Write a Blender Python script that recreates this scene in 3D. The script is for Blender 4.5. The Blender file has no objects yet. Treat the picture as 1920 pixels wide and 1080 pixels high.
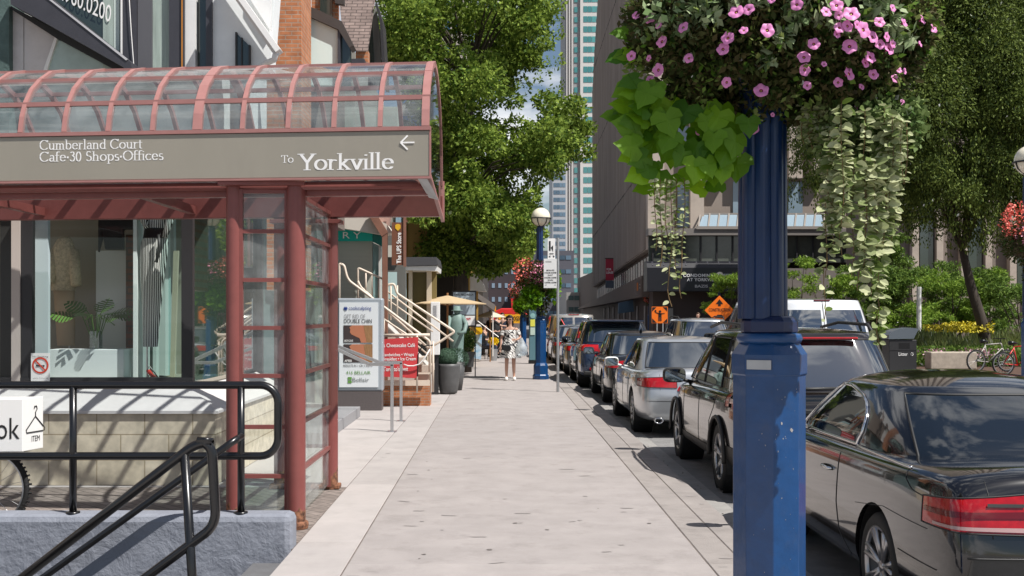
import bpy, bmesh, math, random
from mathutils import Vector, Matrix, noise
from mathutils.bvhtree import BVHTree
R = math.radians; PI = math.pi
random.seed(7)
scene = bpy.context.scene
COL = scene.collection
# ---------------------------------------------------------------- camera
F = 2100.0; CX = 935.0; CY = 588.0; EYE = 1.72          # lens in pixels of the 1920 px frame, vanishing point, eye height
cd = bpy.data.cameras.new("camera"); cam = bpy.data.objects.new("camera", cd); COL.objects.link(cam)
cd.sensor_width = 36; cd.lens = F / 1920 * 36
cd.shift_x = (960 - CX) / 1920; cd.shift_y = (CY - 540) / 1920
cd.clip_start = 0.1; cd.clip_end = 3000
cam.location = (0, 0, EYE); cam.rotation_euler = (R(90), 0, 0)
scene.camera = cam
# ---------------------------------------------------------------- sun, sky, exposure
SUN = Vector((0.56, -0.38, 1.0)).normalized()
w = bpy.data.worlds.new("World"); scene.world = w; w.use_nodes = True
nt = w.node_tree; bg = nt.nodes['Background']
sky = nt.nodes.new('ShaderNodeTexSky'); sky.sky_type = 'NISHITA'; sky.sun_disc = False
sky.sun_elevation = math.asin(SUN.z); sky.sun_rotation = math.atan2(SUN.x, SUN.y)
sky.air_density = 1.0; sky.dust_density = 0.6; sky.ozone_density = 1.2
tc = nt.nodes.new('ShaderNodeTexCoord')
mp = nt.nodes.new('ShaderNodeMapping'); mp.inputs['Scale'].default_value = (1, 1, 2.6)
nz = nt.nodes.new('ShaderNodeTexNoise'); nz.inputs['Scale'].default_value = 3.6; nz.inputs['Detail'].default_value = 9; nz.inputs['Roughness'].default_value = 0.58
cr = nt.nodes.new('ShaderNodeValToRGB'); cr.color_ramp.elements[0].position = 0.50; cr.color_ramp.elements[1].position = 0.62
mx = nt.nodes.new('ShaderNodeMixRGB'); mx.inputs[2].default_value = (12.0, 12.2, 12.6, 1)
L = nt.links.new
L(tc.outputs['Generated'], mp.inputs[0]); L(mp.outputs[0], nz.inputs['Vector']); L(nz.outputs[0], cr.inputs[0])
L(cr.outputs[0], mx.inputs[0]); L(sky.outputs[0], mx.inputs[1]); L(mx.outputs[0], bg.inputs[0])
bg.inputs[1].default_value = 0.06
sd = bpy.data.lights.new("sun", 'SUN'); sun = bpy.data.objects.new("sun", sd); COL.objects.link(sun)
sd.energy = 4.9; sd.angle = R(0.53); sd.color = (1.0, 0.96, 0.91)
sun.rotation_euler = SUN.to_track_quat('Z', 'Y').to_euler()
scene.view_settings.view_transform = 'Standard'; scene.view_settings.look = 'None'
scene.view_settings.gamma = 1; scene.view_settings.exposure = 0.42
scene.cycles.max_bounces = 8; scene.cycles.transparent_max_bounces = 16
scene.cycles.caustics_reflective = False; scene.cycles.caustics_refractive = False
# ---------------------------------------------------------------- helpers
def P(px, py, Y):
    s = F / Y
    return Vector(((px - CX) / s, Y, EYE - (py - CY) / s))
def XX(px, Y): return (px - CX) * Y / F
def ZZ(py, Y): return EYE - (py - CY) * Y / F
def wloc(o):
    v = Vector((0, 0, 0))
    while o is not None: v += o.location; o = o.parent
    return v
def tag(o, label=None, cat=None, group=None, kind=None):
    if label: o['label'] = label
    if cat: o['category'] = cat
    if group: o['group'] = group
    if kind: o['kind'] = kind
    return o
def thing(name, label, cat, loc=(0, 0, 0), group=None, rz=0):
    o = bpy.data.objects.new(name, None); COL.objects.link(o)
    o.location = loc; o.rotation_euler = (0, 0, rz); o.empty_display_size = 0.2
    return tag(o, label, cat, group)
class MB:
    def __init__(s): s.v = []; s.f = []; s.m = []; s.mi = 0; s.sm = []; s.smooth = False
    def add(s, vs, fs):
        b = len(s.v); s.v.extend([tuple(x) for x in vs])
        for f in fs: s.f.append(tuple(b + i for i in f)); s.m.append(s.mi); s.sm.append(s.smooth)
        return s
    def bx(s, x0, x1, y0, y1, z0, z1):
        return s.add([(x0, y0, z0), (x1, y0, z0), (x1, y1, z0), (x0, y1, z0), (x0, y0, z1), (x1, y0, z1), (x1, y1, z1), (x0, y1, z1)],
                     [(0, 3, 2, 1), (4, 5, 6, 7), (0, 1, 5, 4), (1, 2, 6, 5), (2, 3, 7, 6), (3, 0, 4, 7)])
    def bar(s, a, b, wx, wz):           # box beam between two points, wx horizontal width, wz the other
        a = Vector(a); b = Vector(b); d = (b - a).normalized()
        up = Vector((0, 0, 1)) if abs(d.z) < 0.95 else Vector((0, 1, 0))
        u = d.cross(up).normalized() * wx / 2; n = u.cross(d).normalized() * wz / 2
        return s.add([a - u - n, a + u - n, a + u + n, a - u + n, b - u - n, b + u - n, b + u + n, b - u + n],
                     [(3, 2, 1, 0), (4, 5, 6, 7), (0, 1, 5, 4), (1, 2, 6, 5), (2, 3, 7, 6), (3, 0, 4, 7)])
    def tube(s, pts, r, n=8, cap=True):
        pts = [Vector(p) for p in pts]; rr = r if isinstance(r, (list, tuple)) else [r] * len(pts)
        rings = []; prev = None
        for i, p in enumerate(pts):
            d = (pts[min(i + 1, len(pts) - 1)] - pts[max(i - 1, 0)]).normalized()
            if prev is None:
                a = Vector((0, 0, 1)) if abs(d.z) < 0.9 else Vector((1, 0, 0))
                u = d.cross(a).normalized()
            else: u = (prev - d * prev.dot(d)).normalized()
            prev = u; v = d.cross(u)
            rings.append([p + (u * math.cos(2 * PI * k / n) + v * math.sin(2 * PI * k / n)) * rr[i] for k in range(n)])
        vs = [q for ring in rings for q in ring]; fs = []
        for i in range(len(pts) - 1):
            for k in range(n):
                fs.append((i * n + k, i * n + (k + 1) % n, (i + 1) * n + (k + 1) % n, (i + 1) * n + k))
        if cap: fs.append(tuple(range(n - 1, -1, -1))); fs.append(tuple((len(pts) - 1) * n + k for k in range(n)))
        return s.add(vs, fs)
    def lathe(s, prof, c=(0, 0, 0), n=24, ax='z', ph=0.0):
        vs = []; fs = []
        for (r, h) in prof:
            for k in range(n):
                a = 2 * PI * k / n + ph; x = r * math.cos(a); y = r * math.sin(a)
                if ax == 'z': vs.append((c[0] + x, c[1] + y, c[2] + h))
                elif ax == 'x': vs.append((c[0] + h, c[1] + x, c[2] + y))
                else: vs.append((c[0] + x, c[1] + h, c[2] + y))
        for i in range(len(prof) - 1):
            for k in range(n): fs.append((i * n + k, i * n + (k + 1) % n, (i + 1) * n + (k + 1) % n, (i + 1) * n + k))
        return s.add(vs, fs)
    def sphere(s, c, r, nu=20, nv=12, sz=1.0, z0=-1.0, z1=1.0):
        prof = []
        a0 = math.asin(z0); a1 = math.asin(z1)
        for i in range(nv + 1):
            a = a0 + (a1 - a0) * i / nv; prof.append((max(1e-4, r * math.cos(a)), r * sz * math.sin(a)))
        return s.lathe(prof, c, nu)
    def prism(s, pts, d):               # closed polygon of 3D points extruded by vector d
        pts = [Vector(p) for p in pts]; d = Vector(d); n = len(pts)
        return s.add(pts + [p + d for p in pts], [tuple(range(n)), tuple(range(2 * n - 1, n - 1, -1))] +
                     [(i, i + n, (i + 1) % n + n, (i + 1) % n) for i in range(n)])
    def pp(s, px, Y, t=0.06):           # outline seen from the street, placed at its distance Y with thickness t going back
        return s.prism([P(x, y, Y) for x, y in px], (0, t, 0))
    def quad(s, a, b, c, d): return s.add([a, b, c, d], [(0, 1, 2, 3)])
    def build(s, name, mat, parent=None, smooth=None, bevel=0.0, sub=0, auto=None):
        me = bpy.data.meshes.new(name)
        off = wloc(parent) if parent is not None else Vector((0, 0, 0))
        vs = [(x - off.x, y - off.y, z - off.z) for x, y, z in s.v] if off.length else s.v
        me.from_pydata(vs, [], s.f)
        mats = mat if isinstance(mat, (list, tuple)) else [mat]
        for m in mats: me.materials.append(m)
        me.polygons.foreach_set('material_index', s.m)
        sm = s.sm if smooth is None else [smooth] * len(s.f)
        me.polygons.foreach_set('use_smooth', sm)
        me.update()
        o = bpy.data.objects.new(name, me); COL.objects.link(o)
        if parent is not None: o.parent = parent
        if bevel:
            b = o.modifiers.new('bevel', 'BEVEL'); b.width = bevel; b.segments = 2; b.limit_method = 'ANGLE'; b.angle_limit = R(35)
        if sub:
            b = o.modifiers.new('subd', 'SUBSURF'); b.levels = sub; b.render_levels = sub
        if smooth and auto:
            try: me.set_sharp_from_angle(angle=R(auto))
            except Exception: pass
        return o
def copy_tree(o, parent=None):
    c = o.copy(); COL.objects.link(c)
    if parent is not None: c.parent = parent
    for ch in list(o.children): copy_tree(ch, c)
    return c
def rot_pts(vs, c, a):
    ca, sa = math.cos(a), math.sin(a)
    return [(c[0] + (x - c[0]) * ca - (y - c[1]) * sa, c[1] + (x - c[0]) * sa + (y - c[1]) * ca, z) for x, y, z in vs]
# ---------------------------------------------------------------- materials
MATS = {}
def mat(name, col, rough=0.6, metal=0.0, var=0.0, vs=6.0, bump=0.0, bs=40.0, spec=0.5, col2=None, coat=0.0, ior=1.5, dirt=0.0, ds=1.5, dcol=(0.12, 0.10, 0.09), stretch=None, trans=0.0, island=None, emit=0.0, slabvar=0.0):
    if name in MATS: return MATS[name]
    m = bpy.data.materials.new(name); m.use_nodes = True; t = m.node_tree; N = t.nodes.new; K = t.links.new
    b = t.nodes['Principled BSDF']
    b.inputs['Roughness'].default_value = rough; b.inputs['Metallic'].default_value = metal
    b.inputs['Specular IOR Level'].default_value = spec; b.inputs['IOR'].default_value = ior
    b.inputs['Coat Weight'].default_value = coat; b.inputs['Coat Roughness'].default_value = 0.03
    c4 = tuple(col) + (1,); b.inputs['Base Color'].default_value = c4
    out = None; co = N('ShaderNodeTexCoord').outputs['Object']
    if stretch:
        q = N('ShaderNodeMapping'); q.inputs['Scale'].default_value = stretch; K(co, q.inputs[0]); co = q.outputs[0]
    if var or col2:
        n1 = N('ShaderNodeTexNoise'); n1.inputs['Scale'].default_value = vs; n1.inputs['Detail'].default_value = 6; n1.inputs['Roughness'].default_value = 0.65; K(co, n1.inputs['Vector'])
        r1 = N('ShaderNodeMapRange'); r1.inputs[1].default_value = 0.3; r1.inputs[2].default_value = 0.7; K(n1.outputs[0], r1.inputs[0])
        mm = N('ShaderNodeMixRGB')
        if col2: mm.inputs[1].default_value = c4; mm.inputs[2].default_value = tuple(col2) + (1,)
        else:
            mm.inputs[1].default_value = tuple(min(1, x * (1 + var)) for x in col) + (1,); mm.inputs[2].default_value = tuple(x * (1 - var) for x in col) + (1,)
        K(r1.outputs[0], mm.inputs[0]); out = mm.outputs[0]
    if island:
        g = N('ShaderNodeNewGeometry'); rp = N('ShaderNodeValToRGB'); K(g.outputs['Random Per Island'], rp.inputs[0])
        el = rp.color_ramp.elements
        for i, c in enumerate(island):
            p = i / (len(island) - 1)
            e = el[0] if i == 0 else (el[1] if i == len(island) - 1 else el.new(p))
            e.position = p; e.color = tuple(c) + (1,)
        out = rp.outputs[0]
    if dirt:
        n2 = N('ShaderNodeTexNoise'); n2.inputs['Scale'].default_value = ds; n2.inputs['Detail'].default_value = 8; n2.inputs['Roughness'].default_value = 0.7; K(co, n2.inputs['Vector'])
        r2 = N('ShaderNodeMapRange'); r2.inputs[1].default_value = 0.52; r2.inputs[2].default_value = 0.75; r2.inputs[4].default_value = dirt; K(n2.outputs[0], r2.inputs[0])
        m2 = N('ShaderNodeMixRGB'); m2.inputs[2].default_value = tuple(dcol) + (1,); K(r2.outputs[0], m2.inputs[0])
        if out is not None: K(out, m2.inputs[1])
        else: m2.inputs[1].default_value = c4
        out = m2.outputs[0]
    if slabvar and out is not None:
        g = N('ShaderNodeNewGeometry'); mr = N('ShaderNodeMapRange'); mr.inputs[3].default_value = 1 - slabvar; mr.inputs[4].default_value = 1 + slabvar; K(g.outputs['Random Per Island'], mr.inputs[0])
        mu = N('ShaderNodeMixRGB'); mu.blend_type = 'MULTIPLY'; mu.inputs[0].default_value = 1; K(out, mu.inputs[1]); K(mr.outputs[0], mu.inputs[2]); out = mu.outputs[0]
    if out is not None: K(out, b.inputs['Base Color'])
    if bump:
        n3 = N('ShaderNodeTexNoise'); n3.inputs['Scale'].default_value = bs; n3.inputs['Detail'].default_value = 5; K(co, n3.inputs['Vector'])
        bp = N('ShaderNodeBump'); bp.inputs['Strength'].default_value = bump; bp.inputs['Distance'].default_value = 0.01
        K(n3.outputs[0], bp.inputs['Height']); K(bp.outputs[0], b.inputs['Normal'])
    if trans:
        tr = N('ShaderNodeBsdfTranslucent'); ms = N('ShaderNodeMixShader'); ms.inputs[0].default_value = trans
        if out is not None: K(out, tr.inputs[0])
        else: tr.inputs[0].default_value = c4
        K(b.outputs[0], ms.inputs[1]); K(tr.outputs[0], ms.inputs[2]); K(ms.outputs[0], t.nodes['Material Output'].inputs[0])
    if emit:
        b.inputs['Emission Color'].default_value = c4; b.inputs['Emission Strength'].default_value = emit
    MATS[name] = m; return m
def glass(name, tint=(0.85, 0.93, 0.92), refl=0.12, rough=0.02, frost=0.0):
    if name in MATS: return MATS[name]
    m = bpy.data.materials.new(name); m.use_nodes = True; t = m.node_tree; N = t.nodes.new; K = t.links.new
    for n in list(t.nodes):
        if n.type == 'BSDF_PRINCIPLED': t.nodes.remove(n)
    tr = N('ShaderNodeBsdfTransparent'); tr.inputs[0].default_value = tuple(tint) + (1,)
    gl = N('ShaderNodeBsdfGlossy'); gl.inputs['Roughness'].default_value = rough
    ge = N('ShaderNodeNewGeometry'); dt = N('ShaderNodeVectorMath'); dt.operation = 'DOT_PRODUCT'; K(ge.outputs['Incoming'], dt.inputs[0]); K(ge.outputs['Normal'], dt.inputs[1])
    def M_(op, a, b=None, cl=False):
        q = N('ShaderNodeMath'); q.operation = op; q.use_clamp = cl
        for i, x in enumerate((a, b)):
            if x is None: continue
            if isinstance(x, (int, float)): q.inputs[i].default_value = x
            else: K(x, q.inputs[i])
        return q.outputs[0]
    fr = M_('POWER', M_('SUBTRACT', 1.0, M_('ABSOLUTE', dt.outputs['Value'])), 5.0)      # Schlick, the same from both sides of a thin pane
    ad_ = M_('ADD', M_('MULTIPLY', fr, 0.9), 0.045 + refl, True)
    ms = N('ShaderNodeMixShader'); K(ad_, ms.inputs[0]); K(tr.outputs[0], ms.inputs[1]); K(gl.outputs[0], ms.inputs[2])
    o = ms.outputs[0]
    if frost:
        di = N('ShaderNodeBsdfDiffuse'); di.inputs[0].default_value = (0.75, 0.8, 0.8, 1)
        n1 = N('ShaderNodeTexNoise'); n1.inputs['Scale'].default_value = 5; n1.inputs['Detail'].default_value = 7
        K(N('ShaderNodeTexCoord').outputs['Object'], n1.inputs['Vector'])
        mr = N('ShaderNodeMapRange'); mr.inputs[1].default_value = 0.35; mr.inputs[2].default_value = 0.7; mr.inputs[3].default_value = frost * 0.3; mr.inputs[4].default_value = frost; K(n1.outputs[0], mr.inputs[0])
        m3 = N('ShaderNodeMixShader'); K(mr.outputs[0], m3.inputs[0]); K(o, m3.inputs[1]); K(di.outputs[0], m3.inputs[2]); o = m3.outputs[0]
    K(o, t.nodes['Material Output'].inputs[0])
    MATS[name] = m; return m
def brickmat(name, c1, c2, mortar, sx=1.0, bw=0.22, bh=0.075, rot=(R(90), 0, 0), rough=0.85, ms=0.012, bump=0.4):
    if name in MATS: return MATS[name]
    m = bpy.data.materials.new(name); m.use_nodes = True; t = m.node_tree; N = t.nodes.new; K = t.links.new
    b = t.nodes['Principled BSDF']; b.inputs['Roughness'].default_value = rough
    tcn = N('ShaderNodeTexCoord'); q = N('ShaderNodeMapping'); q.inputs['Rotation'].default_value = rot; K(tcn.outputs['Object'], q.inputs[0])
    br = N('ShaderNodeTexBrick'); br.inputs['Scale'].default_value = 1.0; br.inputs['Color1'].default_value = tuple(c1) + (1,); br.inputs['Color2'].default_value = tuple(c2) + (1,); br.inputs['Mortar'].default_value = tuple(mortar) + (1,)
    br.inputs['Mortar Size'].default_value = ms; br.inputs['Brick Width'].default_value = bw; br.inputs['Row Height'].default_value = bh; br.inputs['Bias'].default_value = 0.0
    K(q.outputs[0], br.inputs['Vector'])
    n1 = N('ShaderNodeTexNoise'); n1.inputs['Scale'].default_value = 9; n1.inputs['Detail'].default_value = 8; K(tcn.outputs['Object'], n1.inputs['Vector'])
    mr = N('ShaderNodeMapRange'); mr.inputs[1].default_value = 0.3; mr.inputs[2].default_value = 0.7; mr.inputs[3].default_value = 0.72; mr.inputs[4].default_value = 1.12; K(n1.outputs[0], mr.inputs[0])
    mu = N('ShaderNodeMixRGB'); mu.blend_type = 'MULTIPLY'; mu.inputs[0].default_value = 1; K(br.outputs[0], mu.inputs[1]); K(mr.outputs[0], mu.inputs[2]); K(mu.outputs[0], b.inputs['Base Color'])
    bp = N('ShaderNodeBump'); bp.inputs['Strength'].default_value = bump; bp.inputs['Distance'].default_value = 0.008; bp.invert = True
    K(br.outputs['Fac'], bp.inputs['Height']); K(bp.outputs[0], b.inputs['Normal'])
    MATS[name] = m; return m
CONC = mat('sidewalk_concrete', (0.335, 0.305, 0.292), 0.88, var=0.10, vs=2.3, bump=0.5, bs=160, dirt=0.75, ds=2.6, dcol=(0.235, 0.212, 0.20), slabvar=.05)
CONC2 = mat('pale_concrete', (0.385, 0.355, 0.34), 0.85, var=0.09, vs=2.0, bump=0.25, bs=120, dirt=0.4, ds=2.1, dcol=(0.25, 0.23, 0.215), slabvar=.06)
KERBM = mat('kerb_concrete', (0.29, 0.262, 0.245), 0.85, var=0.14, vs=2.5, bump=0.35, bs=90, dirt=0.6, ds=3, dcol=(0.17, 0.15, 0.14), slabvar=.09)
JOINT = mat('joint_dirt', (0.15, 0.125, 0.11), 0.95, var=.4, vs=3)
ASPH = mat('asphalt', (0.21, 0.205, 0.20), 0.9, var=0.22, vs=3, bump=0.6, bs=220, dirt=0.4, ds=5, dcol=(0.10, 0.10, 0.10))
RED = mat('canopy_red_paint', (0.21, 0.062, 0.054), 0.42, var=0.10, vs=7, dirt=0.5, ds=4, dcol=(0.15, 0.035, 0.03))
PINK = mat('pale_red_paint', (0.36, 0.17, 0.155), 0.5, var=0.08, vs=9, dirt=0.25, ds=6, dcol=(0.30, 0.12, 0.10))  # paler, pinker red for ribs, mullions and trims
BEIGE = mat('sign_beige', (0.30, 0.275, 0.225), 0.42, var=0.06, vs=1.2, dirt=0.15, ds=2, dcol=(0.16, 0.14, 0.12), stretch=(1, 1, 0.35))
WHITE = mat('white_paint', (0.80, 0.79, 0.77), 0.45)
WHITEW = mat('white_wall', (0.72, 0.72, 0.71), 0.6, var=0.06, vs=3, dirt=0.2, ds=2, dcol=(0.4, 0.4, 0.38))
BLACK = mat('black_paint', (0.008, 0.008, 0.009), 0.3, spec=0.5)
DARK = mat('dark_frame', (0.025, 0.024, 0.026), 0.5)
DBROWN = mat('dark_brown', (0.055, 0.045, 0.04), 0.6, var=0.1)
STEEL = mat('steel', (0.55, 0.55, 0.56), 0.32, metal=0.9)
GALV = mat('galvanised', (0.42, 0.43, 0.44), 0.45, metal=0.7, var=0.1)
CREAM = mat('cream_paint', (0.66, 0.56, 0.46), 0.5, var=0.05, dirt=0.3, ds=9, dcol=(0.25, 0.14, 0.08))
BLUE = mat('lamp_blue_paint', (0.006, 0.052, 0.165), 0.3, var=0.15, vs=9, dirt=0.30, ds=14, dcol=(0.05, 0.07, 0.12), coat=0.15, bump=.12, bs=35)
NAVY = mat('lamp_navy_paint', (0.010, 0.020, 0.07), 0.28, var=0.1)
GLS = glass('clear_glass', (0.86, 0.93, 0.92), 0.06)
GLSD = glass('dirty_glass', (0.86, 0.93, 0.90), 0.05, frost=0.22)
WIN = mat('dark_window_glass', (0.03, 0.045, 0.05), 0.05, spec=0.9, ior=1.7)
def text(body, mb_mat, origin, ux, uz, height, width=None, parent=None, name='lettering', align='l', thick=0.0, bold=0.0, space=1.0):
    """flat letters as real mesh: origin = lower left, ux = reading direction, uz = up"""
    cu = bpy.data.curves.new('t', 'FONT'); cu.body = body; cu.size = 1; cu.offset = bold; cu.space_character = space; cu.resolution_u = 3
    o = bpy.data.objects.new('t', cu); COL.objects.link(o)
    dg = bpy.context.evaluated_depsgraph_get(); dg.update()
    me = bpy.data.meshes.new_from_object(o.evaluated_get(dg)); bpy.data.objects.remove(o); bpy.data.curves.remove(cu)
    xs = [v.co.x for v in me.vertices]; ys = [v.co.y for v in me.vertices]
    if not xs: return None
    x0, x1 = min(xs), max(xs); cap = 0.7
    sy = height / cap; sx = sy if width is None else width / (x1 - x0)
    ux = Vector(ux).normalized(); uz = Vector(uz).normalized(); off = wloc(parent) if parent is not None else Vector((0, 0, 0))
    sh = -(x1 - x0) * sx / 2 if align == 'c' else 0
    for v in me.vertices:
        v.co = Vector(origin) + ux * ((v.co.x - x0) * sx + sh) + uz * (v.co.y * sy) - off
    me.materials.clear(); me.materials.append(mb_mat); me.name = name
    ob = bpy.data.objects.new(name, me); COL.objects.link(ob)
    if parent is not None: ob.parent = parent
    return ob
# ================================================================ the setting
def struct(mb, name, m, **k): return tag(mb.build(name, m, **k), kind='structure')
ROADZ = -0.14
g = MB(); g.quad((-900, -200, -2.5), (-8, -200, -2.5), (-8, 8.2, -2.5), (-900, 8.2, -2.5)); 
b = MB(); b.quad((-900, 8.3, -.16), (900, 8.3, -.16), (900, 1500, -.16), (-900, 1500, -.16)).quad((-1.45, -200, -.16), (900, -200, -.16), (900, 8.3, -.16), (-1.45, 8.3, -.16)).quad((-900, -200, -.16), (-6, -200, -.16), (-6, 8.3, -.16), (-900, 8.3, -.16))
struct(b, 'ground', ASPH)
b = MB(); b.quad((1.90, -30, ROADZ), (8.5, -30, ROADZ), (8.5, 400, ROADZ), (1.90, 400, ROADZ)); struct(b, 'road', ASPH)
b = MB()
for k in range(60): b.bx(1.912, 2.22, -10 + k * 2.85, -10 + k * 2.85 + 2.838, ROADZ - .02, ROADZ + .006)
struct(b, 'gutter', mat('gutter_concrete', (0.28, 0.27, 0.255), 0.9, var=0.15, vs=4, bump=0.4, bs=90, dirt=0.5, ds=3, dcol=(0.2, 0.19, 0.18)))
b = MB(); b.bx(-1.5, 1.905, -12, 250, -.155, -.006); b.bx(-9, -1.5, 8.2, 250, -.155, -.006); struct(b, 'pavement_bed', JOINT)
def slabs(name, x0, x1, y0, y1, step, m, gap=.007, ph=0.0, z=0.0, rag=0):
    b = MB(); y = y0 + ph
    ys = [y0]
    while y < y1:
        if y > y0 + .1: ys.append(y)
        y += step
    ys.append(y1)
    for a, c in zip(ys, ys[1:]):
        j = random.uniform(-.0015, .0015)
        b.bx(x0, x1, a + gap / 2, c - gap / 2, z - .07, z + j)
    o = struct(b, name, m); md = o.modifiers.new('bevel', 'BEVEL'); md.width = .004; md.segments = 1
slabs('sidewalk', -1.035, 1.437, -12, 250, 5.7, CONC, ph=8.3, gap=.004)
slabs('kerb_strip', 1.446, 1.684, -12, 250, 5.7, KERBM, ph=8.3)
slabs('kerb', 1.692, 1.910, -12, 250, 5.7, KERBM, ph=8.3)
slabs('left_sidewalk', -1.505, -1.045, -12, 250, 2.85, CONC2, ph=.5)
slabs('left_pavement', -9, -1.512, 11.12, 250, 2.85, CONC2, ph=1.2)
PAVER = brickmat('paver_brick', (0.20, 0.165, 0.145), (0.27, 0.225, 0.20), (0.10, 0.085, 0.075), bw=0.21, bh=0.105, rot=(0, 0, R(45)), ms=0.006, bump=0.5)
b = MB(); b.bx(-9, -1.512, 8.43, 11.115, -.08, -.004); struct(b, 'paver_path', PAVER)
# gum spots and stains pressed flat on the walk
b = MB()
for i in range(40):
    x = random.uniform(-1.0, 1.4); y = 3.5 + 25 * random.random() ** 1.5; r = random.uniform(.006, .018)
    n = 9; b.add([(x + r * math.cos(2 * PI * k / n) * random.uniform(.8, 1.6), y + r * math.sin(2 * PI * k / n) * random.uniform(.7, 1.3), .0032) for k in range(n)], [tuple(range(n))])
tag(b.build('gum_spots', mat('gum', (0.16, 0.14, 0.13), 0.9)), 'small dark chewing gum spots trodden into the concrete walk', 'gum', kind='stuff')
b = MB()
for i in range(150):
    if i % 3 == 0: x = random.uniform(1.5, 1.88)
    else: x = random.uniform(-1.4, 1.4)
    y = 4.2 + 22 * random.random() ** 1.6; rx = random.uniform(.02, .10); ry = random.uniform(.01, .035); n = 11; a0 = random.uniform(-.5, .5)
    if min(abs(x - 1.44), abs(x + 1.04), abs(x - 1.69)) < rx + .02: continue
    pts = []
    for k in range(n):
        a = 2 * PI * k / n; q = random.uniform(.45, 1.2); u_, v_ = rx * q * math.cos(a), ry * q * math.sin(a); pts.append((x + u_ * math.cos(a0) - v_ * math.sin(a0), y + u_ * math.sin(a0) + v_ * math.cos(a0), .0024 + i * 1e-6))
    b.add(pts, [tuple(range(n))])
tag(b.build('walk_stains', mat('stain', (0.290, 0.264, 0.252), 0.9, var=.08, vs=20)), 'faint irregular stains and scuffs on the concrete walk', 'stains', kind='stuff')
b = MB()
for i in range(900):
    x = 1.93 + abs(random.gauss(0, .09)); y = 4 + 40 * random.random() ** 1.4; r = random.uniform(.004, .016); a = random.uniform(0, 6); z = ROADZ + .008
    b.add([(x + r * math.cos(a), y + r * math.sin(a), z), (x - r * .5 * math.sin(a), y + r * .5 * math.cos(a), z + r * .5), (x - r * math.cos(a), y - r * math.sin(a), z), (x + r * .5 * math.sin(a), y - r * .5 * math.cos(a), z + .001)], [(0, 1, 2, 3)])
tag(b.build('gutter_grit', mat('grit', (.1, .08, .06), .9, island=[(.05, .04, .03), (.16, .12, .08), (.30, .26, .2)])), 'dry leaves and grit gathered in the gutter', 'grit', kind='stuff')
# far side of the street
b = MB(); b.bx(8.51, 11.8, -20, 300, -.15, .0); struct(b, 'right_sidewalk', CONC2)
b = MB(); b.bx(11.82, 60, 2, 74, -.15, -.02); struct(b, 'planting_soil', mat('mulch', (0.085, 0.045, 0.03), 0.95, var=0.4, vs=9, bump=1.0, bs=60))
# ---------------------------------------------------------------- stairwell at the lower left
GREYW = mat('grey_stucco', (0.22, 0.235, 0.275), 0.8, var=0.07, vs=4, bump=0.0)
nt_ = GREYW.node_tree
_n = nt_.nodes.new('ShaderNodeTexNoise'); _n.inputs['Scale'].default_value = 7; _n.inputs['Detail'].default_value = 12; _n.inputs['Roughness'].default_value = 0.6; _n.inputs['Distortion'].default_value = 0.25
_b = nt_.nodes.new('ShaderNodeBump'); _b.inputs['Strength'].default_value = 0.85; _b.inputs['Distance'].default_value = 0.03
nt_.links.new(nt_.nodes.new('ShaderNodeTexCoord').outputs['Object'], _n.inputs['Vector']); nt_.links.new(_n.outputs[0], _b.inputs['Height']); nt_.links.new(_b.outputs[0], nt_.nodes['Principled BSDF'].inputs['Normal'])
b = MB(); b.bx(-6.2, -1.512, 8.17, 8.42, -2.6, .25)
tag(b.build('stairwell_wall', GREYW, bevel=.05), 'low blue-grey stucco wall along the sunken stairs, with rounded end', 'wall')
b = MB()
for k in range(14): b.bx(-1.79 - .28 * k, -1.512 - .28 * k, 5.6, 8.165, -3.2, -.10 - .17 * k)
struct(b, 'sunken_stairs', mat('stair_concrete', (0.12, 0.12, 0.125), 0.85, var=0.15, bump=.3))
b = MB(); b.bx(-1.508, -1.44, -12, 8.165, -3, -.10); struct(b, 'stair_side_wall', GREYW)
b = MB(); b.bx(-6.2, -1.51, 5.35, 5.6, -3, -.02); b.bx(-9, -6.2, -12, 8.42, -3, -.06); b.bx(-9, -1.51, -12, 5.35, -3, -.03); struct(b, 'near_pavement', CONC2)
PIPE = mat('black_pipe_paint', (0.006, 0.006, 0.007), 0.28, coat=.3)
t = thing('guard_rail', 'black pipe guard rail standing on top of the grey stucco wall', 'railing', (-2.3, 8.25, .25))
Yr = 8.25
def arc(c, r, a0, a1, u, v, n=7): return [Vector(c) + (Vector(u) * math.cos(a0 + (a1 - a0) * i / n) + Vector(v) * math.sin(a0 + (a1 - a0) * i / n)) * r for i in range(n + 1)]
ux = Vector((1, 0, 0)); uz = Vector((0, 0, 1))
xe = XX(521, Yr); zt = ZZ(722, Yr); zm = ZZ(855, Yr); rr = .13
loop = [Vector((-6, Yr, zt)), Vector((-3.5, Yr, zt))] + arc((xe - rr, Yr, zt - rr), rr, PI / 2, 0, ux, uz) + arc((xe - rr, Yr, zm + rr), rr, 0, -PI / 2, ux, uz) + [Vector((-3.5, Yr, zm)), Vector((-6, Yr, zm))]
b = MB(); b.tube(loop, .029, 12); b.build('rail_loop', PIPE, t, smooth=True)
for px in (137, 452, -180):
    b = MB(); b.tube([(XX(px, Yr), Yr, .25), (XX(px, Yr), Yr, zt)], .027, 12); b.lathe([(.05, 0), (.05, .012), (.027, .014)], (XX(px, Yr), Yr, .25), 16)
    b.build('post', PIPE, t, smooth=True)
t = thing('wall_handrail', 'black pipe handrail sloping down beside the stucco wall, fixed to the rail post', 'handrail', (-2.2, 8.08, 0))
b = MB(); pts = [P(452, 818, 8.2), P(440, 826, 8.07), P(425, 836, 8.05), P(85, 1080, 8.05), P(-60, 1184, 8.05)]; b.tube(pts, .026, 12); b.build('rail', PIPE, t, smooth=True)
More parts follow.
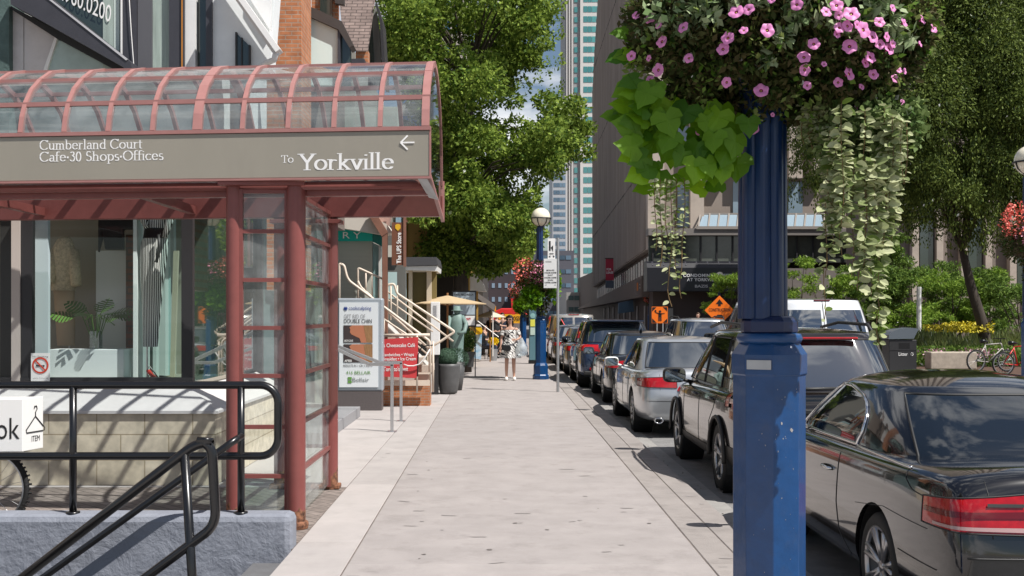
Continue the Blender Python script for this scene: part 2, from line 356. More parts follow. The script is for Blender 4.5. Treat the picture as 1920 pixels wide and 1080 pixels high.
t = thing('stair_handrail', 'black pipe handrail bent back on itself at the head of the stairs, nearest railing', 'handrail', (-1.8, 6.6, -.2))
Yh = 6.6
def bend(px, Y, r):
    Q = [P(x, y, Y) for x, y in px]; out = [Q[0]]
    for i in range(1, len(Q) - 1):
        a = (Q[i - 1] - Q[i]).normalized(); c = (Q[i + 1] - Q[i]).normalized(); p0 = Q[i] + a * r; p1 = Q[i] + c * r
        for k in range(7):
            s_ = k / 6; out.append(p0 * (1 - s_) ** 2 + Q[i] * 2 * s_ * (1 - s_) + p1 * s_ ** 2)
    return out + [Q[-1]]
b = MB(); b.tube(bend([(-70, 1170), (372, 828), (397, 830), (405, 985), (250, 1100), (100, 1215)], Yh, .085), .029, 14); b.build('rail_loop', PIPE, t, smooth=True)
b = MB(); b.tube([P(346, 850, Yh), P(362, 1110, Yh), P(366, 1190, Yh)], .028, 12); b.build('post', PIPE, t, smooth=True)
# ================================================================ glazed entrance canopy
can = thing('entrance_canopy', 'red framed barrel vaulted glass canopy with beige sign fascia on round columns', 'canopy', (-1.9, 9.6, 0))
O = Vector((-.54, 8.71, 0)); U = Vector((-1, .1, 0))
def C(u, v, z): return O + U * u + Vector((0, v, z))
def cbox(b, u0, u1, v0, v1, z0, z1):
    return b.add([C(u0, v0, z0), C(u1, v0, z0), C(u1, v1, z0), C(u0, v1, z0), C(u0, v0, z1), C(u1, v0, z1), C(u1, v1, z1), C(u0, v1, z1)],
                 [(0, 1, 2, 3), (4, 7, 6, 5), (0, 4, 5, 1), (1, 5, 6, 2), (2, 6, 7, 3), (3, 7, 4, 0)])
LEN = 5.6
b = MB(); cbox(b, 0, LEN, .0, .05, 2.79, 3.145); sp = b.build('sign_panel', BEIGE, can, bevel=.004)
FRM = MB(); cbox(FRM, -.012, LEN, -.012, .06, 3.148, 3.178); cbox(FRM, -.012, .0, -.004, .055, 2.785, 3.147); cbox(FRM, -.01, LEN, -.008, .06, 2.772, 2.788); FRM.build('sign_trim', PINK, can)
un = U.normalized()
def clab(s_, px, py, h, wpx):
    # solve the point of the sign plane under a pixel of the photograph
    k = (px - CX) / F; # X = k*Y ; X = -.54 - u ; Y = 8.71 + .1u - .004
    u = (-.54 - k * 8.705) / (1 + .1 * k); Y = 8.705 + .1 * u
    k2 = (px + wpx - CX) / F; u2 = (-.54 - k2 * 8.705) / (1 + .1 * k2)
    return u, Y, ZZ(py, Y), abs(u - u2) * un.length * 1.005
# roman letters drawn with a broad nib
def glyph(ch):
    A = lambda cx, cy, rx, ry, a0, a1, n=14: [(cx + rx * math.cos(R(a0 + (a1 - a0) * i / n)), cy + ry * math.sin(R(a0 + (a1 - a0) * i / n))) for i in range(n + 1)]
    S = lambda x, y, w=.17: [(x - w / 2, y), (x + w / 2, y)]       # serif
    x = .46; c = .70; a = .72
    G = {
     'o': ([A(.27, .23, .22, .215, 0, 360, 24)], .54), 'O': ([A(.38, .35, .34, .34, 0, 360, 28)], .76),
     'C': ([A(.38, .35, .34, .34, 40, 320, 24), [(.645, .56), (.66, .68)]], .70),
     'c': ([A(.25, .23, .21, .215, 45, 320, 16)], .44),
     'u': ([[(.1, .44), (.1, .16)] + A(.24, .16, .14, .14, 180, 330, 8), [(.42, .45), (.42, .02)], S(.07, .445, .1), S(.39, .445, .1), S(.45, .01, .1)], .54),
     'n': ([[(.1, .44), (.1, .02)], A(.26, .30, .15, .14, 160, 0, 8) + [(.41, .02)], S(.1, .01), S(.41, .01), S(.07, .445, .1)], .54),
     'm': ([[(.1, .44), (.1, .02)], A(.24, .31, .13, .13, 160, 0, 8) + [(.37, .02)], A(.51, .31, .13, .13, 160, 0, 8) + [(.64, .02)], S(.1, .01), S(.37, .01), S(.64, .01), S(.07, .445, .1)], .77),
     'r': ([[(.1, .44), (.1, .02)], A(.24, .30, .13, .13, 170, 50, 6), S(.1, .01), S(.07, .445, .1)], .38),
     'b': ([[(.1, c), (.1, .03)], A(.26, .23, .20, .215, 150, -150, 18), S(.07, c, .1)], .52),
     'd': ([[(.42, c), (.42, .02)], A(.26, .23, .20, .215, 30, 330, 18), S(.39, c, .1), S(.45, .01, .1)], .54),
     'p': ([[(.1, .44), (.1, -.2)], A(.26, .23, .20, .215, 150, -150, 18), S(.07, .445, .1), S(.1, -.21)], .52),
     'h': ([[(.1, c), (.1, .02)], A(.26, .30, .15, .14, 160, 0, 8) + [(.41, .02)], S(.1, .01), S(.41, .01), S(.07, c, .1)], .54),
     'e': ([[(.07, .26), (.44, .26)] + A(.25, .26, .19, .19, 0, 180, 12) + A(.26, .235, .20, .22, 175, 320, 10)], .50),
     'a': ([A(.22, .32, .13, .13, 150, 0, 8) + [(.35, .05), (.40, .01)], A(.2, .13, .14, .12, 60, 330, 12)], .45),
     'l': ([[(.1, a), (.1, .02)], S(.1, .01), S(.07, a, .1)], .22), 'i': ([[(.1, .44), (.1, .02)], S(.1, .01), S(.07, .445, .1), [(.095, .61), (.105, .63)]], .22),
     't': ([[(.13, .58), (.13, .1)] + A(.21, .1, .08, .09, 180, 300, 5), [(.03, .44), (.27, .44)]], .30),
     'f': ([A(.24, .58, .12, .12, 50, 180, 7) + [(.12, .02)], [(.03, .44), (.27, .44)], S(.12, .01)], .30),
     's': ([A(.18, .34, .12, .11, 50, 250, 9) + A(.19, .12, .13, .12, 80, -140, 9)], .36),
     'S': ([A(.24, .52, .16, .17, 40, 250, 10) + A(.25, .18, .18, .18, 80, -150, 11)], .48),
     'k': ([[(.1, c), (.1, .02)], [(.40, .44), (.13, .2)], [(.20, .26), (.45, .02)], S(.1, .01), S(.44, .01, .13), S(.38, .445, .14), S(.07, c, .1)], .52),
     'v': ([[(.05, .44), (.24, .01)], [(.24, .01), (.43, .44)], S(.05, .445, .15), S(.42, .445, .13)], .48),
     'Y': ([[(.06, c), (.33, .33)], [(.33, .33), (.60, c)], [(.33, .34), (.33, .02)], S(.33, .01, .2), S(.07, c, .18), S(.59, c, .15)], .60),
     'T': ([[(.04, .68), (.60, .68)], [(.32, .68), (.32, .02)], S(.32, .01, .2), [(.045, .68), (.03, .56)], [(.595, .68), (.61, .56)]], .60),
     '3': ([A(.19, .55, .13, .13, 150, -80, 9), A(.19, .2, .17, .2, 85, -150, 12)], .42), '0': ([A(.22, .33, .17, .34, 0, 360, 22)], .44),
     '\u00b7': ([[(.09, .27), (.11, .29)]], .22), ' ': ([], .26)}
    return G[ch]
def roman(body, origin, uxx, height, width, parent, m, name='lettering', nw=.085, nh=.028, off=(0, -.0012, 0)):
    polys = []; cx = 0
    for ch in body:
        st, adv = glyph(ch)
        for line in st: polys.append(([(cx + x, y) for x, y in line], ch))
        cx += adv + .035
    sx = width / cx; sy = height / .7; mbx = MB(); q = 0
    U_ = Vector(uxx).normalized(); Z_ = Vector((0, 0, 1)); o0 = Vector(origin)
    for line, ch in polys:
        hw, hh = (nw / 2, nh / 2) if ch != '\u00b7' else (.06, .06)
        for (x0, y0), (x1, y1) in zip(line, line[1:]):
            cs = [(x + dx * hw, y + dy * hh) for x, y in ((x0, y0), (x1, y1)) for dx in (-1, 1) for dy in (-1, 1)]
            cs = sorted(set(cs)); 
            def half(pts):
                h = []
                for p in pts:
                    while len(h) > 1 and (h[-1][0] - h[-2][0]) * (p[1] - h[-2][1]) - (h[-1][1] - h[-2][1]) * (p[0] - h[-2][0]) <= 1e-9: h.pop()
                    h.append(p)
                return h
            hull = half(cs)[:-1] + half(cs[::-1])[:-1]
            q = (q + 1) % 12
            mbx.add([o0 + U_ * (x * sx) + Z_ * (y * sy) + Vector(off) * (1 + .12 * q) for x, y in hull], [tuple(range(len(hull)))])
    return mbx.build(name, m, parent)
LET = mat('sign_letter_white', (0.85, 0.84, 0.82), 0.5)
for s_, px, py, h, wp, nw in (('Cumberland Court', 74, 281, 18, 193, .10), ('Cafe\u00b730 Shops\u00b7Offices', 74, 303, 18, 233, .10), ('To', 527, 305, 14, 24, .09), ('Yorkville', 561, 319, 30, 179, .115)):
    u, Y, z, wd = clab(s_, px, py, h, wp)
    roman(s_, C(u, 0, z), -U, h * Y / F, wd, sp, LET, nw=nw, nh=.035)
b = MB(); u, Y, z, _ = clab('', 777, 267, 0, 1); a0 = C(u, -.004, z); a1 = C(u + 26 * Y / F, -.004, z)
for i, (p, q) in enumerate(((a0, a1), (a1, a1 + Vector((.055, -.001, .055))), (a1, a1 + Vector((.055, -.001, -.055))))): b.bar(p + Vector((0, -.001 * i, 0)), q + Vector((0, -.001 * i, 0)), .004, .012)
b.build('arrow', LET, sp)
PROF = [(0, 3.178), (.035, 3.31), (.10, 3.435), (.22, 3.57), (.40, 3.69), (.62, 3.80), (.90, 3.875), (1.2, 3.87), (1.5, 3.80), (1.75, 3.68), (1.95, 3.50), (2.08, 3.25), (2.13, 2.96)]
def rib(b, u, w=.035, d=.05, prof=PROF, ws=None):
    n = len(prof)
    for side in (0, 1):
        pass
    vs = []
    for i, (v, z) in enumerate(prof):
        a = prof[max(0, i - 1)]; c_ = prof[min(n - 1, i + 1)]; t_ = Vector((c_[0] - a[0], c_[1] - a[1])).normalized(); nn = Vector((-t_.y, t_.x))
        for (du, dn) in ((-w / 2, 0), (w / 2, 0), (w / 2, -d), (-w / 2, -d)):
            vs.append(C(u + du, v + nn.x * (dn + .012), z + nn.y * (dn + .012)))
    fs = []
    for i in range(n - 1):
        for k in range(4): fs.append((i * 4 + k, i * 4 + (k + 1) % 4, (i + 1) * 4 + (k + 1) % 4, (i + 1) * 4 + k))
    fs += [(0, 1, 2, 3), (n * 4 - 1, n * 4 - 2, n * 4 - 3, n * 4 - 4)]
    b.add(vs, fs)
BAY = .367
for k in range(16):
    b = MB(); w_ = .075 if k == 5 else .036
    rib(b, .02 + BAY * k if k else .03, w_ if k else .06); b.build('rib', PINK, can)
for (v, z) in ((.10, 3.435), (.40, 3.69), (.90, 3.875), (1.5, 3.80), (1.95, 3.50), (2.13, 2.96)):
    b = MB(); i = [p[0] for p in PROF].index(v); cbox(b, .0, LEN, v - .018, v + .018, z - .03, z + .006)
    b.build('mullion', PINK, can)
b = MB(); b.smooth = True
n = len(PROF); vs = [C(0.0, v, z - .008) for v, z in PROF] + [C(LEN, v, z - .008) for v, z in PROF]
b.add(vs, [(i, i + 1, n + i + 1, n + i) for i in range(n - 1)]); b.build('glazing', glass('vault_glass', (0.80, 0.87, 0.88), 0.07, frost=.12), can)
b = MB(); endp = [C(.012, v, z) for v, z in [(0.06, 2.80)] + PROF[:] + [(2.13, 2.62)]]; b.add(endp, [tuple(range(len(endp)))]); b.build('end_glazing', glass('green_end_glass', (0.55, 0.75, 0.68), 0.10), can)
b = MB(); b.bar(C(.0, 2.13, 2.62), C(.0, 2.13, 3.0), .03, .03); b.bar(C(0, .02, 2.79), C(0, 2.13, 2.62), .03, .03); b.build('end_frame', PINK, can)
b = MB(); cbox(b, 0.0, LEN, 2.10, 2.20, 2.66, 2.86); b.build('back_beam', RED, can, bevel=.006)
b = MB(); cbox(b, .02, LEN, .20, .29, 2.665, 2.75); b.build('front_beam', RED, can, bevel=.01)
b = MB(); b.tube([C(.05, .15, 2.745), C(LEN, .15, 2.745)], .035, 12); b.build('gutter_pipe', RED, can, smooth=True)
b = MB(); cbox(b, .25, 1.05, .55, .62, 2.74, 2.765); cbox(b, 2.2, LEN, .55, .62, 2.74, 2.765); b.build('light_strip', mat('lamp_casing', (.6, .6, .56), .4), can)
for k in (1.2, 2.45, 4.0): 
    b = MB(); cbox(b, k, k + .07, .25, 2.12, 2.70, 2.78); b.build('cross_beam', RED, can)
b = MB(); b.prism([P(783, 335, 8.74), P(800, 333, 8.74), P(822, 374, 8.95), P(803, 369, 8.95)], (0, .05, 0)); b.build('bracket', GALV, can)
# columns with rust at the foot
RUST = mat('red_column_paint', (0.21, 0.062, 0.055), 0.38, var=0.08, vs=8)
t_ = RUST.node_tree; N = t_.nodes.new; K = t_.links.new
co = N('ShaderNodeTexCoord').outputs['Object']; sx = N('ShaderNodeSeparateXYZ'); K(co, sx.inputs[0])
nn = N('ShaderNodeTexNoise'); nn.inputs['Scale'].default_value = 14; nn.inputs['Detail'].default_value = 8; K(co, nn.inputs['Vector'])
m1 = N('ShaderNodeMath'); m1.operation = 'MULTIPLY_ADD'; m1.inputs[1].default_value = -3.2; m1.inputs[2].default_value = 0.62; K(sx.outputs['Z'], m1.inputs[0])
m2 = N('ShaderNodeMath'); m2.operation = 'ADD'; K(m1.outputs[0], m2.inputs[0]); K(nn.outputs[0], m2.inputs[1])
m3 = N('ShaderNodeMapRange'); m3.inputs[1].default_value = .60; m3.inputs[2].default_value = .68; K(m2.outputs[0], m3.inputs[0])
n4 = N('ShaderNodeTexNoise'); n4.inputs['Scale'].default_value = 30; n4.inputs['Detail'].default_value = 8; K(co, n4.inputs['Vector'])
rr_ = N('ShaderNodeValToRGB'); rr_.color_ramp.elements[0].color = (.045, .018, .010, 1); rr_.color_ramp.elements[1].color = (.34, .15, .08, 1); rr_.color_ramp.elements[0].position = .3; rr_.color_ramp.elements[1].position = .7; K(n4.outputs[0], rr_.inputs[0])
mxx = N('ShaderNodeMixRGB'); K(m3.outputs[0], mxx.inputs[0]); pb = t_.nodes['Principled BSDF']; old = pb.inputs['Base Color'].links[0].from_socket
K(old, mxx.inputs[1]); K(rr_.outputs[0], mxx.inputs[2]); K(mxx.outputs[0], pb.inputs['Base Color'])
ro = N('ShaderNodeMapRange'); ro.inputs[3].default_value = .36; ro.inputs[4].default_value = .9; K(m3.outputs[0], ro.inputs[0]); K(ro.outputs[0], pb.inputs['Roughness'])
CP = [(-1.627, 8.99, .077), (-2.128, 9.02, .066), (-1.65, 11.02, .069), (-2.15, 11.05, .066)]
for (x, y, r) in CP:
    b = MB(); b.tube([(x, y, 0), (x, y, 2.77)], r, 28); b.build('column', RUST, can, smooth=True, auto=40)
b = MB()
for (x, y, r) in CP[:1]: b.lathe([(r + .02, 0), (r + .025, .03), (r + .02, .055), (r, .06)], (x, y, 0), 24)
b.bx(-2.25, -1.56, 10.96, 11.12, 0, .045); b.build('column_foot', RUST, can, bevel=.01)
b = MB(); b.bx(-2.23, -1.54, 8.88, 9.12, 2.74, 2.772); b.build('cap_plate', RED, can, bevel=.004); b = MB(); b.bx(-2.23, -1.54, 10.9, 11.14, 2.60, 2.64); b.build('cap_plate', RED, can, bevel=.004)
ZM = [2.38, 1.99, 1.605, 1.22, .81, .415]
for (p, q) in (((-2.07, 9.0), (-1.70, 9.0)), ((-1.66, 9.07), (-1.66, 10.95)), ((-2.09, 11.04), (-1.71, 11.04))):
    b = MB(); A0 = Vector((p[0], p[1], 0)); A1 = Vector((q[0], q[1], 0)); top = 2.72
    for a_ in (A0, A1): b.bar(a_ + Vector((0, 0, .03)), a_ + Vector((0, 0, top)), .035, .05)
    d = (A1 - A0).normalized() * .018
    for z in ZM + [2.70]: b.bar(A0 + d + Vector((0, 0, z)), A1 - d + Vector((0, 0, z)), .045, .032)
    sf = b.build('screen_frame', RED, can)
    b = MB(); b.quad(A0 + Vector((0, 0, .05)), A1 + Vector((0, 0, .05)), A1 + Vector((0, 0, top)), A0 + Vector((0, 0, top))); b.build('pane', GLSD, sf)
# ================================================================ boutique behind the canopy
sh = thing('boutique_building', 'boutique with large display window above a stone block wall, behind the red canopy', 'building', (-4.5, 11.6, 0))
STONE = brickmat('stone_blocks', (0.62, 0.53, 0.40), (0.68, 0.59, 0.46), (0.40, 0.32, 0.22), bw=0.48, bh=0.255, ms=0.006, bump=0.7)
b = MB(); b.bx(-7, -2.83, 11.2, 11.5, 0, .75); b.bx(-3.1, -2.83, 11.5, 14.8, 0, .75); b.build('stone_base', STONE, sh, bevel=.006)
b = MB(); zs = .95
b.add([(-7, 11.17, .75), (-2.80, 11.17, .75), (-2.80, 14.8, .75), (-3.2, 11.6, zs), (-3.2, 14.8, zs), (-7, 11.6, zs), (-7, 11.17, .72), (-2.8, 11.17, .72), (-2.8, 14.8, .72)],
      [(0, 1, 3, 5), (1, 2, 4, 3), (6, 7, 1, 0), (7, 8, 2, 1)]); b.bx(-7, -3.2, 11.6, 11.66, zs - .01, 1.02); b.build('ledge', mat('ledge_white', (0.58, 0.555, 0.545), 0.6, var=.05), sh)
IN1 = mat('interior_wall', (0.36, 0.33, 0.27), 0.8); TEAL = mat('pale_teal_panel', (0.42, 0.58, 0.57), 0.6); 
b = MB(); b.bx(-7, -3.26, 13.4, 13.5, 1, 3.4); b.bx(-7, -3.22, 11.66, 13.4, .96, 1.0); b.bx(-7, -3.2, 11.6, 13.5, 3.3, 3.4); b.build('display_interior', IN1, sh)
Yw = 11.6
b = MB()
b.pp([(37, 380), (60, 380), (60, 716), (37, 716)], Yw, .08); b.pp([(340, 380), (361, 380), (361, 716), (340, 716)], Yw, .08); b.pp([(0, 708), (361, 708), (361, 719), (0, 719)], Yw - .012, .09)
b.build('window_frame', DARK, sh)
b = MB(); b.quad(P(60, 380, Yw + .03), P(340, 380, Yw + .03), P(340, 712, Yw + .03), P(60, 712, Yw + .03)); b.build('display_window', glass('shop_glass', (0.90, 0.95, 0.93), 0.0), sh)
b = MB(); b.pp([(0, 380), (21, 380), (21, 716), (0, 716)], Yw + .25, .05); b.build('entry_door', mat('door_shadow_dark', (.03, .03, .028), .4), sh)  # dark colour stands in for the diagonal shadows over this strip
b = MB(); b.pp([(21, 380), (37, 380), (37, 716), (21, 716)], Yw - .02, .3); b.build('door_jamb', mat('jamb', (.5, .44, .40), .6), sh)
# display panels seen through the glass
b = MB(); b.pp([(62, 380), (90, 380), (90, 716), (62, 716)], 11.9, .06); b.build('panel', mat('pale_blue_panel', (.55, .63, .68), .5), sh)
b = MB(); b.pp([(180, 470), (236, 470), (240, 716), (180, 716)], 13.0, .1); b.build('panel', mat('grey_panel', (.60, .62, .61), .6), sh)
b = MB(); b.pp([(236, 440), (254, 440), (254, 716), (236, 716)], 12.9, .1); b.build('brick_pillar', brickmat('shop_brick', (.16, .06, .04), (.2, .08, .05), (.1, .07, .06)), sh)
b = MB(); b.pp([(254, 380), (262, 380), (262, 716), (254, 716)], 12.7, .06); b.pp([(325, 470), (334, 470), (326, 716), (318, 716)], 12.7, .05); b.build('panel', mat('warm_panel', (.62, .55, .42), .6), sh)
b = MB(); b.pp([(262, 550), (318, 500), (318, 716), (262, 716)], 13.1, .05); b.build('panel', TEAL, sh)
# glazed flank facing the street
b = MB(); b.quad((-3.22, 11.68, 1.0), (-3.22, 15, 1.0), (-3.22, 15, 3.4), (-3.22, 11.68, 3.4)); b.build('side_window', glass('teal_side_glass', (.5, .66, .63), .22), sh)
b = MB(); b.bx(-3.26, -3.16, 14.95, 15.05, 0.8, 3.4); b.bx(-3.27, -3.17, 11.6, 15, 3.4, 3.5); b.build('side_frame', DARK, sh)
b = MB()
for i in range(9):
    y0 = 11.95 + i * .34; b.bx(-3.9 - (i % 2) * .1, -3.86, y0, y0 + (.10 if i % 3 else .2), 1.0, 3.3)
b.build('curtain', mat('curtain_white', (.7, .76, .75), .8), sh)
b = MB(); b.bx(-4.6, -4.5, 13.5, 15.2, 1, 3.4); b.bx(-3.6, -3.5, 15.05, 20, 0, 3.4); b.bx(-3.6, -3.2, 15.05, 15.2, 0, 3.4); b.build('side_wall', mat('teal_dark', (.10, .15, .15), .5), sh)
t_ = text('CORBO', mat('letter_black', (.02, .02, .02), .5), (-3.20, 12.75, 1.52), (0, 1, 0), (0, 0, 1), .22, .62, sh)
# goods in the window, each its own thing
def leafpoly(b, base, d, n, Lg, W, k=7, split=True):
    d = d.normalized(); s_ = d.cross(n).normalized(); n = s_.cross(d).normalized()
    for i in range(k):
        a0 = i / k; a1 = (i + .72) / k
        for sg in (-1, 1):
            f0 = W * math.sin(PI * min(.98, a0 * .8 + .15)); f1 = W * math.sin(PI * min(.98, a1 * .8 + .15))
            p0 = base + d * (Lg * a0); p1 = base + d * (Lg * a1)
            q0 = p0 + s_ * sg * f0 + d * Lg * .12 - n * .15 * f0; q1 = p1 + s_ * sg * f1 + d * Lg * .10 - n * .15 * f1
            b.add([p0, p1, q1, q0], [(0, 1, 2, 3)])
t = thing('potted_leaf_arrangement', 'dark green monstera leaves in a clear glass vase on the white plinth', 'plant', tuple(P(180, 655, 12.3)))
b = MB(); c0 = P(180, 655, 12.3)
MON = mat('monstera_leaf', (.07, .16, .03), .35, var=.3, vs=20)
ends = [(108, 603, -.1), (150, 566, 0), (185, 572, .1), (205, 560, -.2), (232, 585, 0), (195, 600, -.35), (160, 600, -.3), (248, 598, .1), (135, 585, .2), (215, 610, -.1)]
for (x, y, dy) in ends:
    e = P(x, y, 12.3 + dy); m_ = P(178 + (x - 178) * .35, 590, 12.3 + dy * .4); b.tube([c0 + Vector((0, 0, .0)), m_, e], .006, 5)
    d = Vector((e.x - c0.x, dy, (e.z - c0.z) * .15)) + Vector((random.uniform(-.05, .05), 0, 0)); leafpoly(b, m_.lerp(e, .3), d, Vector((0, -.6, 1)), .24, .12)
b.build('leaves', MON, t)
b = MB(); b.lathe([(.075, 0), (.075, .2), (.07, .2), (.07, .01)], c0, 4, ph=PI / 4); b.build('vase', glass('vase_glass', (.8, .85, .85), .15), t)
b = MB(); b.pp([(93, 655), (232, 655), (232, 717), (93, 717)], 12.1, .45); tag(b.build('display_plinth', mat('plinth_white', (.74, .79, .82), .5), bevel=.005), 'low pale blue display plinth inside the boutique window', 'plinth')
def loftpx(b, rows, Y, dd=.6, n=14):       # rows of (cy, x0, x1): rounded body between two outlines
    rings = []
    for (y, x0, x1) in rows:
        c = P((x0 + x1) / 2, y, Y); r = abs(XX(x1, Y) - XX(x0, Y)) / 2
        rings.append([(c.x + r * math.cos(2 * PI * k / n), c.y + r * dd * math.sin(2 * PI * k / n), c.z) for k in range(n)])
    vs = [q for r_ in rings for q in r_]; m_ = len(rings)
    b.add(vs, [(i * n + k, i * n + (k + 1) % n, (i + 1) * n + (k + 1) % n, (i + 1) * n + k) for i in range(m_ - 1) for k in range(n)] + [tuple(range(n)), tuple((m_ - 1) * n + k for k in range(n))])
def stripes(name, c1, c2, sc, ax=0, thr=.5, noise_=0.0, rough=.8):
    m = bpy.data.materials.new(name); m.use_nodes = True; t = m.node_tree; N = t.nodes.new; K = t.links.new
    wv = N('ShaderNodeTexWave'); wv.inputs['Scale'].default_value = sc; wv.bands_direction = 'XYZ'[ax]; wv.inputs['Distortion'].default_value = noise_; wv.inputs['Detail'].default_value = 1
    K(N('ShaderNodeTexCoord').outputs['Object'], wv.inputs['Vector'])
    r = N('ShaderNodeValToRGB'); r.color_ramp.interpolation = 'CONSTANT'; r.color_ramp.elements[0].color = c1 + (1,); r.color_ramp.elements[1].color = c2 + (1,); r.color_ramp.elements[1].position = thr
    K(wv.outputs[0], r.inputs[0]); K(r.outputs[0], t.nodes['Principled BSDF'].inputs['Base Color']); t.nodes['Principled BSDF'].inputs['Roughness'].default_value = rough; return m
t = thing('striped_mannequin', 'mannequin in black and white striped jumpsuit with black belt in the boutique window', 'mannequin', tuple(P(290, 712, 12.0)))
b = MB(); b.smooth = True; loftpx(b, [(650, 268, 296), (600, 267, 300), (520, 263, 308), (480, 261, 314), (455, 264, 316), (440, 270, 312), (425, 273, 309), (395, 268, 316), (375, 262, 322), (355, 268, 316)], 12.0, .55)
b.build('jumpsuit', stripes('jumpsuit_stripe', (.01, .01, .01), (.85, .84, .8), 17, 0, .55, .6), t)
b = MB(); b.smooth = True; b.tube([P(270, 372, 12), P(264, 400, 11.95), P(275, 426, 11.9)], [.05, .045, .03], 10); b.tube([P(312, 372, 12), P(320, 405, 11.95), P(309, 445, 11.88)], [.05, .045, .03], 10); b.build('sleeves', MATS.get('x') or stripes('sleeve_stripe', (.01, .01, .01), (.85, .84, .8), 17, 0, .55, .6), t)
b = MB(); b.smooth = True; loftpx(b, [(447, 268, 314), (428, 271, 311)], 12.0, .62); b.tube([P(297, 440, 11.86), P(299, 465, 11.85), P(293, 492, 11.85)], .018, 8); b.build('belt', mat('belt_black', (.012, .012, .012), .5), t)
b = MB(); b.tube([P(276, 650, 12), P(276, 712, 12)], .012, 8); b.build('stand', STEEL, t)
t = thing('beige_mannequin', 'mannequin in shaggy beige jacket and camel trousers deep in the boutique window', 'mannequin', tuple(P(120, 660, 13.0)))
BEI = mat('beige_wool', (.66, .54, .38), .95, var=.3, vs=30, bump=1, bs=60)
b = MB(); b.smooth = True; loftpx(b, [(545, 96, 142), (510, 93, 145), (470, 96, 142), (450, 106, 136), (444, 114, 130)], 13.0, .6); b.tube([P(100, 470, 13), P(94, 530, 12.9)], [.07, .06], 9); b.tube([P(138, 470, 13), P(143, 535, 12.9)], [.07, .06], 9); b.build('jacket', BEI, t)
b = MB(); b.smooth = True; loftpx(b, [(648, 107, 141), (600, 104, 141), (545, 100, 140)], 13.0, .5); b.build('trousers', mat('camel', (.55, .40, .27), .8), t)
b = MB(); b.tube([P(130, 648, 13), P(130, 658, 13)], .012, 8); b.build('stand', STEEL, t)
t = thing('hanging_garment', 'short black striped jacket hanging high in the boutique window', 'garment', tuple(P(215, 470, 12.5)))
b = MB(); b.pp([(183, 380), (250, 380), (255, 430), (230, 430), (230, 468), (196, 468), (192, 440), (183, 474)], 12.5, .08); b.build('jacket', mat('garment_black', (.010, .010, .012), .8), t, bevel=.02)
t = thing('heeled_shoe', 'red and black slingback high heel on the boutique window sill', 'shoe', tuple(P(292, 712, 11.8)))
b = MB(); b.prism([P(x, y, 11.8) for x, y in [(273, 695), (277, 693), (285, 702), (296, 709), (322, 710), (322, 712), (290, 712), (280, 704)]], (0, .07, 0)); b.build('sole', mat('shoe_red', (.6, .03, .02), .3), t, bevel=.004)
b = MB(); b.prism([P(x, y, 11.795) for x, y in [(298, 704), (306, 705), (322, 709), (321, 711), (298, 711)]], (0, .08, 0)); b.tube([P(275, 697, 11.79), P(280, 686, 11.8), P(296, 707, 11.79)], .006, 6); b.tube([P(279, 703, 11.83), P(279, 713, 11.83)], .005, 6); b.build('upper', mat('shoe_black', (.01, .01, .01), .25), t)
b = MB(); b.pp([(58, 662), (93, 662), (93, 719), (58, 719)], 11.57, .012); t = b.build('no_smoking_sign', WHITE); tag(t, 'white no smoking notice with red ring in the corner of the boutique window', 'sign')
b = MB(); c_ = P(75.5, 685, 11.565); SR = mat('sign_red', (.62, .05, .02), .5)
b.lathe([(.085, 0), (.068, -.001), (.068, 0)], c_, 28, ax='y'); b.bar(c_ + Vector((-.052, -.002, .052)), c_ + Vector((.052, -.002, -.052)), .002, .014); b.build('prohibition_ring', SR, t)
b = MB(); b.bx(c_.x - .045, c_.x + .02, c_.y - .001, c_.y, c_.z - .012, c_.z + .002); b.bx(c_.x + .024, c_.x + .045, c_.y - .001, c_.y, c_.z - .012, c_.z + .002); b.build('cigarette', BLACK, t)
text('No Smoking', BLACK, P(61, 670, 11.563), (1, 0, 0), (0, 0, 1), .016, .16, t); text('within 9 metres', BLACK, P(61, 710, 11.563), (1, 0, 0), (0, 0, 1), .010, .16, t)
